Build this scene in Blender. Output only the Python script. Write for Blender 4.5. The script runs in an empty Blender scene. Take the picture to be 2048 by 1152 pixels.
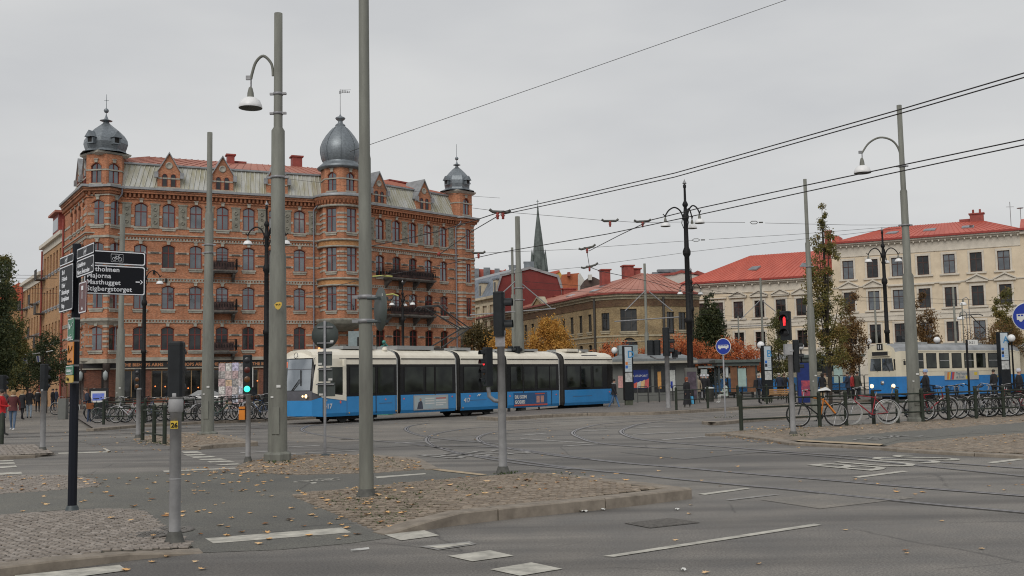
import bpy, bmesh, math, random
import numpy as np
from mathutils import Vector, Matrix
random.seed(5)
R = math.radians
C = bpy.context.scene.collection
# ---------------------------------------------------------------- camera, sky, light
FOC, CX, CY, CAMH, TH, ROLL = 2080., 1024., 576., 1.8, R(5.05), .018
FV = Vector((0, math.cos(TH), math.sin(TH))); R0 = Vector((1, 0, 0)); U0 = Vector((0, -math.sin(TH), math.cos(TH)))
RV = R0*math.cos(ROLL)-U0*math.sin(ROLL); UV = U0*math.cos(ROLL)+R0*math.sin(ROLL)
camd = bpy.data.cameras.new('camera'); cam = bpy.data.objects.new('camera', camd); C.objects.link(cam)
m = Matrix((RV, UV, -FV)).transposed().to_4x4(); m.translation = (0, 0, CAMH); cam.matrix_world = m
camd.sensor_width = 36; camd.lens = FOC/2048*36; camd.clip_end = 3000; camd.clip_start = .1
sc = bpy.context.scene; sc.camera = cam
sc.view_settings.view_transform = 'Standard'; sc.view_settings.look = 'None'; sc.view_settings.exposure = 0; sc.view_settings.gamma = 1
W = bpy.data.worlds.new('World'); sc.world = W; W.use_nodes = True
nt = W.node_tree; nd = nt.nodes; lk = nt.links; nd.clear()
wo = nd.new('ShaderNodeOutputWorld'); bg = nd.new('ShaderNodeBackground'); bg.inputs[1].default_value = .1
sky = nd.new('ShaderNodeTexSky'); sky.sky_type = 'NISHITA'; sky.sun_disc = False; sky.sun_elevation = R(38); sky.sun_rotation = R(200); sky.dust_density = 4
tc = nd.new('ShaderNodeTexCoord'); mp = nd.new('ShaderNodeMapping'); mp.inputs['Scale'].default_value = (1, 1, 3.2)
nz = nd.new('ShaderNodeTexNoise'); nz.inputs['Scale'].default_value = 1.7; nz.inputs['Detail'].default_value = 5; nz.inputs['Roughness'].default_value = .5
cr = nd.new('ShaderNodeValToRGB'); cr.color_ramp.elements[0].position = .34; cr.color_ramp.elements[1].position = .66
cr.color_ramp.elements[0].color = (5.15, 5.28, 5.5, 1); cr.color_ramp.elements[1].color = (6.75, 6.8, 6.8, 1)
mx = nd.new('ShaderNodeMixRGB'); mx.inputs[0].default_value = .97
lk.new(tc.outputs['Generated'], mp.inputs[0]); lk.new(mp.outputs[0], nz.inputs['Vector']); lk.new(nz.outputs[0], cr.inputs[0])
lk.new(sky.outputs[0], mx.inputs[1]); lk.new(cr.outputs[0], mx.inputs[2]); lk.new(mx.outputs[0], bg.inputs[0]); lk.new(bg.outputs[0], wo.inputs[0])
sd = bpy.data.lights.new('sun', 'SUN'); sd.energy = 1.5; sd.angle = R(40); sd.color = (1, .96, .9)
so = bpy.data.objects.new('sun', sd); C.objects.link(so); so.rotation_euler = (R(49), 0, R(-20))
# ---------------------------------------------------------------- pixel helpers (photo is 2048 x 1152)
def ray(u, v): return FV+RV*((u-CX)/FOC)+UV*(-(v-CY)/FOC)
def G(u, v, z=0.):
    d = ray(u, v); t = (z-CAMH)/d.z
    return Vector((d.x*t, d.y*t, z))
def P(u, v, Y):
    d = ray(u, v); t = Y/d.y
    return Vector((d.x*t, Y, CAMH+d.z*t))
def X_(u, Y): return (u-CX)/FOC*Y     # good enough near the horizon
# ---------------------------------------------------------------- materials
MATS = {}
def mat(name, col, rough=.7, metal=0., var=.12, nscale=6., bump=0., emit=None, estr=1., spec=.5, coord='Object', stretch=(1, 1, 1), dark=None, alpha=1.):
    if name in MATS: return MATS[name]
    m = bpy.data.materials.new(name); m.use_nodes = True; n = m.node_tree.nodes; l = m.node_tree.links
    b = n['Principled BSDF']; b.inputs['Roughness'].default_value = rough; b.inputs['Metallic'].default_value = metal
    b.inputs['Specular IOR Level'].default_value = spec; b.inputs['Base Color'].default_value = (*col, 1)
    if var > 0:
        t = n.new('ShaderNodeTexCoord'); mpp = n.new('ShaderNodeMapping'); mpp.inputs['Scale'].default_value = stretch
        z = n.new('ShaderNodeTexNoise'); z.inputs['Scale'].default_value = nscale; z.inputs['Detail'].default_value = 6; z.inputs['Roughness'].default_value = .62
        c = n.new('ShaderNodeValToRGB'); e = c.color_ramp.elements; e[0].position = .3; e[1].position = .72
        d = dark or tuple(x*(1-var*1.6) for x in col); li = tuple(min(1, x*(1+var)) for x in col)
        e[0].color = (*d, 1); e[1].color = (*li, 1)
        if coord == 'Position':
            g = n.new('ShaderNodeNewGeometry'); l.new(g.outputs['Position'], mpp.inputs[0])
        else: l.new(t.outputs['Object'], mpp.inputs[0])
        l.new(mpp.outputs[0], z.inputs['Vector']); l.new(z.outputs[0], c.inputs[0]); l.new(c.outputs[0], b.inputs['Base Color'])
        if bump:
            bp = n.new('ShaderNodeBump'); bp.inputs['Strength'].default_value = bump; bp.inputs['Distance'].default_value = .02
            l.new(z.outputs[0], bp.inputs['Height']); l.new(bp.outputs[0], b.inputs['Normal'])
    if emit: b.inputs['Emission Color'].default_value = (*emit, 1); b.inputs['Emission Strength'].default_value = estr
    if alpha < 1: b.inputs['Alpha'].default_value = alpha
    MATS[name] = m; return m
def wallcoord(n, l):
    """(metres along the wall, height, 0) from world position and the wall's own normal"""
    g = n.new('ShaderNodeNewGeometry'); cr_ = n.new('ShaderNodeVectorMath'); cr_.operation = 'CROSS_PRODUCT'; cr_.inputs[1].default_value = (0, 0, 1)
    l.new(g.outputs['True Normal'], cr_.inputs[0]); dt = n.new('ShaderNodeVectorMath'); dt.operation = 'DOT_PRODUCT'
    l.new(cr_.outputs[0], dt.inputs[0]); l.new(g.outputs['Position'], dt.inputs[1])
    sp = n.new('ShaderNodeSeparateXYZ'); l.new(g.outputs['Position'], sp.inputs[0])
    cb = n.new('ShaderNodeCombineXYZ'); l.new(dt.outputs['Value'], cb.inputs[0]); l.new(sp.outputs[2], cb.inputs[1]); return cb, g
def brick_mat(name, c1, c2, mortar, bw=.25, bh=.075, ms=.012, stain=.25):
    m = bpy.data.materials.new(name); m.use_nodes = True; n = m.node_tree.nodes; l = m.node_tree.links; b = n['Principled BSDF']; b.inputs['Roughness'].default_value = .88
    cb, g = wallcoord(n, l); br = n.new('ShaderNodeTexBrick'); l.new(cb.outputs[0], br.inputs['Vector'])
    br.inputs['Color1'].default_value = (*c1, 1); br.inputs['Color2'].default_value = (*c2, 1); br.inputs['Mortar'].default_value = (*mortar, 1)
    br.inputs['Scale'].default_value = 1; br.inputs['Brick Width'].default_value = bw; br.inputs['Row Height'].default_value = bh; br.inputs['Mortar Size'].default_value = ms; br.inputs['Bias'].default_value = 0
    z = n.new('ShaderNodeTexNoise'); z.inputs['Scale'].default_value = .55; z.inputs['Detail'].default_value = 8; z.inputs['Roughness'].default_value = .65; l.new(g.outputs['Position'], z.inputs['Vector'])
    z2 = n.new('ShaderNodeTexNoise'); z2.inputs['Scale'].default_value = 5; z2.inputs['Detail'].default_value = 4
    mp2 = n.new('ShaderNodeMapping'); mp2.inputs['Scale'].default_value = (1, 2.6, 1); l.new(cb.outputs[0], mp2.inputs[0]); l.new(mp2.outputs[0], z2.inputs['Vector'])
    c = n.new('ShaderNodeValToRGB'); e = c.color_ramp.elements; e[0].position = .32; e[1].position = .62
    e[0].color = (1-stain*1.3, 1-stain*1.35, 1-stain*1.35, 1); e[1].color = (1.08, 1.06, 1.04, 1); l.new(z.outputs[0], c.inputs[0])
    c2_ = n.new('ShaderNodeValToRGB'); e = c2_.color_ramp.elements; e[0].position = .36; e[1].position = .64; e[0].color = (.74, .7, .68, 1); e[1].color = (1.16, 1.18, 1.2, 1); l.new(z2.outputs[0], c2_.inputs[0])
    mu = n.new('ShaderNodeMixRGB'); mu.blend_type = 'MULTIPLY'; mu.inputs[0].default_value = 1; l.new(br.outputs[0], mu.inputs[1]); l.new(c.outputs[0], mu.inputs[2])
    mu2 = n.new('ShaderNodeMixRGB'); mu2.blend_type = 'MULTIPLY'; mu2.inputs[0].default_value = 1; l.new(mu.outputs[0], mu2.inputs[1]); l.new(c2_.outputs[0], mu2.inputs[2])
    l.new(mu2.outputs[0], b.inputs['Base Color'])
    bp = n.new('ShaderNodeBump'); bp.inputs['Strength'].default_value = .5; bp.inputs['Distance'].default_value = .01; l.new(br.outputs['Fac'], bp.inputs['Height']); bp.invert = True; l.new(bp.outputs[0], b.inputs['Normal'])
    MATS[name] = m; return m
def seam_mat(name, col, pitch=.6, rough=.5, dark=.6, stain=None, metal=0.):
    m = bpy.data.materials.new(name); m.use_nodes = True; n = m.node_tree.nodes; l = m.node_tree.links; b = n['Principled BSDF']; b.inputs['Roughness'].default_value = rough; b.inputs['Metallic'].default_value = metal
    cb, g = wallcoord(n, l)
    z = n.new('ShaderNodeTexNoise'); z.inputs['Scale'].default_value = 1.2; z.inputs['Detail'].default_value = 7; mp2 = n.new('ShaderNodeMapping'); mp2.inputs['Scale'].default_value = (1.5, .5, 1)
    l.new(cb.outputs[0], mp2.inputs[0]); l.new(mp2.outputs[0], z.inputs['Vector'])
    c = n.new('ShaderNodeValToRGB'); e = c.color_ramp.elements; e[0].position = .35; e[1].position = .65
    e[0].color = (*(stain or tuple(x*.72 for x in col)), 1); e[1].color = (*col, 1); l.new(z.outputs[0], c.inputs[0]); l.new(c.outputs[0], b.inputs['Base Color'])
    MATS[name] = m; return m
# ---------------------------------------------------------------- mesh helpers
class MB:
    def __init__(s): s.v = []; s.f = []; s.m = []; s.sm = []; s.T = None; s.mi = 0; s.smooth = False
    def add(s, vs, fs, mi=None, smooth=None):
        o = len(s.v)
        if s.T is not None: vs = [s.T @ Vector(p) for p in vs]
        s.v += [tuple(p) for p in vs]; s.f += [tuple(i+o for i in f) for f in fs]
        s.m += [s.mi if mi is None else mi]*len(fs); s.sm += [s.smooth if smooth is None else smooth]*len(fs); return s
    def box(s, c, d, rz=0, mi=None):
        hx, hy, hz = d[0]/2, d[1]/2, d[2]/2; cs, sn = math.cos(rz), math.sin(rz)
        vs = [(c[0]+x*cs-y*sn, c[1]+x*sn+y*cs, c[2]+z) for z in (-hz, hz) for x, y in ((-hx, -hy), (hx, -hy), (hx, hy), (-hx, hy))]
        return s.add(vs, [(3, 2, 1, 0), (4, 5, 6, 7), (0, 1, 5, 4), (1, 2, 6, 5), (2, 3, 7, 6), (3, 0, 4, 7)], mi)
    def bx(s, x0, x1, y0, y1, z0, z1, mi=None): return s.box(((x0+x1)/2, (y0+y1)/2, (z0+z1)/2), (x1-x0, y1-y0, z1-z0), 0, mi)
    def cyl(s, p0, p1, r0, r1=None, n=12, mi=None, cap=True, smooth=True):
        r1 = r0 if r1 is None else r1; p0 = Vector(p0); p1 = Vector(p1); a = (p1-p0)
        if a.length < 1e-6: return s
        a.normalize(); u = a.orthogonal().normalized(); w = a.cross(u)
        vs = []
        for p, r in ((p0, r0), (p1, r1)):
            for i in range(n):
                t = 2*math.pi*i/n; vs.append(p+u*(r*math.cos(t))+w*(r*math.sin(t)))
        s.add(vs, [(i, (i+1) % n, n+(i+1) % n, n+i) for i in range(n)], mi, smooth)
        if cap: s.add(vs, [tuple(range(n-1, -1, -1)), tuple(range(n, 2*n))], mi, False)
        return s
    def tube(s, pts, r, n=6, mi=None, smooth=True, closed=False):
        pts = [Vector(p) for p in pts]; k = len(pts); vs = []; rs = r if isinstance(r, (list, tuple)) else [r]*k
        pu = None
        for i, p in enumerate(pts):
            if closed: t = pts[(i+1) % k]-pts[i-1]
            else: t = pts[min(i+1, k-1)]-pts[max(i-1, 0)]
            t.normalize()
            if pu is None: u = t.orthogonal().normalized()
            else:
                u = pu-t*pu.dot(t); u = u.normalized() if u.length > 1e-5 else t.orthogonal().normalized()
            pu = u; w = t.cross(u)
            for j in range(n):
                a = 2*math.pi*j/n; vs.append(p+u*(rs[i]*math.cos(a))+w*(rs[i]*math.sin(a)))
        fs = []
        for i in range(k if closed else k-1):
            i2 = (i+1) % k
            for j in range(n): fs.append((i*n+j, i*n+(j+1) % n, i2*n+(j+1) % n, i2*n+j))
        s.add(vs, fs, mi, smooth)
        if not closed: s.add(vs, [tuple(range(n-1, -1, -1)), tuple(range((k-1)*n, k*n))], mi, False)
        return s
    def lathe(s, prof, n=16, c=(0, 0, 0), mi=None, smooth=True, a0=0., sweep=2*math.pi):
        vs = []; full = abs(sweep-2*math.pi) < 1e-6; k = n if full else n+1
        for r, z in prof:
            for i in range(k):
                t = a0+sweep*i/n; vs.append((c[0]+r*math.cos(t), c[1]+r*math.sin(t), c[2]+z))
        fs = []
        for j in range(len(prof)-1):
            for i in range(n):
                i2 = (i+1) % k; fs.append((j*k+i, j*k+i2, (j+1)*k+i2, (j+1)*k+i))
        return s.add(vs, fs, mi, smooth)
    def prism(s, poly, z0, z1, mi=None, bottom=True):
        n = len(poly); vs = [(p[0], p[1], z0) for p in poly]+[(p[0], p[1], z1) for p in poly]
        return s.add(vs, [(i, (i+1) % n, n+(i+1) % n, n+i) for i in range(n)]+[tuple(range(n, 2*n))]+([tuple(range(n-1, -1, -1))] if bottom else []), mi)
    def loft(s, secs, mi=None, closed=False, smooth=False, caps=(True, True), rowm=None):
        n = len(secs[0]); vs = [p for q in secs for p in q]; fs = []; ms = []
        for i in range(len(secs)-1):
            for j in range(n if closed else n-1):
                j2 = (j+1) % n; fs.append((i*n+j, i*n+j2, (i+1)*n+j2, (i+1)*n+j)); ms.append(rowm[j] if rowm else (s.mi if mi is None else mi))
        o = len(s.m); s.add(vs, fs, 0, smooth); s.m[o:] = ms
        if caps[0]: s.add(secs[0], [tuple(range(n-1, -1, -1))], mi, False)
        if caps[1]: s.add(secs[-1], [tuple(range(n))], mi, False)
        return s
    def mesh(s, name, mats, off=None):
        me = bpy.data.meshes.new(name); vs = s.v
        if off is not None and len(vs): vs = (np.array(vs)-np.array(off)).tolist()
        me.from_pydata(vs, [], s.f); 
        for x in (mats if isinstance(mats, (list, tuple)) else [mats]): me.materials.append(x)
        if s.f:
            me.polygons.foreach_set('material_index', s.m); me.polygons.foreach_set('use_smooth', s.sm)
        me.update(); return me
    def build(s, name, mats, parent=None, world=False, **k):
        off = wl(parent) if (world and parent) else None
        o = bpy.data.objects.new(name, s.mesh(name, mats, off)); C.objects.link(o)
        if parent: o.parent = parent
        return tag(o, **k)
def wl(o):
    t = Vector((0, 0, 0))
    while o: t = t+o.location; o = o.parent
    return t
def tag(o, label=None, cat=None, group=None, kind=None):
    if label: o['label'] = label
    if cat: o['category'] = cat
    if group: o['group'] = group
    if kind: o['kind'] = kind
    return o
def empty(name, loc, label=None, cat=None, group=None, rz=0, kind=None, sc_=1):
    o = bpy.data.objects.new(name, None); C.objects.link(o); o.location = loc; o.rotation_euler = (0, 0, rz); o.scale = (sc_,)*3; return tag(o, label, cat, group, kind)
def inst(name, me, parent, loc=(0, 0, 0), rz=0, rot=None, scale=None, world=False):
    o = bpy.data.objects.new(name, me); C.objects.link(o); o.parent = parent
    o.location = Vector(loc)-(wl(parent) if world else Vector((0, 0, 0))); o.rotation_euler = rot or (0, 0, rz)
    if scale: o.scale = scale
    return o
KIDS = {}
def copy_tree(o, loc=None, rz=None, label=None, group=None, parent=None, scale=None):
    c = o.copy(); C.objects.link(c)
    if parent: c.parent = parent
    if loc is not None: c.location = loc
    if rz is not None: c.rotation_euler = (0, 0, rz)
    if label: c['label'] = label
    if group: c['group'] = group
    if scale: c.scale = scale if isinstance(scale, (list, tuple)) else (scale,)*3
    for ch in list(o.children): copy_tree(ch, parent=c)
    return c
def text_mesh(txt, size, ext=.002, align='LEFT', bold=0., sx=1., spacing=1.):
    cu = bpy.data.curves.new('t', 'FONT'); cu.body = txt; cu.size = size; cu.extrude = ext; cu.align_x = align; cu.offset = bold; cu.resolution_u = 2; cu.space_character = spacing
    o = bpy.data.objects.new('t', cu); C.objects.link(o); bpy.context.view_layer.update()
    me = bpy.data.meshes.new_from_object(o.evaluated_get(bpy.context.evaluated_depsgraph_get())); bpy.data.objects.remove(o); bpy.data.curves.remove(cu)
    if sx != 1:
        for v in me.vertices: v.co.x *= sx
    return me
def put_text(txt, size, parent, loc, M3, material, name='lettering', world=False, **k):
    """M3: columns = reading direction, up of the letters, facing"""
    me = text_mesh(txt, size, **k); me.materials.clear(); me.materials.append(material)
    o = bpy.data.objects.new(name, me); C.objects.link(o); o.parent = parent
    q = Matrix(M3).transposed(); o.rotation_euler = q.to_euler(); o.location = Vector(loc)-(wl(parent) if world else Vector((0, 0, 0))); return o
# common materials
M_pole = mat('grey_green_pole_paint', (.185, .19, .163), .65, .0, .16, 2.6, .15, stretch=(1.6, 1.6, .3), dark=(.115, .115, .1))
M_galv = mat('galvanised_steel', (.27, .27, .28), .5, .3, .16, 8)
M_black = mat('black_iron', (.012, .012, .013), .6, 0, .3, 6, spec=.25)
M_dkplastic = mat('black_plastic', (.012, .014, .016), .5, 0, .2, 6, spec=.3)
sc.cycles.filter_width = 1.1
M_lampwhite = mat('white_lamp_shade', (.78, .78, .78), .35, 0, .05, 6)
M_glassdark = mat('dark_window_glass', (.05, .06, .07), .08, 0, .5, 1.4, spec=.9, coord='Position')
M_red = mat('red_brown_window_frame', (.17, .028, .02), .6, 0, .15, 9)
M_stone = mat('grey_sandstone', (.37, .35, .3), .9, 0, .22, 2.2, .2, coord='Position')
M_white = mat('white_paint', (.62, .62, .6), .5, 0, .05, 5)
M_blue = mat('sign_blue', (.01, .035, .3), .4, 0, .05, 5)
M_redlit = mat('lit_red_lamp', (.5, .02, .02), .4, 0, 0, emit=(1, .03, .04), estr=1.3)
M_greenlit = mat('lit_green_lamp', (.02, .5, .3), .4, 0, 0, emit=(.05, 1, .55), estr=1.6)
M_warmlit = mat('lit_warm_lamp', (.8, .6, .3), .4, 0, 0, emit=(1, .7, .35), estr=2.2)
M_orange = mat('orange_plastic', (.62, .2, .015), .4, 0, .08, 5)
M_steel = mat('rail_steel', (.27, .26, .265), .4, .3, .15, 12)
# ================================================================ GROUND
def asphalt(name, base, tint, tracks=0.):
    m = bpy.data.materials.new(name); m.use_nodes = True; n = m.node_tree.nodes; l = m.node_tree.links; b = n['Principled BSDF']
    g = n.new('ShaderNodeNewGeometry')
    def noise(s, d, st=(1, 1, 1), r=.6, rot=0):
        mpn = n.new('ShaderNodeMapping'); mpn.inputs['Scale'].default_value = st; mpn.inputs['Rotation'].default_value = (0, 0, rot); l.new(g.outputs['Position'], mpn.inputs[0])
        z = n.new('ShaderNodeTexNoise'); z.inputs['Scale'].default_value = s; z.inputs['Detail'].default_value = d; z.inputs['Roughness'].default_value = r; l.new(mpn.outputs[0], z.inputs['Vector']); return z
    def ramp(src, p0, p1, c0, c1):
        c = n.new('ShaderNodeValToRGB'); e = c.color_ramp.elements; e[0].position = p0; e[1].position = p1; e[0].color = (*c0, 1); e[1].color = (*c1, 1); l.new(src, c.inputs[0]); return c
    def mul(a, b_, f=1.):
        x = n.new('ShaderNodeMixRGB'); x.blend_type = 'MULTIPLY'; x.inputs[0].default_value = f; l.new(a, x.inputs[1]); l.new(b_, x.inputs[2]); return x.outputs[0]
    fine = noise(42, 4, r=.85); c1 = ramp(fine.outputs[0], .33, .67, tuple(x*.42 for x in base), tuple(x*1.55 for x in tint))
    mid = noise(1.3, 7); c2 = ramp(mid.outputs[0], .32, .7, (.78, .78, .78), (1.14, 1.12, 1.1))
    big = noise(.16, 5, r=.5); c3 = ramp(big.outputs[0], .35, .62, (.86, .86, .87), (1.1, 1.09, 1.07))
    o = mul(mul(c1.outputs[0], c2.outputs[0]), c3.outputs[0])
    if tracks:   # worn wheel tracks and oily streaks along the carriageway
        s = noise(.75, 5, (.09, 1, 1), .55, rot=R(-36)); c4 = ramp(s.outputs[0], .4, .56, (.66, .66, .67), (1.08, 1.08, 1.08)); o = mul(o, c4.outputs[0], tracks)
    vo = n.new('ShaderNodeTexVoronoi'); vo.feature = 'DISTANCE_TO_EDGE'; vo.inputs['Scale'].default_value = .32
    wn = noise(1.1, 4); mv = n.new('ShaderNodeMixRGB'); mv.inputs[0].default_value = .12; l.new(g.outputs['Position'], mv.inputs[1]); l.new(wn.outputs['Color'], mv.inputs[2]); l.new(mv.outputs[0], vo.inputs['Vector'])
    c5 = ramp(vo.outputs['Distance'], .0, .006, (.55, .55, .55), (1, 1, 1)); gate = noise(.3, 3); c6 = ramp(gate.outputs[0], .5, .56, (0, 0, 0), (1, 1, 1))
    x = n.new('ShaderNodeMixRGB'); x.blend_type = 'MULTIPLY'; l.new(c6.outputs[0], x.inputs[0]); l.new(o, x.inputs[1]); l.new(c5.outputs[0], x.inputs[2])
    l.new(x.outputs[0], b.inputs['Base Color'])
    rr = ramp(mid.outputs[0], .3, .7, (.62,)*3, (.9,)*3); l.new(rr.outputs[0], b.inputs['Roughness'])
    bp = n.new('ShaderNodeBump'); bp.inputs['Strength'].default_value = .45; bp.inputs['Distance'].default_value = .006; l.new(fine.outputs[0], bp.inputs['Height']); l.new(bp.outputs[0], b.inputs['Normal'])
    MATS[name] = m; return m
M_asph = asphalt('worn_road_asphalt', (.15, .143, .132), (.182, .172, .158), 1.)
M_asph2 = asphalt('path_asphalt', (.112, .112, .1), (.135, .133, .118))
M_plaza = asphalt('square_paving_asphalt', (.172, .16, .142), (.205, .188, .166), .6)
M_paint = mat('worn_road_paint', (.5, .48, .42), .75, 0, .2, 5, .1, dark=(.27, .26, .23), coord='Position')
M_paintw = mat('very_worn_road_paint', (.33, .32, .3), .8, 0, .2, 7, dark=(.16, .155, .15), coord='Position')
M_granite = mat('kerb_granite', (.25, .215, .175), .85, 0, .2, 5, .3, dark=(.16, .135, .108), coord='Position')
def sett_mat(name, a, b_, c_):
    m = bpy.data.materials.new(name); m.use_nodes = True; n = m.node_tree.nodes; l = m.node_tree.links; b = n['Principled BSDF']; b.inputs['Roughness'].default_value = .85
    g = n.new('ShaderNodeNewGeometry'); oi = n.new('ShaderNodeObjectInfo'); ad = n.new('ShaderNodeMath'); ad.operation = 'ADD'; fr = n.new('ShaderNodeMath'); fr.operation = 'FRACT'
    l.new(g.outputs['Random Per Island'], ad.inputs[0]); l.new(oi.outputs['Random'], ad.inputs[1]); l.new(ad.outputs[0], fr.inputs[0])
    c = n.new('ShaderNodeValToRGB'); e = c.color_ramp.elements; e[0].color = (*a, 1); e[1].color = (*b_, 1); x = e.new(.55); x.color = (*c_, 1); l.new(fr.outputs[0], c.inputs[0])
    z = n.new('ShaderNodeTexNoise'); z.inputs['Scale'].default_value = 18; z.inputs['Detail'].default_value = 5; l.new(g.outputs['Position'], z.inputs['Vector'])
    c2 = n.new('ShaderNodeValToRGB'); e = c2.color_ramp.elements; e[0].position = .3; e[1].position = .7; e[0].color = (.66, .66, .64, 1); e[1].color = (1.15, 1.15, 1.15, 1); l.new(z.outputs[0], c2.inputs[0])
    mu = n.new('ShaderNodeMixRGB'); mu.blend_type = 'MULTIPLY'; mu.inputs[0].default_value = 1; l.new(c.outputs[0], mu.inputs[1]); l.new(c2.outputs[0], mu.inputs[2]); l.new(mu.outputs[0], b.inputs['Base Color'])
    MATS[name] = m; return m
M_sett = sett_mat('pinkish_setts', (.205, .178, .156), (.315, .28, .25), (.265, .23, .2))
M_sett2 = sett_mat('brown_cobbles', (.185, .15, .115), (.31, .255, .2), (.25, .2, .155))
M_bed = mat('sandy_joints', (.085, .078, .055), .95, 0, .3, 9, coord='Position')
ground = MB(); S = 1400
ground.add([(-S, -60, 0), (S, -60, 0), (S, 2400, 0), (-S, 2400, 0)], [(0, 1, 2, 3)])
road = ground.build('road', M_asph, kind='structure')
def sheet(name, px, mt, z, parent=None, **k):
    b = MB(); w = [G(u, v) for u, v in px]; bm = bmesh.new(); f = bm.faces.new([bm.verts.new((p.x, p.y, z)) for p in w]); bm.normal_update()
    if f.normal.z < 0: f.normal_flip()
    bmesh.ops.triangulate(bm, faces=bm.faces[:]); me = bpy.data.meshes.new(name); bm.to_mesh(me); bm.free(); me.materials.append(mt)
    o = bpy.data.objects.new(name, me); C.objects.link(o)
    if parent: o.parent = parent
    return tag(o, **k)
plaza = sheet('plaza', [(-500, 868), (60, 866), (190, 861), (300, 852), (540, 845), (560, 880), (640, 886), (800, 880), (1000, 868), (1160, 858), (1300, 846), (1500, 842), (2600, 832), (3200, 778), (1024, 772), (-900, 800)], M_plaza, .004, kind='structure')
cyclepath = sheet('cycle_path', [(-300, 1000), (0, 987), (170, 975), (203, 970), (185, 957), (150, 949), (440, 941), (500, 946), (600, 941), (740, 944), (837, 937), (880, 940), (1010, 951), (960, 953), (822, 965), (611, 986), (585, 992), (658, 1024), (749, 1066), (780, 1076), (700, 1087), (560, 1100), (400, 1106), (340, 1060), (290, 1020), (150, 1018), (0, 1031), (-300, 1050)], M_asph2, .004, kind='structure')
sheet('pavement_right', [(1425, 869), (1480, 864), (1600, 858), (1900, 839), (2300, 815), (2300, 930), (2048, 909), (1922, 903), (1792, 897), (1764, 895), (1580, 885), (1530, 877), (1450, 867.5)], M_asph2, .054, kind='structure')
cyclepath2 = sheet('cycle_path_right', [(1590, 883), (1716, 872), (1906, 858), (2048, 847), (2400, 826), (2400, 842), (2048, 866), (1938, 872), (1795, 885), (1766, 894)], M_asph2, .0585, kind='structure')
def inpoly(x, y, poly):
    c = False; n = len(poly); j = n-1
    for i in range(n):
        xi, yi = poly[i]; xj, yj = poly[j]
        if (yi > y) != (yj > y) and x < (xj-xi)*(y-yi)/(yj-yi)+xi: c = not c
        j = i
    return c
def dseg(x, y, a, b):
    dx, dy = b[0]-a[0], b[1]-a[1]; t = max(0, min(1, ((x-a[0])*dx+(y-a[1])*dy)/(dx*dx+dy*dy+1e-9))); return math.hypot(x-a[0]-t*dx, y-a[1]-t*dy)
def sett_mesh(name, a, b, h, mt):
    q = MB(); i = .008
    q.add([(-a, -b, -h), (a, -b, -h), (a, b, -h), (-a, b, -h), (-a, -b, -i), (a, -b, -i), (a, b, -i), (-a, b, -i), (-a+i, -b+i, 0), (a-i, -b+i, 0), (a-i, b-i, 0), (-a+i, b-i, 0)],
          [(0, 1, 5, 4), (1, 2, 6, 5), (2, 3, 7, 6), (3, 0, 4, 7), (4, 5, 9, 8), (5, 6, 10, 9), (6, 7, 11, 10), (7, 4, 8, 11), (8, 9, 10, 11)])
    return q.mesh(name, mt)
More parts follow.
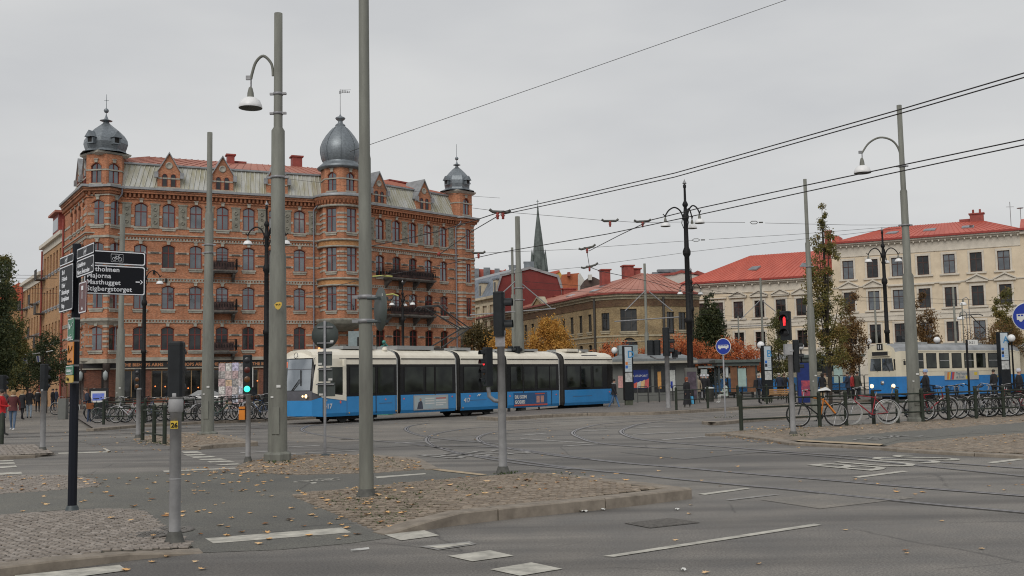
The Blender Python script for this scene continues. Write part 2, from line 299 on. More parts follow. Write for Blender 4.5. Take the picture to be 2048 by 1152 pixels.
def island(name, px, H, flush=(), size=(.13, .11), ang=0., mt=None, ramp=1.4, seed=1, parts=300, kerb=(), kz=None, inset=.0, bed=True, z0=.012, ymax=60):
    """px: outline in photo pixels; flush: indices of edges level with the asphalt; kerb: polylines of (u, v, height)"""
    rnd = random.Random(seed); mt = mt or M_sett
    root = empty(name, (0, 0, 0), kind='structure')
    poly = [tuple(G(u, v, z)[:2]) for u, v, z in [(q[0], q[1], q[2] if len(q) > 2 else H) for q in px]]; n = len(poly)
    fl = [(poly[i], poly[(i+1) % n]) for i in flush]
    def zf(x, y):
        if not fl: return H
        t = min(1, min(dseg(x, y, a, b) for a, b in fl)/ramp); return z0+(H-z0)*t
    cs, sn = math.cos(ang), math.sin(ang)
    xs = [p[0]*cs+p[1]*sn for p in poly]; ys = [-p[0]*sn+p[1]*cs for p in poly]
    sw, sh = size; cells = []
    r = 0; y = min(ys)
    while y < max(ys):
        x = min(xs)+(.5*sw if r % 2 else 0)
        while x < max(xs):
            wx, wy = x*cs-y*sn, x*sn+y*cs
            if wy < ymax and inpoly(wx, wy, poly): cells.append((wx, wy))
            x += sw
        y += sh; r += 1
    cells.sort(key=lambda c: c[0]**2+c[1]**2)
    me = [sett_mesh('paving_stone', sw*.5-.006-.002*k, sh*.5-.006-.002*k, .05, mt) for k in range(3)]
    bedm = MB(); stones = MB(); k_ = 0
    for wx, wy in cells:
        z = zf(wx, wy); jx, jy = rnd.uniform(-.008, .008), rnd.uniform(-.008, .008); jz = rnd.uniform(-.006, .004); rz = ang+rnd.uniform(-.07, .07)
        if k_ < parts:
            o = inst('paving_stone', me[rnd.randrange(3)], root, (wx+jx, wy+jy, z+jz), rot=(rnd.uniform(-.03, .03), rnd.uniform(-.03, .03), rz)); k_ += 1
        else:
            a, b = sw*.5-.007-rnd.random()*.005, sh*.5-.007-rnd.random()*.005; i = .008; c2, s2 = math.cos(rz), math.sin(rz); tx, ty = rnd.uniform(-.05, .05), rnd.uniform(-.05, .05)
            vs = []
            for (aa, bb, zz) in ((a, b, -.045), (a, b, -i), (a-i, b-i, 0)):
                for sx, sy in ((-1, -1), (1, -1), (1, 1), (-1, 1)):
                    X, Y = sx*aa, sy*bb; vs.append((wx+jx+X*c2-Y*s2, wy+jy+X*s2+Y*c2, z+jz+zz+X*tx+Y*ty))
            stones.add(vs, [(0, 1, 5, 4), (1, 2, 6, 5), (2, 3, 7, 6), (3, 0, 4, 7), (4, 5, 9, 8), (5, 6, 10, 9), (6, 7, 11, 10), (7, 4, 8, 11), (8, 9, 10, 11)])
        if H > .03 and bed:
            X, Y = sw*.62, sh*.62
            bedm.add([(wx+a_*cs-b_*sn, wy+a_*sn+b_*cs, zf(wx+a_*cs-b_*sn, wy+a_*sn+b_*cs)-.017) for a_, b_ in ((-X, -Y), (X, -Y), (X, Y), (-X, Y))], [(0, 1, 2, 3)])
    if stones.v: stones.build('paving_stones', mt, root, kind='stuff')
    if bedm.v: bedm.build('bedding', M_bed, root, kind='stuff')
    for kp in kerb: kerb_line(kp, root, seed)
    root['n'] = len(cells); del root['n']
    return root, poly, zf
def kerb_line(kp, root, seed=0, w=.3, L=1.75, inner=1):
    pts = [G(u, v, h) for u, v, h in kp]; rnd = random.Random(seed+7)
    seg = [(pts[i+1].xy-pts[i].xy).length for i in range(len(pts)-1)]; tot = sum(seg); n = max(1, round(tot/L))
    def at(s):
        s = max(0, min(tot, s))
        for i, d in enumerate(seg):
            if s <= d+1e-6 or i == len(seg)-1:
                t = s/d if d else 0; p = pts[i].lerp(pts[i+1], t); dr = (pts[i+1]-pts[i]).xy.normalized(); return p, dr
            s -= d
    for k in range(n):
        b = MB(); secs = []
        for t in np.linspace(tot*k/n+.011, tot*(k+1)/n-.011, 4):
            p, dr = at(t); nrm = Vector((-dr.y, dr.x))*inner; c = .015
            q = [(p.xy, -.03), (p.xy, p.z-c), (p.xy+nrm*c, p.z), (p.xy+nrm*(w-c), p.z+.002), (p.xy+nrm*w, p.z-c), (p.xy+nrm*w, -.03)]
            secs.append([(a.x, a.y, z+rnd.uniform(-.002, .002)) for a, z in q])
        b.loft(secs); b.build('kerb_stone', M_granite, root)
# bottom-left pavement
i1 = island('pavement_left', [(-60, 1034, 0), (0, 1031, 0), (130, 1022, 0), (219, 1018, 0), (284, 1021, 0), (304, 1034, 0), (331, 1055, 0), (386, 1089, 0), (372, 1096, .03), (200, 1104, .09), (0, 1124, .1), (-60, 1132, .1)], .1, flush=(0, 1, 2, 3, 4, 5, 6), size=(.118, .1), ang=R(12), ramp=1.0, seed=3,
            kerb=[[(-60, 1142, .1), (0, 1134, .1), (108, 1121, .1), (212, 1110, .09), (300, 1104, .06), (408, 1104.5, .01)]])
i2 = island('traffic_island', [(585, 992, 0), (611, 986, 0), (717, 977, 0), (749, 973, 0), (822, 965.5, 0), (916, 958, 0), (1013, 951, 0), (1060, 953, .06), (1165, 962, .1), (1262, 970, .14), (1310, 975, .15), (1196, 990, .15), (1026, 1008, .15), (925, 1022, .15), (865, 1037, .1), (762, 1067, 0), (658, 1024, 0)], .15, flush=(0, 1, 2, 3, 4, 5, 15, 16), size=(.125, .11), ang=R(25), mt=M_sett2, ramp=1.3, seed=4,
            kerb=[[(769, 1069, .01), (835, 1049, .08), (904, 1027.5, .15), (1027, 1014, .15), (1199, 998, .15), (1290, 988, .15), (1384, 977, .15)], [(1384, 976, .15), (1271, 962, .15), (1173, 953, .14), (1095, 945, .1), (1069, 947, .08), (1020, 949, .03)]])
i3 = island('pole_island', [(472, 934), (500, 920), (560, 913), (610, 909), (690, 908), (748, 911), (831, 917), (868, 934), (837, 938), (746, 945), (588, 948), (540, 946), (500, 944)], .02, size=(.13, .12), ang=R(5), mt=M_sett2, seed=5, parts=120, bed=False, kerb=[[(880, 937, .03), (838, 915, .03), (748, 909, .03)]])
i4 = island('paving_patch', [(-60, 952), (0, 951), (150, 949), (185, 957), (203, 970), (170, 975), (0, 987), (-60, 990)], .015, size=(.13, .12), ang=R(12), seed=6, parts=120, bed=False)
i5 = island('refuge_island', [(-40, 891), (70, 888), (88, 898), (104, 905), (0, 909), (-40, 911)], .1, size=(.15, .14), seed=7, parts=60, kerb=[[(-40, 914, .1), (0, 912, .1), (70, 909.5, .08), (112, 907, .02)]])
i6 = island('barrier_island', [(268, 878, 0), (300, 872, 0), (376, 866, .05), (444, 870, .1), (505, 882, .12), (430, 885, .12), (362, 893, .05)], .1, flush=(0, 1, 6), size=(.15, .14), mt=M_sett2, seed=8, ramp=1.5, parts=60,
            kerb=[[(352, 899, .01), (390, 894, .09), (434, 888, .12), (516, 883.5, .12)], [(516, 883, .12), (446, 869, .12), (376, 864, .08)]])
i10 = island('cycle_stand_pavement', [(1425, 866), (1480, 861), (1600, 856), (1760, 846), (1900, 836), (2048, 827), (2300, 812), (2300, 830), (2048, 845), (1906, 856), (1716, 870), (1590, 881), (1533, 875), (1450, 866.5)], .06, size=(.17, .15), ang=R(30), mt=M_sett2, seed=9, parts=100,
             kerb=[[(1419, 868, .07), (1450, 866.8, .07), (1533, 877, .07), (1577, 885, .07)], [(1577, 885, .07), (1596, 886, .066), (1764, 895, .066), (1792, 897, .07)]])
i11 = island('verge_pavement', [(1770, 893), (1795, 886), (1938, 873), (2048, 866), (2300, 850), (2300, 925), (2048, 906), (1922, 901)], .06, size=(.14, .13), ang=R(30), mt=M_sett2, seed=10, parts=150,
             kerb=[[(1792, 897.5, .07), (1922, 905, .07), (2048, 911, .07), (2300, 932, .07)]])
M_plat = asphalt('platform_asphalt', (.14, .128, .118), (.165, .15, .138))
def platform(name, top, edges, H):
    root = empty(name, (0, 0, 0), kind='structure')
    b = bmesh.new(); f = b.faces.new([b.verts.new(G(u, v, H-.004)) for u, v in top]); b.normal_update()
    if f.normal.z < 0: f.normal_flip()
    bmesh.ops.triangulate(b, faces=b.faces[:]); me = bpy.data.meshes.new('surface'); b.to_mesh(me); b.free(); me.materials.append(M_plat); o = bpy.data.objects.new('surface', me); C.objects.link(o); o.parent = root
    for e in edges: kerb_line([(u, v, H) for u, v in e], root, 3, w=.35, L=2.)
    return root
platform('tram_platform', [(953, 832), (1000, 834), (1095, 828), (1170, 825), (1300, 823), (1344, 821), (1477, 813), (1588, 807), (1720, 799), (2300, 765.5), (2300, 758), (1760, 786), (1500, 795), (1330, 801), (1229, 807), (1120, 814), (1000, 825)], [[(953, 833), (1000, 835), (1095, 829), (1170, 826), (1300, 824), (1344, 822), (1477, 814.5), (1588, 808), (1720, 800), (2300, 766)]], .15)
platform('bus_sign_island', [(1405, 841), (1440, 837), (1560, 828), (1600, 829), (1480, 838), (1430, 843)], [[(1403, 842, ), (1430, 844.5), (1500, 838), (1620, 830)]], .12)
platform('cycle_parking_pavement', [(187, 856), (271, 849), (400, 842), (560, 835), (640, 831), (640, 815), (300, 822), (150, 833)], [[(187, 857), (271, 850), (400, 843), (535, 838), (660, 832)]], .12)
# ---- painted markings: parts of the road
def marking(px, mt=M_paint, parent=None, z=.0075): 
    return sheet('road_marking', px, mt, z, parent or road)
M_ = marking
M_([(410, 1077.7), (683.5, 1056), (703, 1066), (427, 1088)]); M_([(30, 1152), (239, 1131), (254.6, 1142), (100, 1162), (20, 1168)])
M_([(768, 1070), (848.7, 1061.6), (879, 1072), (802, 1082)]); M_([(837, 1094), (939, 1084), (954, 1089.4), (875, 1101)], M_paintw); M_([(858, 1095), (930, 1087.5), (945, 1089), (878, 1099)], z=.012)
M_([(895.5, 1113), (980.5, 1101.7), (1027, 1112.6), (945, 1124)]); M_([(980.5, 1140), (1062.5, 1126), (1125, 1139), (1040, 1153)])
M_([(1090, 1172), (1180, 1155), (1250, 1170), (1150, 1190)])
M_([(1205, 1113.5), (1228, 1115), (1643, 1051), (1628, 1048.5)]); M_([(1396, 988.6), (1410, 990.5), (1501, 978), (1492, 976.3)]); M_([(1704, 954.5), (1718, 956.3), (1818, 943.5), (1806, 942)])
M_([(1973, 925.3), (1985, 927.3), (2110, 912), (2095, 910.5)]); M_([(1450, 1000), (1462, 1001.4), (1560, 990), (1550, 989)], M_paintw)
for q in ([(362, 903.7), (393, 902.7), (405, 906), (369, 907)], [(366, 909.6), (404, 908), (414, 910.5), (375, 912)], [(379, 914), (420, 912.3), (434, 914.7), (388, 916.4)], [(395, 918.8), (441, 917.4), (454.5, 919.8), (406, 920.8)], [(413.5, 923.2), (458, 921.5), (470, 923.9), (420, 925.6)], [(430, 929.4), (475, 927.3), (485, 929.4), (441, 931)],
          [(-20, 921.5), (26, 920.8), (28, 923), (-20, 924)], [(-20, 927), (28, 925), (31, 928), (-20, 930)], [(-20, 934.5), (32, 931.5), (34, 934.5), (-20, 938.5)], [(-20, 947.5), (42, 944), (45, 948), (-20, 951.5)]): M_(q)
M_([(116, 906), (222, 902.8), (224, 905), (117, 908.3)]); M_([(205, 897), (211, 897), (224, 904), (217, 905)]); M_([(325, 942), (470, 936), (472, 938), (328, 944.5)])
for q in ([(480, 905.5), (560, 901), (560, 902.4), (480, 907)], [(560, 908.5), (745, 899), (745, 900.2), (560, 910)], [(575, 894), (640, 890.5), (640, 891.8), (575, 895.3)], [(1040, 870.5), (1091, 866.3), (1094, 867.5), (1043, 871.7)], [(1125, 892), (1195, 887.6), (1197, 889), (1127, 893.5)], [(1265, 868.5), (1355, 864), (1356, 865.2), (1267, 869.8)], [(1322, 879.5), (1410, 872.8), (1412, 874.2), (1326, 881)], [(1165, 862), (1215, 859.5), (1216, 860.5), (1167, 863)], [(1270, 856), (1330, 852), (1331, 853.2), (1272, 857)],
          [(1041, 877), (1180, 886), (1170, 887), (1041, 878.3)], [(790, 886), (880, 882), (880, 883.2), (790, 887.4)]): M_(q, M_paintw)
M_([(749, 954), (850, 947), (853, 949), (755, 957)], M_paint); M_([(620, 966), (632, 965), (634, 967), (624, 968)])
def ground_text(txt, base0, base1, up, size_m, mt=M_paint, stretch=1., z=.012):
    a, b, c = G(*base0), G(*base1), G(*up); x = (b-a); w = x.length; x.normalize(); y = (c-a).normalized(); h = (c-a).length
    me = text_mesh(txt, 1., ext=0., bold=.0); vs = np.array([v.co[:] for v in me.vertices]); mn = vs.min(0); mx_ = vs.max(0)
    for v in me.vertices:
        s = (v.co.x-mn[0])/(mx_[0]-mn[0])*w; t = (v.co.y-mn[1])/(mx_[1]-mn[1])*h; p = a+x*s+y*t; v.co = (p.x, p.y, z)
    me.materials.clear(); me.materials.append(mt); o = bpy.data.objects.new('road_lettering', me); C.objects.link(o); o.parent = road; return o
ground_text('BUSS', (1745, 943), (1935, 919), (1612, 931), 1)
ground_text('BUSS', (905, 918), (1075, 905.5), (832, 911), 1, M_paintw)
def bike_symbol(c, xa, ya, mt, z=.012):
    b = MB(); o = G(*c); x = G(*xa)-o; y = G(*ya)-o
    def pt(p): q = o+x*p[0]+y*p[1]; return (q.x, q.y, z)
    def line(p, q, w=.045):
        d = Vector((q[0]-p[0], q[1]-p[1])); d.normalize(); n = Vector((-d.y, d.x))*w
        b.add([pt((p[0]+n.x, p[1]+n.y)), pt((p[0]-n.x, p[1]-n.y)), pt((q[0]-n.x, q[1]-n.y)), pt((q[0]+n.x, q[1]+n.y))], [(0, 1, 2, 3)])
    for cx in (-.62, .62):
        for k in range(16):
            a0, a1 = 2*math.pi*k/16, 2*math.pi*(k+1)/16; line((cx+.36*math.cos(a0), -.3+.36*math.sin(a0)), (cx+.36*math.cos(a1), -.3+.36*math.sin(a1)))
    for p, q in (((-.62, -.3), (-.25, .35)), ((-.25, .35), (.4, .35)), ((.4, .35), (.62, -.3)), ((-.3, .3), (0, -.3)), ((-.62, -.3), (0, -.3)), ((0, -.3), (.4, .35)), ((.4, .35), (.34, .6)), ((.34, .6), (.6, .6)), ((-.45, .5), (-.15, .5))): line(p, q)
    ob = b.build('cycle_symbol', mt, road); return ob
bike_symbol((640, 961), (684, 959), (660, 956), M_paint)
bike_symbol((1770, 879.5), (1835, 875), (1745, 875.5), M_paintw, z=.07)
# ---- tram rails
def catmull(p, k=6):
    o = []
    for i in range(len(p)-1):
        a, b, c, d = p[max(i-1, 0)], p[i], p[i+1], p[min(i+2, len(p)-1)]
        for j in range(k):
            t = j/k; o.append(.5*((2*b)+(c-a)*t+(2*a-5*b+4*c-d)*t*t+(-a+3*b-3*c+d)*t**3))
    o.append(p[-1]); return o
M_groove = mat('rail_groove', (.02, .02, .02), .8, 0, .2, 5); M_seal = mat('rail_joint_sealant', (.11, .104, .095), .8, 0, .2, 5)
def ribbon(b, pts, o0, o1, z, mi):
    vs = []
    for i, p in enumerate(pts):
        t = (pts[min(i+1, len(pts)-1)]-pts[max(i-1, 0)]).normalized(); n = Vector((-t.y, t.x, 0)); vs += [(p.x+n.x*o0, p.y+n.y*o0, z), (p.x+n.x*o1, p.y+n.y*o1, z)]
    b.add(vs, [(2*i, 2*i+2, 2*i+3, 2*i+1) for i in range(len(pts)-1)], mi)
def rail(px, w=1.):
    pts = catmull([G(u, v) for u, v in px], 7); b = MB()
    ribbon(b, pts, -.1, .11, .0055, 2); ribbon(b, pts, -.055*w, .012*w, .011, 0); ribbon(b, pts, .012*w, .045*w, .0085, 1); ribbon(b, pts, .045*w, .075*w, .011, 0)
    return b.build('tram_rail', [M_steel, M_groove, M_seal], kind='structure')
rail([(1420, 834), (1300, 841), (1207, 848), (1173, 854.6), (1152.7, 860.3), (1145.5, 867.5), (1161, 876), (1184, 884), (1230.5, 890.6), (1317, 896.4), (1500, 903.6), (1620, 911), (1780, 926), (2048, 953), (2200, 972)])
rail([(1500, 832), (1372, 839), (1288, 847), (1259, 854.6), (1245, 860), (1242.6, 864.7), (1250.7, 870.4), (1273.8, 877.6), (1331, 885), (1403, 891), (1500, 898.5), (1590, 905.4), (1780, 918.5), (1938, 929.5), (2048, 937.5), (2300, 958)], 1.1)
rail([(836, 892), (939, 893), (1021.6, 897), (1086, 906.5), (1161, 916.5), (1250.7, 926.6), (1374.6, 936.7), (1500, 948), (1621.5, 957.7), (1811, 974), (2048, 992.5), (2300, 1013)], 1.35)
rail([(900, 906), (1017, 919), (1144, 936.7), (1276.6, 949.7), (1340, 957), (1500, 972.7), (1558, 977.5), (1716, 994), (1874.7, 1010), (2048, 1025.7), (2300, 1050)], 1.)
rail([(1010, 853), (940, 857), (895.5, 863), (865, 870), (853, 881), (872, 894), (939.5, 911), (1030, 926), (1144, 939)])
rail([(1100, 855), (1030, 860), (980.5, 866), (955.6, 876), (969, 887), (1013, 896.6), (1100, 910), (1180, 919.5)])
rail([(760, 843), (680, 846), (630, 849.6), (607, 856), (609, 863.5), (651, 872), (692, 877), (820, 888), (900, 899)])
rail([(860, 846), (822, 852), (812, 860), (840, 871), (900, 880), (1010, 889)])
rail([(0, 869), (200, 862.5), (400, 856), (560, 850), (640, 846.7), (800, 836), (1000, 829)]); rail([(0, 876), (200, 869), (400, 861.5), (560, 855), (660, 850), (800, 840), (1000, 832)])
rail([(1000, 845), (1200, 836), (1400, 828), (1600, 819), (1800, 808)]); rail([(1000, 849), (1200, 840.5), (1400, 832), (1600, 824), (1800, 813)])
# ---- drain cover, manhole covers, litter
M_iron = mat('cast_iron_cover', (.15, .14, .128), .8, .0, .25, 14, .3, coord='Position')
def cover(name, px, label, slats=12, z=.006):
    w = [G(u, v) for u, v in px]; b = MB(); c = sum(w, Vector())/4
    def q(s, t): return w[0].lerp(w[1], s).lerp(w[3].lerp(w[2], s), t)
    b.add([(p.x, p.y, z) for p in w], [(0, 1, 2, 3)], 1)
    for i in range(slats):
        a0, a1 = (i+.15)/slats, (i+.72)/slats; vs = [q(a0, .04), q(a1, .04), q(a1, .96), q(a0, .96)]; b.add([(p.x, p.y, z+.001+h) for h in (0, .004) for p in vs], [(4, 5, 6, 7), (0, 1, 5, 4), (1, 2, 6, 5), (2, 3, 7, 6), (3, 0, 4, 7)], 0)
    return b.build(name, [M_iron, M_seal], label=label, cat='drain cover', world=False)
cover('drain_grate', [(1248, 1047), (1340, 1036.5), (1402, 1046), (1300, 1057)], 'slatted iron drain grate sunk in the road in front of the cobbled traffic island', 16)
def manhole(name, u, v, r, z, label):
    c = G(u, v, z); b = MB(); b.T = Matrix.Translation((c.x, c.y, z)); b.lathe([(0, 0), (r*.86, 0), (r*.88, .004), (r, .004), (r*1.02, -.01)], 24)
    for i in range(-3, 4):
        for j in range(-3, 4):
            if i*i+j*j < 10: b.box((i*r*.22, j*r*.22, .004), (r*.12, r*.12, .008))
    return b.build(name, M_iron, label=label, cat='manhole cover')
manhole('manhole_cover', 338, 1059, .3, .02, 'round iron manhole cover in the pavement behind the signal pole marked 26')
manhole('manhole_cover', 300, 1068, .24, .05, 'smaller iron manhole cover sunk in the setts left of the signal pole marked 26')
manhole('manhole_cover', 700, 878.5, .35, .004, 'iron manhole cover in the tram roadway beyond the thick stepped pole')
def litter(u, v, sx, sy, rz, label, z=.01):
    p = G(u, v, z); b = MB(); n = 5
    vs = [(sx*(i/(n-1)-.5), sy*(j/2-.5), .008+.012*math.sin(i*2.1+j*1.7)) for j in range(3) for i in range(n)]
    b.add(vs, [(j*n+i, j*n+i+1, (j+1)*n+i+1, (j+1)*n+i) for j in range(2) for i in range(n-1)]); o = b.build('paper_scrap', M_white, label=label, cat='litter'); o.location = p; o.rotation_euler.z = rz
litter(1168, 1022.5, .13, .1, .5, 'white paper scrap lying by the near kerb of the traffic island'); litter(1206, 1019.5, .07, .05, 1, 'tiny pale scrap just right of the larger paper scrap by the kerb')
litter(1354, 1019, .06, .05, .2, 'small pale scrap on the road beyond the drain grate'); litter(720, 1100, .02, .22, -.9, 'thin dry twig-like strip on the asphalt left of the zebra crossing')
litter(1367, 1140, .07, .05, .3, 'small white scrap at the bottom edge of the road')
# ---- fallen leaves and weeds
def leaf_mat():
    m = bpy.data.materials.new('autumn_leaf_litter'); m.use_nodes = True; n = m.node_tree.nodes; l = m.node_tree.links; b = n['Principled BSDF']; b.inputs['Roughness'].default_value = .7
    g = n.new('ShaderNodeNewGeometry'); c = n.new('ShaderNodeValToRGB'); e = c.color_ramp.elements; e[0].color = (.14, .06, .025, 1); e[1].color = (.75, .5, .24, 1)
    for p, q in ((.1, (.3, .13, .04)), (.22, (.6, .34, .13)), (.6, (.72, .44, .19)), (.85, (.66, .46, .26))): x = e.new(p); x.color = (*q, 1)
    l.new(g.outputs['Random Per Island'], c.inputs[0]); l.new(c.outputs[0], b.inputs['Base Color']); return m
M_leaf = leaf_mat(); rl = random.Random(11); lv = MB()
prof = [(1, 0), (.5, .32), (.72, .72), (.3, .55), (0, 1), (-.3, .55), (-.72, .72), (-.5, .32), (-1, .1), (-.45, -.2), (-.5, -.6), (0, -.35), (.5, -.6), (.45, -.2)]
def leaf(x, y, z, s):
    a = rl.uniform(0, 6.28); cs, sn = math.cos(a), math.sin(a); k1, k2 = rl.uniform(.05, .3), rl.uniform(-.15, .15); n = len(prof)
    vs = [(x, y, z+.008)]
    for px_, py_ in prof:
        X, Y = px_*s*rl.uniform(.8, 1.1), py_*s; zz = .01+s*(k1*abs(px_)**1.5+k2*py_+.12*rl.random()); vs.append((x+X*cs-Y*sn, y+X*sn+Y*cs, z+max(.003, zz)))
    lv.add(vs, [(0, 1+i, 1+(i+1) % n) for i in range(n)])
def scatter(px, n, z=.0, zf=None, smin=.035, smax=.07, bias=None):
    w = [tuple(G(u, v)[:2]) for u, v in px]; us = [p[0] for p in px]; vs = [p[1] for p in px]; k = 0; t = 0
    while k < n and t < n*40:
        t += 1; u = rl.uniform(min(us), max(us)); v = rl.uniform(min(vs), max(vs))
        if not inpoly(u, v, px): continue
        if rl.random() > 110/(v-700)*1.2: pass
        p = G(u, v); leaf(p.x, p.y, zf(p.x, p.y) if zf else z, rl.uniform(smin, smax)); k += 1
scatter([(0, 1000), (200, 975), (480, 945), (740, 950), (600, 990), (700, 1050), (560, 1090), (420, 1095), (300, 1020), (0, 1030)], 60, .004)
scatter([(160, 955), (470, 935), (540, 950), (560, 985), (330, 985), (180, 975)], 48, .004)
scatter([(470, 930), (560, 908), (740, 908), (850, 925), (838, 940), (590, 950), (480, 950)], 150, .02)
scatter([(300, 945), (470, 930), (600, 930), (600, 946), (480, 952), (330, 952)], 60, .01)
scatter([(0, 952), (190, 950), (200, 975), (0, 987)], 34, .015)
scatter([(600, 990), (820, 965), (1200, 958), (1300, 975), (1020, 1010), (860, 1038), (765, 1066)], 66, 0, i2[2])
scatter([(620, 1000), (800, 985), (860, 1010), (800, 1050), (760, 1062)], 26, 0, i2[2])
scatter([(640, 1015), (770, 1070), (700, 1090), (560, 1040)], 14, .004)
scatter([(0, 1035), (300, 1030), (380, 1090), (0, 1120)], 10, .06)
scatter([(250, 1110), (400, 1108), (430, 1140), (250, 1150)], 5, 0); scatter([(1100, 1010), (2048, 930), (2048, 1150), (900, 1150)], 12, 0, smin=.03, smax=.05)
scatter([(1020, 905), (1500, 880), (2048, 930), (2048, 1000), (1400, 975), (1100, 930)], 26, 0)
scatter([(1422, 868), (1450, 866), (1540, 880), (1590, 888), (1530, 888), (1440, 876)], 70, .0, smin=.035, smax=.065)
scatter([(1800, 897), (2048, 908), (2048, 915), (1800, 902)], 40, .0); scatter([(1480, 860), (1600, 852), (1620, 860), (1490, 868)], 60, .06)
scatter([(1440, 862), (1700, 850), (2048, 832), (2048, 850), (1720, 868), (1540, 874)], 90, .065); scatter([(1800, 885), (2048, 868), (2048, 900), (1900, 898)], 26, .065)
scatter([(270, 878), (400, 868), (500, 882), (360, 896)], 50, .1); scatter([(150, 870), (300, 870), (360, 900), (200, 910)], 40, 0); scatter([(0, 830), (600, 840), (900, 850), (500, 900), (0, 900)], 60, .004)
scatter([(1020, 830), (1500, 820), (1500, 870), (1000, 890), (800, 870)], 30, .004)
lv.build('fallen_leaves', M_leaf, kind='stuff')
M_weed = mat('weeds', (.07, .1, .03), .8, 0, .4, 3, coord='Position', dark=(.04, .055, .02))
wd = MB()
def tuft(x, y, z, s, n=6):
    for _ in range(n):
        a = rl.uniform(0, 6.28); dx, dy = math.cos(a)*s*rl.uniform(.3, 1), math.sin(a)*s*rl.uniform(.3, 1); w = s*.22
        wd.add([(x-dy/s*w, y+dx/s*w, z), (x+dy/s*w, y-dx/s*w, z), (x+dx, y+dy, z+s*rl.uniform(.2, .6))], [(0, 1, 2)])
def weeds(px, n, zf, s0=.02, s1=.06):
    k = 0; us = [p[0] for p in px]; vs = [p[1] for p in px]
    while k < n:
        u, v = rl.uniform(min(us), max(us)), rl.uniform(min(vs), max(vs))
        if inpoly(u, v, px): p = G(u, v); tuft(p.x, p.y, zf(p.x, p.y)-.01, rl.uniform(s0, s1)); k += 1
weeds([(620, 990), (820, 968), (1060, 955), (1180, 965), (1000, 1005), (860, 1038), (765, 1062)], 520, i2[2]); weeds([(640, 1000), (860, 1000), (820, 1040), (765, 1060)], 260, i2[2])
weeds([(600, 920), (740, 912), (840, 930), (740, 943), (600, 943)], 300, lambda x, y: .02); weeds([(1430, 864), (1700, 850), (2048, 832), (2048, 840), (1720, 860), (1540, 872)], 420, lambda x, y: .06)
for (u, v) in ((733, 1005), (1005, 948), (1590, 873), (1447, 836), (300, 885), (330, 887), (555, 925), (1830, 843)):
    for _ in range(26):
        p = G(u+rl.uniform(-22, 30), v+rl.uniform(-2, 4)); tuft(p.x, p.y, .02 if u < 1400 else .06, .07)
wd.build('weeds', M_weed, kind='stuff')

M_sand = mat('pale_sandy_kerb', (.42, .33, .22), .85, 0, .15, 6, coord='Position')
sheet('dropped_kerb', [(1590, 885.5), (1604, 885), (1700, 889.5), (1768, 893.5), (1760, 896.5), (1680, 892), (1600, 887.5)], M_sand, .069, road); sheet('dropped_kerb', [(825, 935), (840, 934), (905, 942), (975, 950), (962, 952), (890, 944)], M_sand, .014, road)

M_patch = asphalt('patched_asphalt', (.125, .12, .112), (.15, .145, .135)); M_patch2 = asphalt('pale_patched_asphalt', (.19, .178, .158), (.22, .205, .182))
for i, (q, mt_) in enumerate((([(1240, 905), (1400, 893), (1520, 905), (1370, 919)], M_patch), ([(640, 893), (800, 884), (850, 890), (690, 900)], M_patch), ([(1520, 1000), (1700, 982), (1830, 996), (1640, 1018)], M_patch2), ([(150, 880), (290, 873), (330, 880), (180, 889)], M_patch), ([(1080, 845), (1200, 837), (1260, 841), (1130, 851)], M_patch2))): sheet('asphalt_patch', q, mt_, .0052 if i in (1, 2, 4, 0) else .0048, road)
# ================================================================ BUILDINGS: shared builders
M_brick = brick_mat('orange_brick', (.57, .215, .105), (.46, .17, .08), (.38, .24, .16), stain=.26)
M_brickd = brick_mat('dark_orange_brick', (.4, .13, .05), (.3, .1, .04), (.25, .15, .1), stain=.2)
M_zinc = mat('zinc_sheet', (.2, .225, .245), .45, .45, .22, 1.6, coord='Position'); M_zinclt = mat('pale_zinc_flashing', (.3, .31, .32), .5, .3, .2, 2, coord='Position')
M_mans = seam_mat('weathered_zinc_mansard', (.47, .475, .455), .6, .55, stain=(.33, .31, .21))
M_redroof = seam_mat('faded_red_sheet_roof', (.43, .18, .125), .6, .6, stain=(.35, .13, .09))
M_redroof2 = seam_mat('bright_red_sheet_roof', (.52, .12, .08), .6, .55, stain=(.42, .09, .06))
M_redch = mat('red_chimney_sheet', (.3, .065, .05), .6, .1, .2, 2, coord='Position')
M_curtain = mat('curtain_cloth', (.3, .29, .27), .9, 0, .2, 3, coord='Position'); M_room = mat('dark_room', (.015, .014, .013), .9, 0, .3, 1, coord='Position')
def unit(a): return Vector((math.cos(a), math.sin(a), 0))
def meet(p, d, q, e):
    k = d.x*e.y-d.y*e.x; t = ((q.x-p.x)*e.y-(q.y-p.y)*e.x)/k; return p+d*t
def offs(pts, d, closed=False):
    """offset of an open outline; positive = inwards (left of the walking direction)"""
    n = len(pts); o = []
    for i in range(n):
        if i == 0: t = (pts[1]-pts[0]).normalized(); o.append(pts[0]+Vector((-t.y, t.x, 0))*d); continue
        if i == n-1: t = (pts[-1]-pts[-2]).normalized(); o.append(pts[-1]+Vector((-t.y, t.x, 0))*d); continue
        a = (pts[i]-pts[i-1]).normalized(); b = (pts[i+1]-pts[i]).normalized(); na = Vector((-a.y, a.x, 0)); nb = Vector((-b.y, b.x, 0)); m_ = (na+nb)
        m_ = m_/max(.3, (1+na.dot(nb))); o.append(pts[i]+m_*d)
    return o
def V2(x, y): return Vector((x, y, 0))
def strip(b, pa, za, pb, zb, mi=0):
    n = len(pa); b.add([(p.x, p.y, za if not isinstance(za, list) else za[i]) for i, p in enumerate(pa)]+[(p.x, p.y, zb if not isinstance(zb, list) else zb[i]) for i, p in enumerate(pb)], [(i, i+1, n+i+1, n+i) for i in range(n-1)], mi)
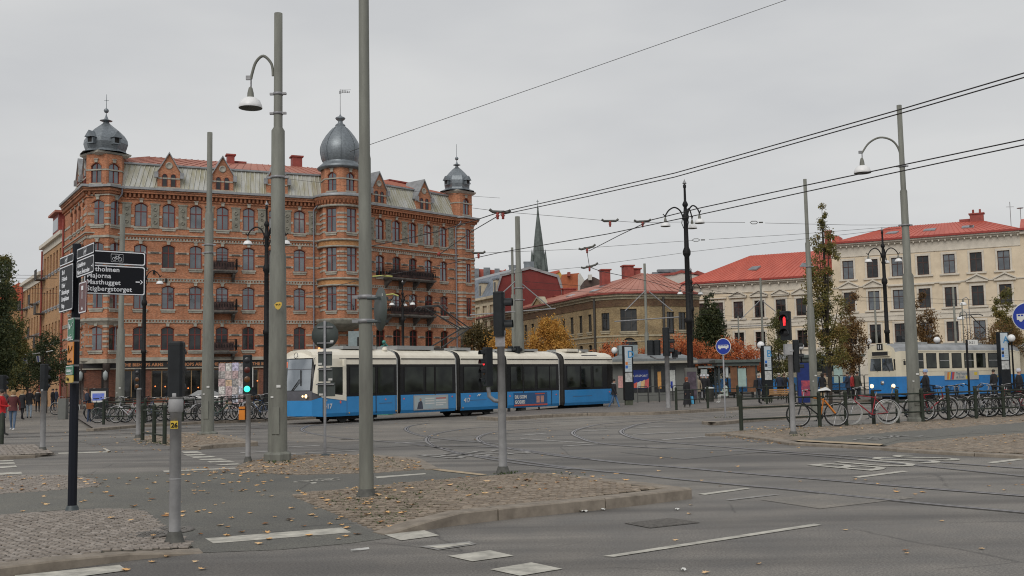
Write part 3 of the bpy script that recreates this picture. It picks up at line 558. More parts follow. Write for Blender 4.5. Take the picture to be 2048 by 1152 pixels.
def band(b, pts, z0, z1, out, mi=0, inn=.05):
    A = offs(pts, -out); B = offs(pts, inn); strip(b, B, z0, A, z0, mi); strip(b, A, z0, A, z1, mi); strip(b, A, z1, B, z1, mi)
    for k, s in ((0, 1), (-1, -1)):
        q = [(B[k].x, B[k].y, z0), (A[k].x, A[k].y, z0), (A[k].x, A[k].y, z1), (B[k].x, B[k].y, z1)]; b.add(q, [(0, 1, 2, 3)], mi)
def facade(b, p, a, L, z0, z1, cols, dep=.22, mi=0, mj=None, back=None):
    """wall along a from p; cols = [(centre, width, [(zb, zt, rise)..])], arched openings with reveals"""
    d = unit(a); inn = Vector((-d.y, d.x, 0)); mj = mi if mj is None else mj
    def w(s, z, e=0.): q = p+d*s+inn*e; return (q.x, q.y, z)
    cols = sorted(cols); s0 = 0
    for c, wd_, ops in cols+[(L, 0, [])]:
        s1 = c-wd_/2
        if s1 > s0+1e-4: b.add([w(s0, z0), w(s1, z0), w(s1, z1), w(s0, z1)], [(0, 1, 2, 3)], mi)
        if not wd_: break
        N = 6 if any(o[2] > 0 for o in ops) else 1
        for i in range(N):
            xa, xb = -1+2*i/N, -1+2*(i+1)/N; sa, sb = c+xa*wd_/2, c+xb*wd_/2
            za = zb = z0
            for (ob, ot, rise) in sorted(ops):
                b.add([w(sa, za), w(sb, zb), w(sb, ob), w(sa, ob)], [(0, 1, 2, 3)], mi)
                ta, tb = ot-rise*xa*xa, ot-rise*xb*xb
                b.add([w(sa, ta), w(sb, tb), w(sb, tb, dep), w(sa, ta, dep)], [(0, 1, 2, 3)], mj)
                b.add([w(sa, ob, dep), w(sb, ob, dep), w(sb, ob), w(sa, ob)], [(0, 1, 2, 3)], mj)
                if i == 0: b.add([w(sa, ob), w(sa, ta), w(sa, ta, dep), w(sa, ob, dep)], [(0, 1, 2, 3)], mj)
                if i == N-1: b.add([w(sb, ob, dep), w(sb, tb, dep), w(sb, tb), w(sb, ob)], [(0, 1, 2, 3)], mj)
                za, zb = ta, tb
            b.add([w(sa, za), w(sb, zb), w(sb, z1), w(sa, z1)], [(0, 1, 2, 3)], mi)
        s0 = c+wd_/2
def window_kit(wd_, h, rise, frame, glass, nv=2, cross=.68, fw=.07, sill=None, key=None, bars=(), recess=.2, curtain=None, lint=None):
    """meshes with origin at the middle of the opening's foot on the wall face; x right, y into the wall"""
    fr = MB(); N = 8 if rise > 0 else 1; y0, y1 = recess-.09, recess-.02
    def top(x): return h-rise*(2*x/wd_)**2
    for sx in (-1, 1): fr.bx(*(sorted((sx*wd_/2, sx*(wd_/2-fw)))), y0, y1, 0, top(wd_/2))
    fr.bx(-wd_/2+fw, wd_/2-fw, y0, y1, 0, fw)
    for i in range(N):
        xa, xb = -wd_/2+wd_*i/N, -wd_/2+wd_*(i+1)/N; za, zb = top(xa), top(xb)
        vs = [(x, y, z) for y in (y0, y1) for x, z in ((xa, za-fw), (xb, zb-fw), (xb, zb), (xa, za))]; fr.add(vs, [(0, 1, 2, 3), (0, 4, 5, 1)])
    for k in range(1, nv): x = -wd_/2+wd_*k/nv; fr.bx(x-fw*.5, x+fw*.5, y0-.012, y1, fw, top(x)-fw)
    if cross: fr.bx(-wd_/2+fw, wd_/2-fw, y0-.006, y1-.004, h*cross-fw*.5, h*cross+fw*.5)
    for z in bars: fr.bx(-wd_/2+fw, wd_/2-fw, y0+.01, y1-.01, z*h-.02, z*h+.02)
    gl = MB(); yy = recess-.045
    gl.add([(-wd_/2, yy, 0), (wd_/2, yy, 0)]+[(wd_/2-wd_*i/N, yy, top(wd_/2-wd_*i/N)) for i in range(N+1)], [tuple(range(N+3))])
    K = {'frame': fr.mesh('window', frame), 'pane': gl.mesh('pane', glass)}
    if sill: q = MB(); q.bx(-wd_/2-.1, wd_/2+.1, -.14, .1, -.14, -.002); q.bx(-wd_/2-.04, wd_/2+.04, -.09, .0, -.3, -.142); K['sill'] = q.mesh('sill', sill)
    if key:
        q = MB(); q.bx(-.13, .13, -.1, .0, h+.03, h+.28); q.bx(-.19, .19, -.13, 0, h+.28, h+.36)
        K['keystone'] = q.mesh('keystone', key)
        q = MB()
        for i in range(N):
            xa, xb = -(wd_/2+.02)+(wd_+.04)*i/N, -(wd_/2+.02)+(wd_+.04)*(i+1)/N; f = lambda x: h-rise*(2*x/wd_)**2
            vs = [(x, y, z) for y in (-.035, .0) for x, z in ((xa, f(xa)+.003), (xb, f(xb)+.003), (xb, f(xb)+.15), (xa, f(xa)+.15))]; q.add(vs, [(0, 1, 2, 3), (0, 4, 5, 1), (3, 2, 6, 7)])
        K['arch'] = q.mesh('arch', lint or M_brickd)
    if curtain:
        q = MB(); n = 9
        for sx in (-1, 1):
            xs = [sx*(wd_/2-.02-(wd_*.26)*i/n) for i in range(n+1)]; hh = top(wd_/2)-.02
            vs = [(x, recess+.06+.03*(i % 2), z) for z in (.03, hh) for i, x in enumerate(xs)]; q.add(vs, [(i, i+1, n+2+i, n+1+i) for i in range(n)])
        K['curtain'] = q.mesh('curtain', curtain)
    return K
def put_window(K, root, p, a, s, z, out=0., curtain=False):
    d = unit(a); q = p+d*s-Vector((-d.y, d.x, 0))*out
    o = inst('window', K['frame'], root, (q.x, q.y, z), rz=a, world=True)
    for k in ('pane', 'sill', 'keystone', 'arch'):
        if k in K: inst(k, K[k], o)
    if curtain and 'curtain' in K: inst('curtain', K['curtain'], o)
    return o
def glass_mat(name, col, refl=.35, spec=.8):
    m = bpy.data.materials.new(name); m.use_nodes = True; n = m.node_tree.nodes; l = m.node_tree.links; b = n['Principled BSDF']
    b.inputs['Base Color'].default_value = (*col, 1); b.inputs['Roughness'].default_value = .04; b.inputs['Specular IOR Level'].default_value = spec
    g = n.new('ShaderNodeNewGeometry'); z = n.new('ShaderNodeTexNoise'); z.inputs['Scale'].default_value = .9; z.inputs['Detail'].default_value = 2; l.new(g.outputs['Position'], z.inputs['Vector'])
    c = n.new('ShaderNodeValToRGB'); e = c.color_ramp.elements; e[0].position = .38; e[1].position = .62; e[0].color = (*[x*.3 for x in col], 1); e[1].color = (*[x*1.5 for x in col], 1); l.new(z.outputs[0], c.inputs[0]); l.new(c.outputs[0], b.inputs['Base Color'])
    gl = n.new('ShaderNodeBsdfGlossy'); gl.inputs['Roughness'].default_value = .03; gl.inputs['Color'].default_value = (.8, .9, 1, 1); mxs = n.new('ShaderNodeMixShader'); mxs.inputs[0].default_value = refl
    bp = n.new('ShaderNodeBump'); bp.inputs['Strength'].default_value = .12; bp.inputs['Distance'].default_value = .05; l.new(z.outputs[0], bp.inputs['Height']); l.new(bp.outputs[0], gl.inputs['Normal'])
    l.new(b.outputs[0], mxs.inputs[1]); l.new(gl.outputs[0], mxs.inputs[2]); l.new(mxs.outputs[0], n['Material Output'].inputs[0]); MATS[name] = m; return m
M_gl1 = glass_mat('sky_reflecting_pane', (.05, .056, .06), .1); M_gl2 = glass_mat('dim_pane', (.022, .022, .021), .02, .4); M_gl3 = glass_mat('curtained_pane', (.17, .165, .15), .08)
# ================================================================ THE BRICK CORNER BUILDING
AL, AR, AS = R(24.1), R(48.3), R(-57.9)
dl, dr_, ds = unit(AL), unit(AR), unit(AS)
J = V2(-16.03, 95.8); PL = V2(-33.5, 88.); PS = V2(-41.8, 96.5); PR = J+dr_*18.0
Q1 = meet(PS, ds, PL, dl); LS = (Q1-PS).length; LL = (J-Q1).length; off0 = (PL-Q1).length
BB = empty('brick_corner_building', (-16, 96, 0), 'ornate five storey orange brick corner building with three onion domed turrets and a pub below', 'building')
outline = [PS, Q1, J, PR, PR+Vector((-dr_.y, dr_.x, 0))*13]
GZ, CZ = 4.05, 18.0
kit = window_kit(1.05, 2.02, .2, M_red, M_gl1, 2, .66, .075, M_stone, M_stone, curtain=M_curtain); kit_d = dict(kit); 
def variants(k):
    o = []
    for g in (M_gl1, M_gl2, M_gl3):
        m_ = k['pane'].copy(); m_.materials.clear(); m_.materials.append(g); q = dict(k); q['pane'] = m_; o.append(q)
    return o
KV = variants(kit); rb = random.Random(4)
kit4 = variants(window_kit(1.05, 2.08, .26, M_red, M_gl1, 2, .64, .075, M_stone, M_stone, curtain=M_curtain))
FL = [4.88, 8.42, 11.98]; TF = 15.52
sl = [off0+1.79+2.285*i for i in range(7)]; sr = [2.9, 5.05, 7.2, 9.35, 11.48, 13.62]
ss = [LS-1.5-2.0*i for i in range(4)]
wall = MB()
ops = [(z, z+2.02, .2) for z in FL]+[(TF, TF+2.08, .26)]
facade(wall, Q1, AL, LL, GZ, CZ, [(s, 1.05, ops) for s in sl]); facade(wall, J, AR, 18., GZ, CZ, [(s, 1.05, ops) for s in sr]+[(16.3, .7, [(z, z+2.0, .1) for z in FL+[TF]])])
facade(wall, PS, AS, LS, GZ, CZ, [(s, 1.05, ops) for s in ss])
pE, pN = outline[3], outline[4]
for a_, b_ in ((pE, pN), (pN, V2(-30, 110)), (V2(-30, 110), PS)): wall.add([(a_.x, a_.y, 0), (b_.x, b_.y, 0), (b_.x, b_.y, CZ), (a_.x, a_.y, CZ)], [(0, 1, 2, 3)])
wall.build('wall', M_brick, BB, True)
pane_row = {0: [1, 1, 1, 1, 1], 1: [0, 1, 0], 2: [0, 0, 1], 3: [0, 0, 0, 2]}
for p, a, S_ in ((Q1, AL, sl), (J, AR, sr), (PS, AS, ss)):
    for s in S_:
        for fi, z in enumerate(FL): put_window(KV[rb.choice(pane_row[fi])], BB, p, a, s, z, curtain=rb.random() < .5)
        put_window(kit4[rb.choice(pane_row[3])], BB, p, a, s, TF, curtain=rb.random() < .3)
kn = variants(window_kit(.7, 2.0, .1, M_red, M_gl1, 1, .66, .08, M_stone, None))
for z in FL+[TF]: put_window(kn[0], BB, J, AR, 16.3, z)
# stone bands and brick cornices
st = MB(); dt = MB()
three = outline[:4]
for z in (7.3, 10.87, 14.42):
    band(st, three, z-.09, z-.02, .07); band(st, three, z+.16, z+.22, .07)
    for (p, a, L) in ((PS, AS, LS), (Q1, AL, LL), (J, AR, 18.)):
        d = unit(a); n_ = int(L/.26)
        for i in range(n_): q = p+d*(.1+i*.26)-Vector((-d.y, d.x, 0))*.035; dt.box((q.x, q.y, z+.07), (.12, .07, .15), a)
band(st, three, 14.78, 14.88, .16)
b_=MB(); band(b_, three, 14.6, 14.78, .1); b_.build('brick_course', M_brickd, BB, True)
def between(cols, w_, L):
    cs = sorted(cols); o = []; prev = 0
    for c in cs+[L]:
        e = c-w_/2 if c != L else L
        if e-prev > .25: o.append((prev+.06, e-.06))
        prev = c+w_/2
    return o
sb = MB()
for (p, a, cols, L) in ((Q1, AL, sl, LL), (J, AR, sr, 15.3), (PS, AS, ss, LS)):
    d = unit(a); inn = Vector((-d.y, d.x, 0))
    for x0, x1 in between(cols, 1.05, L):
        for fz in FL:
            for h_ in (.38, 1.32):
                q = p+d*((x0+x1)/2)-inn*.02; sb.box((q.x, q.y, fz+h_), (x1-x0, .06, .17), a); w_ = min(x1-x0, 1.1)*.62; q = p+d*((x0+x1)/2)-inn*.06; sb.box((q.x, q.y, fz+h_), (w_, .06, .1), a, 1)
        for h_ in (.0, .92): q = p+d*((x0+x1)/2)-inn*.02; sb.box((q.x, q.y, TF+h_), (x1-x0, .05, .2), a)
sb.build('stone_bands', [M_stone, mat('sooty_stone', (.1, .095, .085), .9, 0, .2, 3, coord='Position')], BB, True, kind='stuff')
st.build('string_course', M_stone, BB, True); dt.build('dentils', M_stone, BB, True, kind='stuff')
pm = MB(); pm.bx(-.34, .34, -.07, 0, -.1, 1.95); pm.bx(-.42, .42, -.1, -.0, 1.95, 2.07)
for z_, r_ in ((1.55, .19), (1.05, .12), (.42, .18)):
    pm.T = Matrix.Translation((0, -.07, z_)) @ Matrix.Rotation(R(90), 4, 'X'); pm.lathe([(r_*.45, .01), (r_*.55, .05), (r_*.85, .06), (r_, .0)], 10); pm.T = None
pm = pm.mesh('stone_panel', mat('dark_sandstone', (.24, .23, .19), .9, 0, .25, 3, coord='Position'))
for (p, a, cols, L) in ((Q1, AL, sl, LL), (J, AR, sr, 15.3)):
    d = unit(a); cs = [x for x in between(cols, 1.05, L)]
    for x0, x1 in cs[:]:
        c = (x0+x1)/2 if x1-x0 < 1.6 else (x1-.6 if x0 < 1 else x0+.6)
        q = p+d*c; inst('stone_panel', pm, BB, (q.x, q.y, TF), rz=a, world=True)
co = MB()
band(co, three, 17.86, 17.98, .1); band(co, three, 18.38, 18.56, .34); band(co, three, 18.56, 18.68, .42); co.build('brick_cornice', M_brick, BB, True)
dn = MB()
for (p, a, L) in ((PS, AS, LS), (Q1, AL, LL), (J, AR, 18.)):
    d = unit(a)
    for i in range(int(L/.36)): q = p+d*(.15+i*.36)-Vector((-d.y, d.x, 0))*.13; dn.box((q.x, q.y, 18.2), (.17, .26, .34), a)
dn.build('cornice_brackets', M_brickd, BB, True, kind='stuff')
wl2 = MB(); strip(wl2, three, 17.98, three, 18.56); wl2.build('frieze', M_brickd, BB, True)
gu = MB(); band(gu, outline, 18.7, 18.9, .55, 0, .3); gu.build('gutter', M_zinclt, BB, True)
# roof
full = outline
A0 = offs(full, .25); A1 = offs(full, 1.15); A1b = offs(full, 1.0); A2 = offs(full, 6.0)
rf = MB(); strip(rf, A0, 18.88, A1, 21.15); rf.build('mansard_roof', M_mans, BB, True)
seams = MB()
for (i, n_) in ((0, 24), (1, 52), (2, 50)):
    for k in range(n_):
        t = (k+.5)/n_; p = A0[i].lerp(A0[i+1], t); q = A1[i].lerp(A1[i+1], t); out = (p-q).normalized()*.03; seams.cyl((p.x+out.x, p.y+out.y, 18.92), (q.x+out.x, q.y+out.y, 21.15), .045, n=4, smooth=False)
seams.build('roof_seams', M_mans, BB, True, kind='stuff')
rf = MB(); band(rf, offs(full, 1.1), 21.15, 21.3, .12, 0, .1); rf.build('mansard_trim', M_zinclt, BB, True)
rf = MB(); strip(rf, A1b, 21.3, A2, 22.95); A3 = offs(full, 7.2); strip(rf, A2, 22.95, A3, 22.6); rf.build('upper_roof', M_redroof, BB, True)
rs = MB()
for (i, n_) in ((0, 12), (1, 28), (2, 26)):
    for k in range(n_):
        t = (k+.5)/n_; p = A1b[i].lerp(A1b[i+1], t); q = A2[i].lerp(A2[i+1], t); rs.cyl((p.x, p.y, 21.33), (q.x, q.y, 22.98), .03, n=4, smooth=False)
rs.build('upper_roof_seams', M_redroof, BB, True, kind='stuff')
def chimney(p, a, w_, d_, z0, z1, mt=M_redch, parent=None, pots=0):
    b = MB(); b.box((p[0], p[1], (z0+z1)/2), (w_, d_, z1-z0), a); b.box((p[0], p[1], z1+.06), (w_+.25, d_+.25, .14), a)
    for i in range(pots): q = V2(*p[:2])+unit(a)*((i+.5)/pots-.5)*w_; b.cyl((q.x, q.y, z1+.1), (q.x, q.y, z1+.6), .14, .12, 8)
    return b.build('chimney', mt, parent or BB, True)
def bpt(u, Y): return (X_(u, Y), Y)
chimney(bpt(457, 97), AL, .65, .7, 22, 23.4); chimney(bpt(476, 98), AL, .9, .5, 22, 22.9); chimney(bpt(591, 101), AL, .95, .9, 22, 24.0); chimney(bpt(709, 104), AL, 1.2, 1, 21, 23.9); chimney(bpt(795, 112), AR, 3.2, 1.2, 21.5, 23.4); chimney(bpt(262, 96), AL, 1.2, .6, 22, 22.9)
# gabled brick dormers
kd = window_kit(.42, 1.15, .2, M_red, M_gl1, 1, 0, .05)
def dormer(p, a, s):
    d = unit(a); inn = Vector((-d.y, d.x, 0)); q = p+d*s+inn*.25; o = empty('dormer', Vector((q.x, q.y, 18.9))-wl(BB), rz=a); o.parent = BB
    b = MB(); w_ = .95
    b.bx(-w_, w_, 0, .3, 0, 1.55); b.add([(-w_, y, 1.55) for y in (0, .3)]+[(w_, y, 1.55) for y in (0, .3)]+[(0, y, 3.2) for y in (0, .3)], [(0, 2, 4), (1, 5, 3), (0, 4, 5, 1), (2, 3, 5, 4)])
    b.bx(-w_, -w_+.08, .3, 1.6, 0, 1.55); b.bx(w_-.08, w_, .3, 1.6, 0, 1.55); b.build('dormer_wall', M_brick, o)
    b = MB()
    for sx in (-1, 1):
        b.add([(sx*(w_+.2), -.15, 1.35), (0, -.15, 3.38), (0, 2.6, 3.38), (sx*(w_+.2), 1.8, 1.35)]+[(sx*(w_+.2), -.15, 1.23), (0, -.15, 3.22), (0, 2.6, 3.22), (sx*(w_+.2), 1.8, 1.23)], [(0, 1, 2, 3), (4, 7, 6, 5), (0, 4, 5, 1), (0, 3, 7, 4)])
        b.box((sx*(w_+.12), -.1, 1.28), (.32, .3, .5))
    b.build('dormer_roof', M_zinclt, o)
    b = MB(); b.T = Matrix.Translation((0, -.02, 2.15)) @ Matrix.Rotation(R(90), 4, 'X'); b.lathe([(0, 0), (.2, 0), (.22, .04), (.3, .04), (.32, -.02)], 14); b.build('round_louvre', M_stone, o)
    for sx in (-1, 1):
        b = MB(); N = 6; b.add([(sx*.36-.19, -.012, .3), (sx*.36+.19, -.012, .3)]+[(sx*.36+.19*math.cos(math.pi*i/N), -.012, 1.2+.2*math.sin(math.pi*i/N)) for i in range(N+1)], [tuple(range(N+3))]); b.build('dormer_pane', M_gl2, o)
        b = MB(); b.tube([(sx*.36-.2, -.03, .3), (sx*.36-.2, -.03, 1.2)]+[(sx*.36+.2*math.cos(math.pi-math.pi*i/N), -.03, 1.2+.2*math.sin(math.pi*i/N)) for i in range(1, N)]+[(sx*.36+.2, -.03, 1.2), (sx*.36+.2, -.03, .3)], .03, 4); b.build('dormer_frame', M_red, o)
    b = MB(); b.bx(-w_*.95, w_*.95, -.05, 0, .95, 1.08); b.bx(-w_-.05, w_+.05, -.12, .0, .12, .24); b.build('dormer_band', M_stone, o)
for s in (sl[1], sl[3], sl[5]+.3): dormer(Q1, AL, s)
for s in (5.2, 11.2): dormer(J, AR, s)
for s in (LS-2.6, LS-5.6): dormer(PS, AS, s)
# balconies
def balcony(p, a, s, z, w_, label=None):
    d = unit(a); q = p+d*s; o = empty('balcony', Vector((q.x, q.y, z))-wl(BB), rz=a); o.parent = BB; dp = 1.05
    b = MB(); b.bx(-w_/2, w_/2, -dp, 0, -.14, 0); b.bx(-w_/2+.08, w_/2-.08, -dp+.08, 0, -.24, -.14)
    for k in range(2 if w_ < 4 else 4):
        x = (-w_/2+.3)+(w_-.6)*k/(1 if w_ < 4 else 3); b.add([(x+e, y, zz) for e in (-.11, .11) for y, zz in ((0, -.24), (-dp*.8, -.24), (-dp*.8, -.38), (0, -1.05))], [(0, 1, 2, 3), (7, 6, 5, 4), (1, 5, 6, 2), (2, 6, 7, 3)])
    b.build('balcony_slab', mat('weathered_balcony_stone', (.12, .11, .1), .9, 0, .35, 3, coord='Position'), o)
    b = MB(); hr = 1.02
    for y0, x0, y1, x1 in ((-dp+.05, -w_/2+.05, -dp+.05, w_/2-.05), (-dp+.05, -w_/2+.05, 0, -w_/2+.05), (-dp+.05, w_/2-.05, 0, w_/2-.05)):
        for z_ in (.08, .8, hr): b.tube([(x0, y0, z_), (x1, y1, z_)], .022, 4)
        L_ = math.hypot(x1-x0, y1-y0); n_ = int(L_/.11)
        for i in range(n_+1): x, y = x0+(x1-x0)*i/n_, y0+(y1-y0)*i/n_; b.tube([(x, y, .08), (x, y, hr)], .011, 3)
        for i in range(0, n_, 2): x, y = x0+(x1-x0)*(i+.5)/n_, y0+(y1-y0)*(i+.5)/n_; b.tube([(x, y, .3), (x, y, .62)], .028, 4)
    b.build('iron_railing', M_black, o)
    b = MB(); b.bx(-w_/2+.3, w_/2-.3, -dp+.12, -dp+.2, .05, .75); b.build('balcony_screen', mat('faded_screen_cloth', (.1, .06, .055), .9, 0, .4, 2, coord='Position'), o)
for z in FL: balcony(Q1, AL, sl[3], z-.12, 2.4)
for z in FL[1:]: balcony(J, AR, (sr[2]+sr[3])/2+.2, z-.12, 6.2)
# downpipes
def pipe(pts, r, mt, root=BB): b = MB(); b.tube(pts, r, 6); return b.build('downpipe', mt, root, True)
M_pipe = mat('grey_downpipe', (.24, .25, .29), .5, .2, .1, 3)
for (p, a, s) in ((Q1, AL, off0-.15), (Q1, AL, LL-2.35), (J, AR, 15.3), (J, AR, 1.55)):
    d = unit(a); inn = Vector((-d.y, d.x, 0)); q = p+d*s-inn*.14; q2 = p+d*(s+.35)-inn*.55; pipe([(q2.x, q2.y, 18.65), (q2.x, q2.y, 18.2), (q.x, q.y, 17.7), (q.x, q.y, 4.2)], .07, M_pipe)
# ---- ground floor: pub front
M_pubdark = mat('dark_pub_joinery', (.022, .02, .02), .5, 0, .3, 2); M_tan = mat('tan_window_frame', (.3, .19, .09), .6, 0, .1, 3); M_gold = mat('gold_lettering', (.5, .22, .1), .5, 0, .1, 3)
gf = MB(); three_ = three
for (p, a, L, cols) in ((Q1, AL, LL, [(off0+1.2+2.45*i, 1.7) for i in range(7)]), (J, AR, 18., [(2.2+2.5*i, 1.6) for i in range(6)]), (PS, AS, LS, [(LS-1.6-2.2*i, 1.3) for i in range(4)])):
    facade(gf, p, a, L, 0, GZ, [(c, w_, [(.75, 3.2, 0)]) for c, w_ in cols], .2)
    kp = window_kit(cols[0][1], 2.45, 0, M_tan, M_gl2, 2, .0, .07, None, None, recess=.18)
    for c, w_ in cols: put_window(kp, BB, p, a, c, .75)
gf.build('ground_floor_wall', brick_mat('pub_red_brick', (.26, .09, .05), (.19, .07, .04), (.16, .1, .08), stain=.3), BB, True)
fb = MB(); band(fb, three, 3.38, 3.98, .1); fb.build('fascia_board', M_pubdark, BB, True); fb = MB(); band(fb, three, 3.98, 4.12, .3); band(fb, three, 3.28, 3.38, .16); fb.build('fascia_moulding', mat('cream_moulding', (.36, .33, .27), .6, 0, .1, 3), BB, True)
fb = MB(); band(fb, three, 4.12, 4.28, .2); band(fb, three, 0, .4, .06); fb.build('plinth_course', M_stone, BB, True)
def wall_text(txt, size, p, a, s, z, mt, out=.12, parent=BB, **k):
    d = unit(a); inn = Vector((-d.y, d.x, 0)); q = p+d*s-inn*out; return put_text(txt, size, parent, (q.x, q.y, z), ((d.x, d.y, 0), (0, 0, 1), (-inn.x, -inn.y, 0)), mt, world=True, **k)
for k in range(5): wall_text('THE BISHOPS ARMS', .38, Q1, AL, off0+.45+3.6*k, 3.53, M_gold, .108, bold=.012, sx=1.0)
for k in range(4): wall_text('THE BISHOPS ARMS', .38, J, AR, 1.6+3.9*k, 3.53, M_gold, .108, bold=.012)
# warm lamps inside
lb = MB()
for k in range(14):
    q = Q1+dl*(off0+2.2+.95*k+rb.uniform(-.3, .3))+Vector((-dl.y, dl.x, 0))*(-.03); lb.lathe([(0, -.05), (.05, -.03), (.06, .02), (0, .07)], 8, (q.x, q.y, 1.55+rb.uniform(-.1, .6)))
for k in range(0): pass
lb.build('red_lantern_string', mat('lit_orange_lantern', (.8, .2, .05), .5, 0, 0, emit=(1, .25, .06), estr=1.6), BB, True)
# ---- polygonal bays and turrets
def ring(c, r, angs): return [V2(c[0]+r*math.cos(a), c[1]+r*math.sin(a)) for a in angs]
def bay(pts, z0, z1, wins, kitw, name='bay_wall', wmat=M_brick, wd_=.9):
    """pts: outline walked with the inside on the left"""
    b = MB()
    for i in range(len(pts)-1):
        p, q = pts[i], pts[i+1]; L = (q-p).length; a = math.atan2(q.y-p.y, q.x-p.x)
        facade(b, p, a, L, z0, z1, [(L/2, wd_ if L > wd_+.3 else L*.5, [(z, z+h, r) for z, h, r in wins])] if i in kitw else [], .18)
        if i in kitw:
            for z, h, r in wins:
                kk = BK.setdefault((round(wd_ if L > wd_+.3 else L*.5, 2), h, r), window_kit(wd_ if L > wd_+.3 else L*.5, h, r, M_red, M_gl1, 2 if L > 1.1 else 1, .66, .07, M_stone, M_stone if r > .15 else None, recess=.16)); put_window(kk, BB, p, a, L/2, z)
    return b.build(name, wmat, BB, True)
BK = {}
def bands(pts, zs, mt=M_stone, name='stone_band', out=.03, inn=.05):
    for z0, z1, *o in zs: b = MB(); band(b, pts, z0, z1, o[0] if o else out, 0, inn); b.build(name, mt, BB, True)
def strips_between(pts, kitw, zs, wd_=.9, out=.03, mt=M_stone):
    b = MB()
    for i in range(len(pts)-1):
        p, q = pts[i], pts[i+1]; L = (q-p).length; d = (q-p).normalized(); inn = Vector((-d.y, d.x, 0)); w_ = wd_ if L > wd_+.3 else L*.5
        segs = [(0, L/2-w_/2-.06), (L/2+w_/2+.06, L)] if i in kitw else [(0, L)]
        for s0, s1 in segs:
            if s1-s0 < .05: continue
            for z in zs: c = p+d*((s0+s1)/2)-inn*.01; b.box((c.x, c.y, z), (s1-s0, .07, .17), math.atan2(d.y, d.x))
    return b.build('stone_stripes', mt, BB, True, kind='stuff')
# left corner bay
lc = [V2(-36.9, 88.9), V2(-35.9, 87.15), V2(-33.95, 86.95), V2(-33.25, 88.3)]
W4 = [(FL[0], 2.0, .2), (FL[1], 2.02, .2), (FL[2], 2.02, .2), (TF, 2.1, .26)]
bay(lc, 3.9, 18.2, W4, (1, 2), wd_=1.1); strips_between(lc, (1, 2), [FL[0]-.1+.42*k for k in range(1, 6)]+[z+.4*k for z in (FL[1], FL[2], TF) for k in (0, 1.3, 2.6, 4)], 1.1)
bands(lc, [(7.5, 7.6, .12), (10.8, 10.95, .06), (14.4, 14.6, .1), (18.0, 18.1, .1)]); bands(lc, [(18.2, 18.4, .15), (18.4, 18.62, .35)], M_brick, 'bay_cornice'); bands(lc, [(18.66, 18.86, .6, )], M_zinclt, 'bay_gutter', inn=1.2)
cb_ = MB(); cb_.loft([[(p.x, p.y, z) for p in offs(lc, e)] for z, e in ((7.5, -.3), (7.36, -.3), (7.2, -.14), (7.0, .0), (6.92, .05))]); cb_.build('bay_corbel', M_stone, BB, True)
tc_ = V2(-35.0, 88.7)
def turret(c, z0, z1, angs, r, win, wz, wh, drum='turret_wall', wr=.3, wd_=.85):
    pts = ring(c, r, angs); bay(pts, z0, z1, [(wz, wh, wr)], win, drum, wd_=wd_)
    bands(pts, [(wz+wh*.62, wz+wh*.62+.12, .05), (z0, z0+.14, .12)]); return pts
aL = [R(x) for x in (-195, -150, -90, -40, 20)]
turret((tc_.x, tc_.y), 18.8, 21.6, [R(x) for x in (-190, -128, -66, -20, 40)], 1.75, (1, 2), 19.1, 1.75, wd_=.95)
M_scale = mat('zinc_dome_scales', (.21, .235, .255), .42, .5, .2, 5, .25, coord='Position', stretch=(1, 1, 1.6))
def onion(c, z, prof, n, name='onion_dome', a0=0., smooth=False, mt=None): b = MB(); b.lathe(prof, n, (c[0], c[1], z), 0, smooth, a0); return b.build(name, mt or M_scale, BB, True)
onion(tc_, 0, [(1.72, 21.5), (2.15, 21.68), (2.2, 21.84), (1.95, 21.9)], 4, 'turret_eave', R(5), mt=mat('painted_eave', (.4, .38, .33), .6, 0, .1, 3))
onion(tc_, 0, [(2.15, 21.86), (1.75, 22.0), (1.66, 22.15), (1.75, 22.4), (1.85, 22.75), (1.8, 23.1), (1.55, 23.5), (1.1, 23.95), (.6, 24.35), (.3, 24.6), (.22, 24.75), (.55, 24.85), (.2, 24.98), (.07, 25.3), (.03, 25.5)], 8, a0=R(10))
def finial(c, z, rball, ztop, cross=True):
    b = MB(); b.lathe([(0, z-rball), (rball*.7, z-rball*.7), (rball, z), (rball*.7, z+rball*.7), (0, z+rball)], 12, (c[0], c[1], 0)); b.cyl((c[0], c[1], z-.7), (c[0], c[1], ztop), .035, .02, 5)
    if cross: b.box((c[0], c[1], ztop-.55), (.4, .03, .03)); b.lathe([(0, -.06), (.06, 0), (0, .06)], 6, (c[0], c[1], ztop-.55))
    return b.build('finial', M_zinc, BB, True)
finial(tc_, 25.75, .22, 27.2)
def dome_dormer(c, ang, r, z, s=1.):
    o = empty('dome_dormer', Vector((c[0]+r*math.cos(ang), c[1]+r*math.sin(ang), z))-wl(BB), rz=ang-R(90)); o.parent = BB; b = MB(); w_ = .3*s
    b.bx(-w_, w_, -.6, .25, -.3*s, .25*s); b.add([(-w_-.1, -.6, .2*s), (w_+.1, -.6, .2*s), (0, -.6, .72*s), (-w_-.1, .42, .2*s), (w_+.1, .42, .2*s), (0, .42, .72*s)], [(0, 3, 5, 2), (1, 2, 5, 4), (3, 4, 5)]); b.build('dormer_hood', M_zinc, o)
    b = MB(); b.add([(-w_*.6, .256, -.2*s), (w_*.6, .256, -.2*s), (w_*.6, .256, .15*s), (0, .256, .45*s), (-w_*.6, .256, .15*s)], [(0, 1, 2, 3, 4)]); b.build('dormer_louvre', M_room, o)
dome_dormer(tc_, R(-108), 1.75, 22.8, 1.1); dome_dormer(tc_, R(-42), 1.75, 22.8, 1.1)
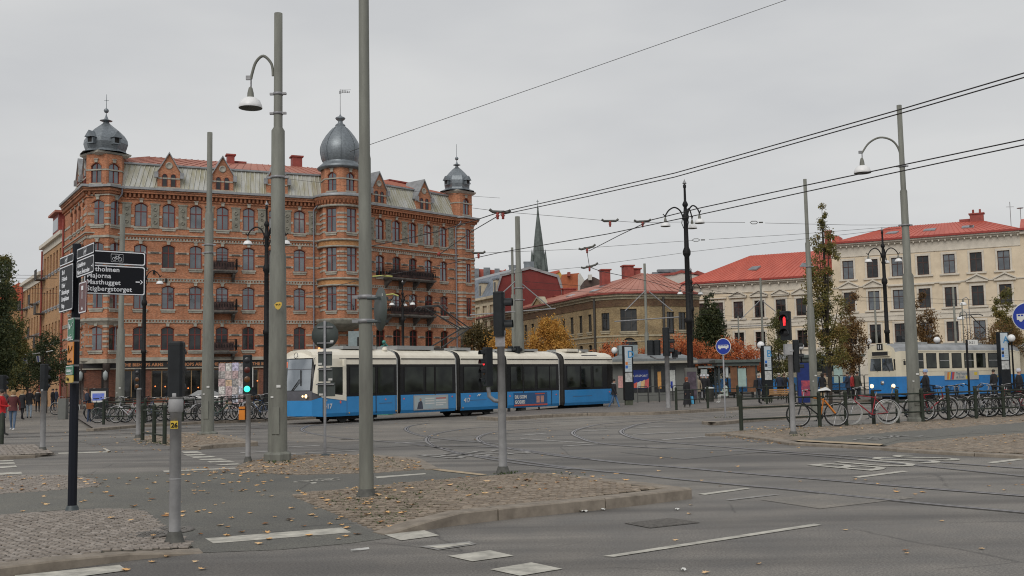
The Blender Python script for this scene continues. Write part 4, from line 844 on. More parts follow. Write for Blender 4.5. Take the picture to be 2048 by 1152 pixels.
# centre round bay
bc = (-15.75, 95.35); angc = [R(-78+x) for x in (-104, -54, -6, 6, 54, 104)]
cpts = ring(bc, 2.0, angc)
bay(cpts, 7.55, 17.8, [(FL[1]-.1, 2.2, 0), (FL[2]-.1, 2.2, 0), (TF-.05, 2.2, 0)], (1, 3), 'round_bay_wall', wd_=1.0)
strips_between(cpts, (1, 3), [z+.42*k for z in (FL[1], FL[2], TF) for k in (0, 1, 2, 3, 4)], 1.0)
def rings(c, zr, mt, name, n=24): b = MB(); b.lathe([(r, z) for z, r in zr], n, (c[0], c[1], 0), smooth=True); return b.build(name, mt, BB, True)
for z in (10.87, 14.42): rings(bc, [(z-.35, 2.0), (z-.33, 2.15), (z-.2, 2.2), (z-.18, 2.06)], M_stone, 'bay_ring'); rings(bc, [(z-.18, 2.06), (z+.25, 2.06)], brick_mat('ochre_brick', (.55, .27, .1), (.48, .22, .08), (.4, .26, .14)) if z < 11 else MATS['ochre_brick'], 'bay_apron'); rings(bc, [(z+.25, 2.06), (z+.27, 2.2), (z+.4, 2.24), (z+.46, 2.0)], M_stone, 'bay_ring')
rings(bc, [(7.6, 2.02), (7.6, 2.25), (7.45, 2.3), (7.35, 2.22), (7.2, 2.18), (7.05, 2.05), (6.8, 1.6), (6.6, 1.0), (6.5, .4)], mat('bay_base_stone', (.24, .235, .2), .9, 0, .25, 2, coord='Position'), 'bay_corbel')
rings(bc, [(17.8, 2.0), (17.8, 2.15), (17.98, 2.18), (18.0, 2.1)], M_stone, 'bay_ring'); rings(bc, [(18.0, 2.1), (18.2, 2.12), (18.38, 2.25), (18.6, 2.5), (18.7, 2.5)], M_brick, 'bay_cornice'); rings(bc, [(18.7, 2.62), (18.88, 2.66), (19.12, 2.0)], M_zinclt, 'bay_gutter')
dn = MB()
for k in range(26): a = R(-78-110+k*220/25); dn.box((bc[0]+2.2*math.cos(a), bc[1]+2.2*math.sin(a), 18.25), (.26, .16, .3), a)
dn.build('bay_brackets', M_brickd, BB, True, kind='stuff')
tpts = turret(bc, 19.0, 21.5, [R(-78+x) for x in (-155, -104, -54, -6, 6, 54, 104, 155)], 1.82, (2, 4), 19.3, 1.72, 'turret_drum', wd_=.88)
rings(bc, [(21.4, 1.8), (21.5, 2.1), (21.62, 2.16), (21.9, 1.85), (22.1, 1.62), (22.2, 1.6)], M_zinc, 'turret_eave')
onion(bc, 0, [(1.6, 22.2), (1.72, 22.5), (1.82, 23.0), (1.84, 23.4), (1.78, 23.75), (1.6, 24.2), (1.3, 24.7), (.95, 25.15), (.62, 25.5), (.42, 25.7)], 24, smooth=True)
onion(bc, 0, [(.44, 25.68), (.48, 25.74), (.44, 25.8), (.24, 25.95), (.22, 26.15), (.4, 26.3), (.48, 26.42), (.4, 26.5), (.12, 26.62), (.05, 26.8)], 14, 'dome_cap', smooth=True)
rb_ = MB()
for k in range(8):
    a = 2*math.pi*k/8+.2; rb_.tube([(bc[0]+(r+.02)*math.cos(a), bc[1]+(r+.02)*math.sin(a), z) for r, z in ((1.6, 22.2), (1.72, 22.5), (1.82, 23.0), (1.84, 23.4), (1.78, 23.75), (1.6, 24.2), (1.3, 24.7), (.95, 25.15), (.62, 25.5))], .035, 4)
rb_.build('dome_ribs', M_zinc, BB, True)
vn = MB(); vn.cyl((bc[0], bc[1], 26.7), (bc[0], bc[1], 29.2), .035, .025, 5); vn.box((bc[0], bc[1], 28.9), (.2, .03, .3))
for k in range(5): vn.box((bc[0]+.2+.16*k, bc[1], 29.0-.02*k), (.1, .02, .3-.03*k))
vn.box((bc[0]+.5, bc[1], 29.13), (1.0, .02, .03)); vn.box((bc[0]+.45, bc[1], 28.86), (.8, .02, .03)); vn.build('weather_vane', M_zinclt, BB, True)
# right corner bay and turret
rc = J+dr_*16.5; e0 = Vector((-dr_.y, dr_.x, 0))
rpts = [J+dr_*15.55, J+dr_*15.9-e0*.45, J+dr_*17.7-e0*.45, J+dr_*18.6+e0*.5, J+dr_*18.6+e0*1.6]
bay(rpts, 7.3, 18.2, [(FL[1], 2.0, .1), (FL[2], 2.0, .1), (TF, 2.1, .1)], (1, 3), wd_=.72); strips_between(rpts, (1, 3), [z+.42*k for z in (FL[1], FL[2], TF) for k in (0, 1, 2, 3, 4, 5, 6)], .72)
bands(rpts, [(18.2, 18.4, .15), (18.4, 18.62, .4)], M_brick, 'bay_cornice'); bands(rpts, [(18.66, 18.84, .6)], M_zinclt, 'bay_gutter', inn=1.); bands(rpts, [(10.8, 10.95, .06), (14.4, 14.55, .1), (7.3, 7.45, .15)])
cb_ = MB(); cb_.loft([[(p.x, p.y, z) for p in offs(rpts, e)] for z, e in ((7.3, -.3), (7.15, -.3), (6.9, -.1), (6.5, .2), (6.1, .5))]); cb_.build('bay_corbel', M_stone, BB, True)
rt = J+dr_*16.75+e0*1.0; sq = [rt+(dr_*x+e0*y)*1.28 for x, y in ((-1, 1), (-1, -.7), (-.7, -1), (.7, -1), (1, -.7), (1, 1), (-1, 1))]
bay(sq, 18.8, 21.4, [(19.15, 1.75, .35)], (0, 2, 4), 'turret_wall', wd_=.9); bands(sq, [(20.3, 20.42, .05)])
onion(rt, 0, [(1.7, 21.35), (1.98, 21.55), (2.02, 21.68), (1.6, 21.8)], 4, 'turret_eave', AR+R(45), mt=MATS['painted_eave'])
onion(rt, 0, [(1.95, 21.72), (1.42, 21.95), (1.36, 22.1), (1.45, 22.5), (1.46, 22.85), (1.3, 23.3), (.9, 23.75), (.5, 24.15), (.2, 24.4), (.14, 24.55), (.42, 24.65), (.12, 24.8), (.04, 25.1)], 8, a0=AR+R(22.5))
finial(rt, 25.35, .2, 26.9, False); dome_dormer(rt, AR-R(90), 1.36, 22.6, .9); dome_dormer(rt, AR, 1.36, 22.6, .9); dome_dormer(rt, AR+R(180), 1.36, 22.6, .9)
# corner entrance of the pub
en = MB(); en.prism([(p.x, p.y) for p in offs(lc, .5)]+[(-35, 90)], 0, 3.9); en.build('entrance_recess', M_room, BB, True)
en = MB(); band(en, lc, 3.8, 4.15, .3, 0, .5); en.build('entrance_canopy', M_stone, BB, True)
for q in lc: b = MB(); b.lathe([(.3, 0), (.3, .3), (.22, .35), (.2, 3.0), (.3, 3.1), (.32, 3.8)], 8, (q.x, q.y, 0)); b.build('entrance_pillar', mat('dark_polished_granite', (.06, .045, .04), .5, 0, .3, 4, coord='Position'), BB, True)
for q in (lc[1]+V2(-.1, -.45), lc[2]+V2(.1, -.45)): b = MB(); b.lathe([(0, 3.2), (.06, 3.15), (.2, 3.0), (.22, 2.7), (.12, 2.4), (0, 2.35)], 8, (q.x, q.y, 0)); b.build('entrance_lantern', mat('frosted_lantern', (.3, .33, .33), .4, .0, .1, 4), BB, True)
b = MB(); q = Q1+dl*(off0+.25)-Vector((-dl.y, dl.x, 0))*.03; b.box((q.x, q.y, 4.7), (.5, .04, .28), AL); b.build('street_name_plate', M_blue, BB, True)
# street lamp brackets: alarm boxes
for s_, z_ in ((off0+2.9, 11.6), (off0+3.9, 10.9)): b = MB(); q = Q1+dl*s_-Vector((-dl.y, dl.x, 0))*.1; b.box((q.x, q.y, z_), (.16, .2, .34), AL); b.build('wall_box', M_black, BB, True)
# ================================================================ OTHER BUILDINGS
def lroof(b, A, za, B, zb, mi=0): strip(b, A, za, B, zb, mi)
def seam_lines(root, A, za, B, zb, pitch, mt, r=.03):
    s = MB()
    for i in range(len(A)-1):
        n_ = max(1, int((A[i+1]-A[i]).length/pitch))
        for k in range(n_):
            t = (k+.5)/n_; p = A[i].lerp(A[i+1], t); q = B[i].lerp(B[i+1], t)
            if (p-q).length > .2: s.cyl((p.x, p.y, za+.02), (q.x, q.y, zb+.02), r, n=4, smooth=False)
    return s.build('roof_seams', mt, root, True, kind='stuff')
def skylight(root, p, q, za, zb, t, w_=1.1):
    """tilted roof window between eaves point p and ridge point q at fraction t"""
    c = p.lerp(q, t); z = za+(zb-za)*t; up = Vector((q.x-p.x, q.y-p.y, zb-za)).normalized(); e = up.cross(Vector((0, 0, 1))).normalized(); n_ = e.cross(up); n_ = n_ if n_.z > 0 else -n_
    b = MB(); o = Vector((c.x, c.y, z))
    for mi, h, s in ((0, .12, 1), (1, .13, .82)):
        vs = [o+e*(sx*w_/2*s)+up*(sy*.6*s)+n_*zz for zz in (-.05, h) for sx, sy in ((-1, -1), (1, -1), (1, 1), (-1, 1))]; b.add(vs, [(4, 5, 6, 7), (0, 1, 5, 4), (1, 2, 6, 5), (2, 3, 7, 6), (3, 0, 4, 7)], mi)
    return b.build('skylight', [M_zinclt, M_gl1], root, True)
# ---- low yellow-brick building with chamfered corner
M_ybrick = brick_mat('sooty_yellow_brick', (.42, .31, .155), (.34, .25, .125), (.3, .25, .17), stain=.33); M_ysand = mat('yellow_sandstone_trim', (.4, .35, .25), .9, 0, .2, 2, coord='Position'); M_dkframe = mat('dark_window_frame', (.05, .045, .04), .6, 0, .1, 4)
P1 = V2(X_(1187, 100), 100.); aA, aB, aC, aD, aE = R(-70.7), R(-38), R(-6), R(14), R(29)
YB = empty('yellow_brick_hall', (P1.x, P1.y, 0), 'low sooty yellow brick building with chamfered corner and faded red sheet metal roof', 'building')
Lc = 2.15
pts = [P1-unit(aA)*46, P1]
for a_, l_ in ((aB, 2.6), (aC, 2.2), (aD, 2.3), (aE, 4.4)): pts.append(pts[-1]+unit(a_)*l_)
b = MB(); rw = [(1.2, 3.1, .12), (5.1, 7.15, 0)] 
up, lo = (6.3, 8.0, 0), (3.3, 5.05, .12)
colsA = [46-1.05-2.28*i for i in range(18)]
KY = window_kit(.9, 1.72, 0, M_dkframe, M_gl2, 2, .62, .06, M_ysand, None); KY2 = window_kit(.9, 1.75, .14, M_dkframe, M_gl2, 2, .62, .06, M_ysand, None)
def two(p, a, L, cols): 
    facade(b, p, a, L, 0, 9.55, [(c, .9, [lo, up]) for c in cols], .2)
    for c in cols: put_window(KY, YB, p, a, c, up[0]); put_window(KY2, YB, p, a, c, lo[0])
two(pts[0], aA, 46, colsA); two(pts[1], aB, 2.6, [1.3]); two(pts[3], aD, 2.3, []); two(pts[4], aE, 4.4, [.9, 2.3])
facade(b, pts[2], aC, 2.2, 0, 9.55, [(1.1, 1.55, [(3.0, 5.6, .5), (6.2, 8.3, 0)])], .3)
b.build('wall', M_ybrick, YB, True)
put_window(window_kit(1.55, 2.1, 0, M_dkframe, M_gl2, 3, .6, .07, M_ysand, None, recess=.28), YB, pts[2], aC, 1.1, 6.2); put_window(window_kit(1.55, 2.6, .5, M_dkframe, M_gl2, 1, 0, .3, M_ysand, None, recess=.28), YB, pts[2], aC, 1.1, 3.0)
tr = MB(); band(tr, pts, 9.5, 9.75, .35); band(tr, pts, 9.25, 9.5, .12); band(tr, pts, 5.7, 5.85, .08); band(tr, pts, 5.2, 5.28, .05); tr.build('cornice', M_ysand, YB, True); tr = MB(); band(tr, pts, 8.55, 9.2, .05); tr.build('brick_frieze', brick_mat('frieze_brick', (.2, .12, .06), (.15, .07, .04), (.1, .08, .05)), YB, True)
A = offs(pts, -.5); B = offs(pts, 10.5)
ridge = [pts[0]+V2(12, 6), P1+V2(6.2, 11.5), P1+V2(6.2, 11.5), P1+V2(6.2, 11.5), P1+V2(6.2, 11.5), pts[5]+V2(-2.0, 12.4)]
b = MB(); strip(b, A, 9.75, ridge, 13.0); far = [ridge[0]+V2(12, 6), ridge[1]+V2(1, 11), ridge[1]+V2(1, 11), ridge[1]+V2(1, 11), ridge[1]+V2(1, 11), ridge[5]+V2(-2, 11)]; strip(b, ridge, 13.0, far, 9.7); b.build('roof', M_redroof, YB, True)
seam_lines(YB, A, 9.75, ridge, 13.0, .75, M_redroof)
tr = MB(); band(tr, A, 9.72, 9.9, .05, 0, .15); tr.build('gutter', M_redch, YB, True)
for t, i, f in ((.3, 0, .25), (.55, 0, .3), (.78, 0, .3), (.9, 0, .55), (.95, 0, .25)): skylight(YB, A[i].lerp(A[i+1], t), ridge[i].lerp(ridge[i+1], t), 9.75, 13., f, .7)
# pediment gable above the long side
g = P1-unit(aA)*14.5; ia = Vector((-unit(aA).y, unit(aA).x, 0)); da = unit(aA); b = MB()
q = [g-da*1.9-ia*.3, g+da*1.9-ia*.3]; b.add([(q[0].x, q[0].y, 9.6), (q[1].x, q[1].y, 9.6), ((q[0].x+q[1].x)/2, (q[0].y+q[1].y)/2, 10.7)], [(0, 1, 2)], 0)
for s in (-1, 1): a_ = g+da*2.2*s-ia*.4; c = g-ia*.4; b.add([(a_.x, a_.y, 9.55), (c.x, c.y, 10.65), (c.x+ia.x*1, c.y+ia.y*1, 10.65), (a_.x+ia.x*.5, a_.y+ia.y*.5, 9.6), (a_.x, a_.y, 9.85), (c.x, c.y, 10.85), (c.x+ia.x*1, c.y+ia.y*1, 10.85), (a_.x+ia.x*.5, a_.y+ia.y*.5, 9.85)], [(0, 1, 5, 4), (4, 5, 6, 7)], 1)
b.build('pediment', [M_ybrick, M_ysand], YB, True)
for u, Y, w_, z1 in ((1211, 113, .95, 13.5), (1257, 112, 1.05, 13.8), (1273, 113.5, .8, 13.6), (1308, 118, 1.0, 13.3), (1138, 122, 1.5, 12.3), (1117, 124, 1.1, 11.6)):
    chimney(bpt(u, Y), R(10), w_, 1.1, 10.5, z1, M_redch, YB)
for s_ in (0.15,): 
    for p_, a_ in ((pts[1], aB), (pts[4], aE)): q = p_+unit(a_)*.05; pipe([(q.x, q.y-.15, 9.4), (q.x, q.y-.15, .3)], .12, M_dkframe, YB)
# ---- cream building: tall block and lower wing
M_cream = mat('cream_render', (.66, .56, .42), .9, 0, .1, .7, coord='Position', dark=(.57, .475, .35)); M_creamt = mat('pale_stone_trim', (.6, .55, .47), .9, 0, .1, 1.5, coord='Position'); M_brownfr = mat('brown_window_frame', (.06, .025, .02), .6, 0, .1, 5)
aCr = R(-27.9); dC = unit(aCr); iC = Vector((-dC.y, dC.x, 0))
def cream(u, Y): return V2(X_(u, Y), Y)
T0 = cream(1668, 125.)                # left end of the tall block
def s_of(u, T=T0):                    # distance along the front for a photo column
    r = (u-CX)/FOC; return (r*T.y-T.x)/(dC.x-r*dC.y)
CB = empty('cream_tall_block', (T0.x, T0.y, 0), 'tall cream rendered building with bright red metal roof and pedimented windows', 'building')
Lt = s_of(2049); cu = [1700, 1749, 1799, 1851, 1903.5, 1957.7, 2013.7]; cs = [s_of(u) for u in cu]; sp = (cs[-1]-cs[0])/6; cs += []
zt = {0: (13.1, 15.3), 1: (9.25, 11.5), 2: (5.3, 7.55)}
b = MB(); facade(b, T0, aCr, Lt, 0, 17.2, [(c, 1.25, [(zt[2][0], zt[2][1], 0), (zt[1][0], zt[1][1], 0), (zt[0][0], zt[0][1], 0), (16.15, 16.7, 0)]) for c in cs], .2)
en = T0+iC*14; b.add([(T0.x, T0.y, 0), (en.x, en.y, 0), (en.x, en.y, 17.2), (T0.x, T0.y, 17.2)], [(3, 2, 1, 0)]); b.build('wall', M_cream, CB, True)
KC = {k: window_kit(1.25, zt[k][1]-zt[k][0], 0, M_brownfr, M_gl2, 2, .66, .08, None, None) for k in zt}; KCV = {k: variants(KC[k])[1:]+[variants(KC[k])[0]] for k in zt}; KCV = {k: [v[0], v[0], v[2], v[1]] for k, v in KCV.items()}; KCv = window_kit(1.25, .55, 0, M_brownfr, M_gl2, 1, 0, .32, None, None, recess=.15)
def surround(root, p, a, s, z0, z1, w_=1.25, ped=False, hood=False, parent=None):
    b = MB()
    for sx in (-1, 1): b.bx(*sorted((sx*(w_/2+.01), sx*(w_/2+.22))), -.07, 0, z0-.05, z1+.25)
    b.bx(-w_/2-.22, w_/2+.22, -.08, 0, z1+.01, z1+.27); b.bx(-w_/2-.42, w_/2+.42, -.2, 0, z0-.22, z0-.03)
    if hood or ped: b.bx(-w_/2-.5, w_/2+.5, -.28, 0, z1+.45, z1+.6)
    if ped:
        for s_ in (-1, 1): b.add([(s_*(w_/2+.55), y, z1+.6+e) for y in (-.3, 0) for e in (0, .16)]+[(0, y, z1+1.2+e) for y in (-.3, 0) for e in (0, .2)], [(0, 4, 5, 1), (1, 5, 7, 3), (0, 2, 6, 4)])
        b.add([(-w_/2-.4, -.1, z1+.6), (w_/2+.4, -.1, z1+.6), (0, -.1, z1+1.2)], [(0, 1, 2)])
    d = unit(a); q = p+d*s; o = b.build('window_surround', M_creamt, root); o.location = q-wl(root)*1+Vector((0, 0, 0)); o.rotation_euler.z = a; return o
for i, c in enumerate(cs):
    for k in zt: put_window(KCV[k][rb.choice((0, 0, 1, 2, 2))], CB, T0, aCr, c, zt[k][0]); surround(CB, T0, aCr, c, zt[k][0], zt[k][1], ped=(k == 1 and i in (0, 1, 5, 6)), hood=(k == 1))
    put_window(KCv, CB, T0, aCr, c, 16.15)
line = [en, T0, T0+dC*Lt, T0+dC*Lt+iC*14]
b = MB(); front = [en, T0, T0+dC*Lt]
for z0, z1, o_ in ((15.75, 15.85, .08), (12.05, 12.2, .12), (8.5, 8.7, .12), (7.95, 8.1, .1), (4.9, 5.05, .12), (17.0, 17.2, .3), (17.2, 17.4, .6)): band(b, front, z0, z1, o_)
b.build('string_course', M_creamt, CB, True); b = MB(); band(b, front, 15.85, 17.0, .03); band(b, front, 8.1, 8.95, .05); band(b, front, 0, 4.9, .04); b.build('frieze', M_creamt, CB, True)
b = MB()
for k in range(30): q = T0+dC*(.5+k*Lt/30)-iC*.3; b.box((q.x, q.y, 16.95), (.13, .34, .2), aCr)
b.build('cornice_brackets', M_creamt, CB, True, kind='stuff')
A = offs(line, -.75); b = MB(); cr_ = [A[0], A[1], A[2], A[3]]; ru = lambda u, e: (lambda q: q)(T0+iC*e+dC*s_of(u, T0+iC*e)); rA, rB = ru(1785, 7.2), ru(1973, 7.2); Rg = [rA+iC*3, rA, rB, rB+iC*3]
strip(b, A, 17.4, Rg, 19.9); b.add([(p.x, p.y, 17.4) for p in (A[0], A[3])]+[(p.x, p.y, 19.9) for p in (rB, rA)], [(0, 1, 2, 3)]); b.build('roof', M_redroof2, CB, True); seam_lines(CB, [A[1], A[2]], 17.4, [rA, rB], 19.9, .62, M_redroof2, .035)
b = MB(); band(b, [A[0], A[1], A[2]], 17.38, 17.6, .04, 0, .2); b.build('gutter', mat('red_gutter', (.3, .035, .025), .6, 0, .1, 3), CB, True)
for u in (1774, 1859, 1946): s = s_of(u)*.985; t = (s+.75)/(Lt+1.5); skylight(CB, A[1].lerp(A[2], t), rA.lerp(rB, max(0, min(1, (s-4)/(Lt-8)))), 17.4, 19.9, .5, 1.3)
chimney((rB+V2(-.5, 0))[:2], aCr, 1.5, .8, 19.5, 20.6, M_redch, CB, 2); b = MB(); q = rB+dC*3.2; b.cyl((q.x, q.y, 18.5), (q.x, q.y, 21.8), .04, n=5); b.box((q.x, q.y, 21.2), (.9, .05, .05)); b.lathe([(0, .1), (.35, 0), (.38, .05)], 10, (q.x+1.2, q.y, 21.0)); b.cyl((q.x+1.2, q.y, 18.5), (q.x+1.2, q.y, 21.1), .04, n=5); b.build('roof_aerial', M_zinclt, CB, True)
b = MB(); q = rA+dC*9; b.box((q.x, q.y, 20.0), (1.6, .5, .3), aCr); b.build('roof_vent', M_redch, CB, True)
b = MB(); q = T0+dC*.4+iC*2; b.box((q.x, q.y, 17.9), (.8, 2.5, 1.2), aCr); b.build('roof_step', M_redroof2, CB, True)
NB = empty('cream_right_neighbour', T0+dC*Lt, 'cream facade with low red roof continuing beyond the tall block at the right edge', 'building'); N0 = T0+dC*Lt; b = MB(); facade(b, N0, aCr, 16, 0, 17.0, [(1.8+3.3*i, 1.25, [(zt[k][0], zt[k][1], 0) for k in zt]) for i in range(4)], .2); b.build('wall', M_cream, NB, True)
for i in range(4):
    for k in zt: put_window(KC[k], NB, N0, aCr, 1.8+3.3*i, zt[k][0]); surround(NB, N0, aCr, 1.8+3.3*i, zt[k][0], zt[k][1])
ln = [N0, N0+dC*16]; b = MB(); band(b, ln, 17.0, 17.35, .5); band(b, ln, 8.1, 8.95, .05); band(b, ln, 12.05, 12.2, .12); b.build('cornice', M_creamt, NB, True); b = MB(); strip(b, offs(ln, -.7), 17.36, offs(ln, 7), 19.6); b.build('roof', M_redroof2, NB, True)
# lower wing to the left
LW = 19.; W0 = T0-dC*LW
CW = empty('cream_low_wing', (W0.x, W0.y, 0), 'lower cream wing with bright red roof joined to the left of the tall cream block', 'building')
cw = [s_of(u, W0) for u in (1405, 1437, 1476.7, 1519, 1562, 1603, 1648)]
zl = {0: (9.0, 11.1), 1: (5.1, 7.2)}
b = MB(); facade(b, W0, aCr, LW, 0, 13.4, [(c, 1.2, [(zl[1][0], zl[1][1], 0), (zl[0][0], zl[0][1], 0), (12.55, 13.05, 0)]) for c in cw], .2)
en2 = W0+iC*14; b.add([(W0.x, W0.y, 0), (en2.x, en2.y, 0), (en2.x, en2.y, 13.4), (W0.x, W0.y, 13.4)], [(3, 2, 1, 0)]); b.build('wall', M_cream, CW, True)
K2 = {k: window_kit(1.2, 2.1, 0, M_brownfr, M_gl2, 2, .66, .08) for k in zl}
K2V = {k: (lambda v: [v[1], v[0], v[2]])(variants(K2[k])) for k in zl}
for i, c in enumerate(cw):
    for k in zl: put_window(K2V[k][rb.choice((0, 0, 0, 1, 2))], CW, W0, aCr, c, zl[k][0]); surround(CW, W0, aCr, c, zl[k][0], zl[k][1], 1.2, ped=(k == 0 and i > 1), hood=(k == 0))
    put_window(KCv, CW, W0, aCr, c, 12.5)
front = [en2, W0, W0+dC*LW-dC*.01]; b = MB()
for z0, z1, o_ in ((12.2, 12.3, .08), (8.25, 8.45, .12), (7.75, 7.85, .1), (4.75, 4.9, .12), (13.2, 13.4, .3), (13.4, 13.6, .6)): band(b, front, z0, z1, o_)
band(b, front, 12.3, 13.2, .03); band(b, front, 7.85, 8.7, .05); band(b, front, 0, 4.75, .04); b.build('string_course', M_creamt, CW, True); b = MB()
for k in range(17): q = W0+dC*(.5+k*1.1)-iC*.3; b.box((q.x, q.y, 13.12), (.13, .34, .2), aCr)
b.build('cornice_brackets', M_creamt, CW, True, kind='stuff')
A = [en2-dC*.7, W0-dC*.7-iC*.7, W0+dC*(LW)-iC*.7]; Rg = [W0+dC*7.2+iC*9, W0+dC*7.2+iC*7, W0+dC*LW+iC*7]; b = MB(); strip(b, A, 13.6, Rg, 17.6); b.build('roof', M_redroof2, CW, True); seam_lines(CW, A[1:], 13.6, Rg[1:], 17.6, .62, M_redroof2, .035)
b = MB(); band(b, A, 13.58, 13.8, .04, 0, .2); b.build('gutter', MATS['red_gutter'], CW, True)
for t, f in ((.42, .45), (.8, .45)): skylight(CW, A[1].lerp(A[2], t), Rg[1].lerp(Rg[2], (t-.2)*1.2), 13.6, 17.6, f, 1.3)
chimney((W0+dC*(LW-1.2)+iC*4.5)[:2], aCr, .7, .7, 16, 19.6, M_redch, CW)
# iron balcony on the wing
b = MB()
for z0, w_ in ((8.1, 4.2), (4.6, 4.2)):
    c = W0+dC*((cw[0]+cw[1])/2)-iC*.6; b.box((c.x, c.y, z0), (w_, 1.1, .14), aCr)
    for k in range(22): q = c+dC*(w_*(k/21-.5))-iC*.5; b.cyl((q.x, q.y, z0), (q.x, q.y, z0+1), .02, n=4)
    for zz in (.15, 1.0): p_, q_ = c-dC*w_/2-iC*.5, c+dC*w_/2-iC*.5; b.cyl((p_.x, p_.y, z0+zz), (q_.x, q_.y, z0+zz), .03, n=4)
b.build('balcony', M_black, CW, True)
# ---- pale building rising behind the hall
M_pgrey = mat('pale_grey_render', (.55, .54, .5), .9, 0, .08, 1, coord='Position')
PB = empty('pale_rear_building', (X_(1340, 150), 150, 0), 'pale grey rendered building with red roof edge rising behind the yellow brick hall', 'building')
def px_prism(root, name, px, Y, depth, mt, **k):
    """real block: outline of the facade plane at distance Y, extruded backwards"""
    w = [P(u, v, Y) for u, v in px]; n = len(w); b = MB(); b.add([p for p in w]+[(p.x, p.y+depth, p.z) for p in w], [tuple(range(n))]+[(i, i+n, (i+1) % n+n, (i+1) % n) for i in range(n)]+[tuple(range(2*n-1, n-1, -1))]); return b.build(name, mt, root, True)
px_prism(PB, 'wall', [(1270, 760), (1270, 556), (1290, 553), (1350, 549), (1362, 544), (1400, 552), (1420, 556), (1420, 760)][::-1], 150, 14, M_pgrey)
px_prism(PB, 'roof_edge', [(1266, 557), (1266, 552), (1350, 544.5), (1362, 540), (1388, 545), (1395, 541), (1424, 552), (1424, 557), (1395, 549), (1362, 545), (1350, 549)][::-1], 149.8, 14.4, M_redch)
b = MB(); q = P(1345, 545, 152); b.box((q.x, q.y, q.z+.2), (4.5, 1, .5)); q = P(1322, 548, 152); b.box((q.x, q.y, q.z), (2.6, 1, .5)); b.build('roof_vent', M_zinc, PB, True)
# ---- red blind gable
M_redwall = mat('oxblood_red_gable', (.17, .028, .025), .8, 0, .18, .8, coord='Position', dark=(.13, .022, .02))
RG = empty('red_gable_building', (X_(1060, 126), 126, 0), 'building seen by its big windowless dark red gable with a grey mansard edge', 'building')
gpx = [(995, 780), (995, 578), (1003, 551), (1060, 536), (1116, 553), (1124, 580), (1126, 780)]
px_prism(RG, 'gable_wall', gpx[::-1], 126, 16, M_redwall)
rim = [(993, 600), (993, 577), (1001, 548.5), (1060, 533), (1118, 550), (1127, 579), (1128, 600)]; inn_ = [(996, 600), (996, 578.5), (1004, 552.5), (1060, 538), (1114.5, 554.5), (1122.5, 580), (1124, 600)]
for k in range(6): px_prism(RG, 'verge_flashing', [rim[k], rim[k+1], inn_[k+1], inn_[k]][::-1], 125.8, 16.5, M_zinclt)
for u0, u1, v0, v1 in ((1048, 1068, 523, 545), (1018, 1034, 530, 552)): px_prism(RG, 'chimney', [(u0, v1), (u0, v0+2), (u0-1, v0), (u1+1, v0), (u1, v0+2), (u1, v1)][::-1], 132, 2, M_zinc)
# ---- ornate cream house with slate roof left of the gable
FR = empty('ornate_cream_house', (X_(965, 128), 128, 0), 'ornate cream town house with slate mansard, half hidden beside the red gable', 'building')
aF = R(-66); F1 = V2(X_(996, 128), 128.); F0 = F1-unit(aF)*30; M_cr2 = mat('aged_cream_stone', (.6, .52, .38), .9, 0, .2, 1.2, coord='Position')
b = MB(); fc = [30-1.5-2.4*i for i in range(11)]; facade(b, F0, aF, 30, 0, 12.2, [(c, 1.1, [(3.6, 5.6, .15), (7.7, 10.0, .15)]) for c in fc], .25); b.build('wall', M_cr2, FR, True)
KF = window_kit(1.1, 2.3, .15, M_dkframe, M_gl2, 2, .65, .08, M_cr2, M_cr2, lint=M_cr2); KF2 = window_kit(1.1, 2.0, .15, M_dkframe, M_gl2, 2, .65, .08, M_cr2, M_cr2, lint=M_cr2)
for c in fc: put_window(KF, FR, F0, aF, c, 7.7); put_window(KF2, FR, F0, aF, c, 3.6)
fl = [F0, F1]; b = MB(); band(b, fl, 12.0, 12.3, .5); band(b, fl, 11.2, 11.5, .2); band(b, fl, 6.6, 7.0, .3)
for c in fc: 
    for s_ in (-1, 1): q = F0+unit(aF)*(c+s_*.95)-Vector((-unit(aF).y, unit(aF).x, 0))*.15; b.cyl((q.x, q.y, 7.2), (q.x, q.y, 11.2), .16, n=8)
b.build('cornice', M_cr2, FR, True); M_slate = mat('blue_grey_slate', (.19, .22, .26), .5, .2, .25, 1.5, coord='Position')
b = MB(); A = offs(fl, 0); B = offs(fl, 1.6); D = offs(fl, 6); strip(b, A, 12.3, B, 15.2); b.build('mansard_roof', M_slate, FR, True); b = MB(); strip(b, B, 15.2, offs(fl, 3.2), 15.9); b.build('upper_roof', M_zinclt, FR, True)
for c in fc[::2]:
    d = unit(aF); i_ = Vector((-d.y, d.x, 0)); o = empty('dormer', (F0+d*c+i_*.2+Vector((0, 0, 12.3)))-wl(FR), rz=aF); o.parent = FR; b = MB(); b.bx(-.5, .5, 0, 1.4, 0, 2.); b.build('dormer_wall', M_cr2, o); b = MB(); b.bx(-.62, .62, -.1, 1.5, 2.0, 2.2); b.build('dormer_roof', M_slate, o); b = MB(); b.bx(-.28, .28, -.03, 0, .4, 1.7); b.build('dormer_pane', M_gl2, o)
RR = empty('red_roofed_rear_house', (X_(975, 150), 150, 0), 'red roof with a row of grey chimneys behind the ornate cream house', 'building')
px_prism(RR, 'roof', [(935, 700), (935, 540), (945, 537), (1006, 541), (1012, 538), (1012, 700)][::-1], 150, 8, M_redroof2)
for u0, u1, v0 in ((944, 958, 537), (967, 980, 535), (989, 999, 537)): px_prism(RR, 'chimney', [(u0, 556), (u0, v0), (u1, v0), (u1, 556)][::-1], 149, 2, M_zinc)
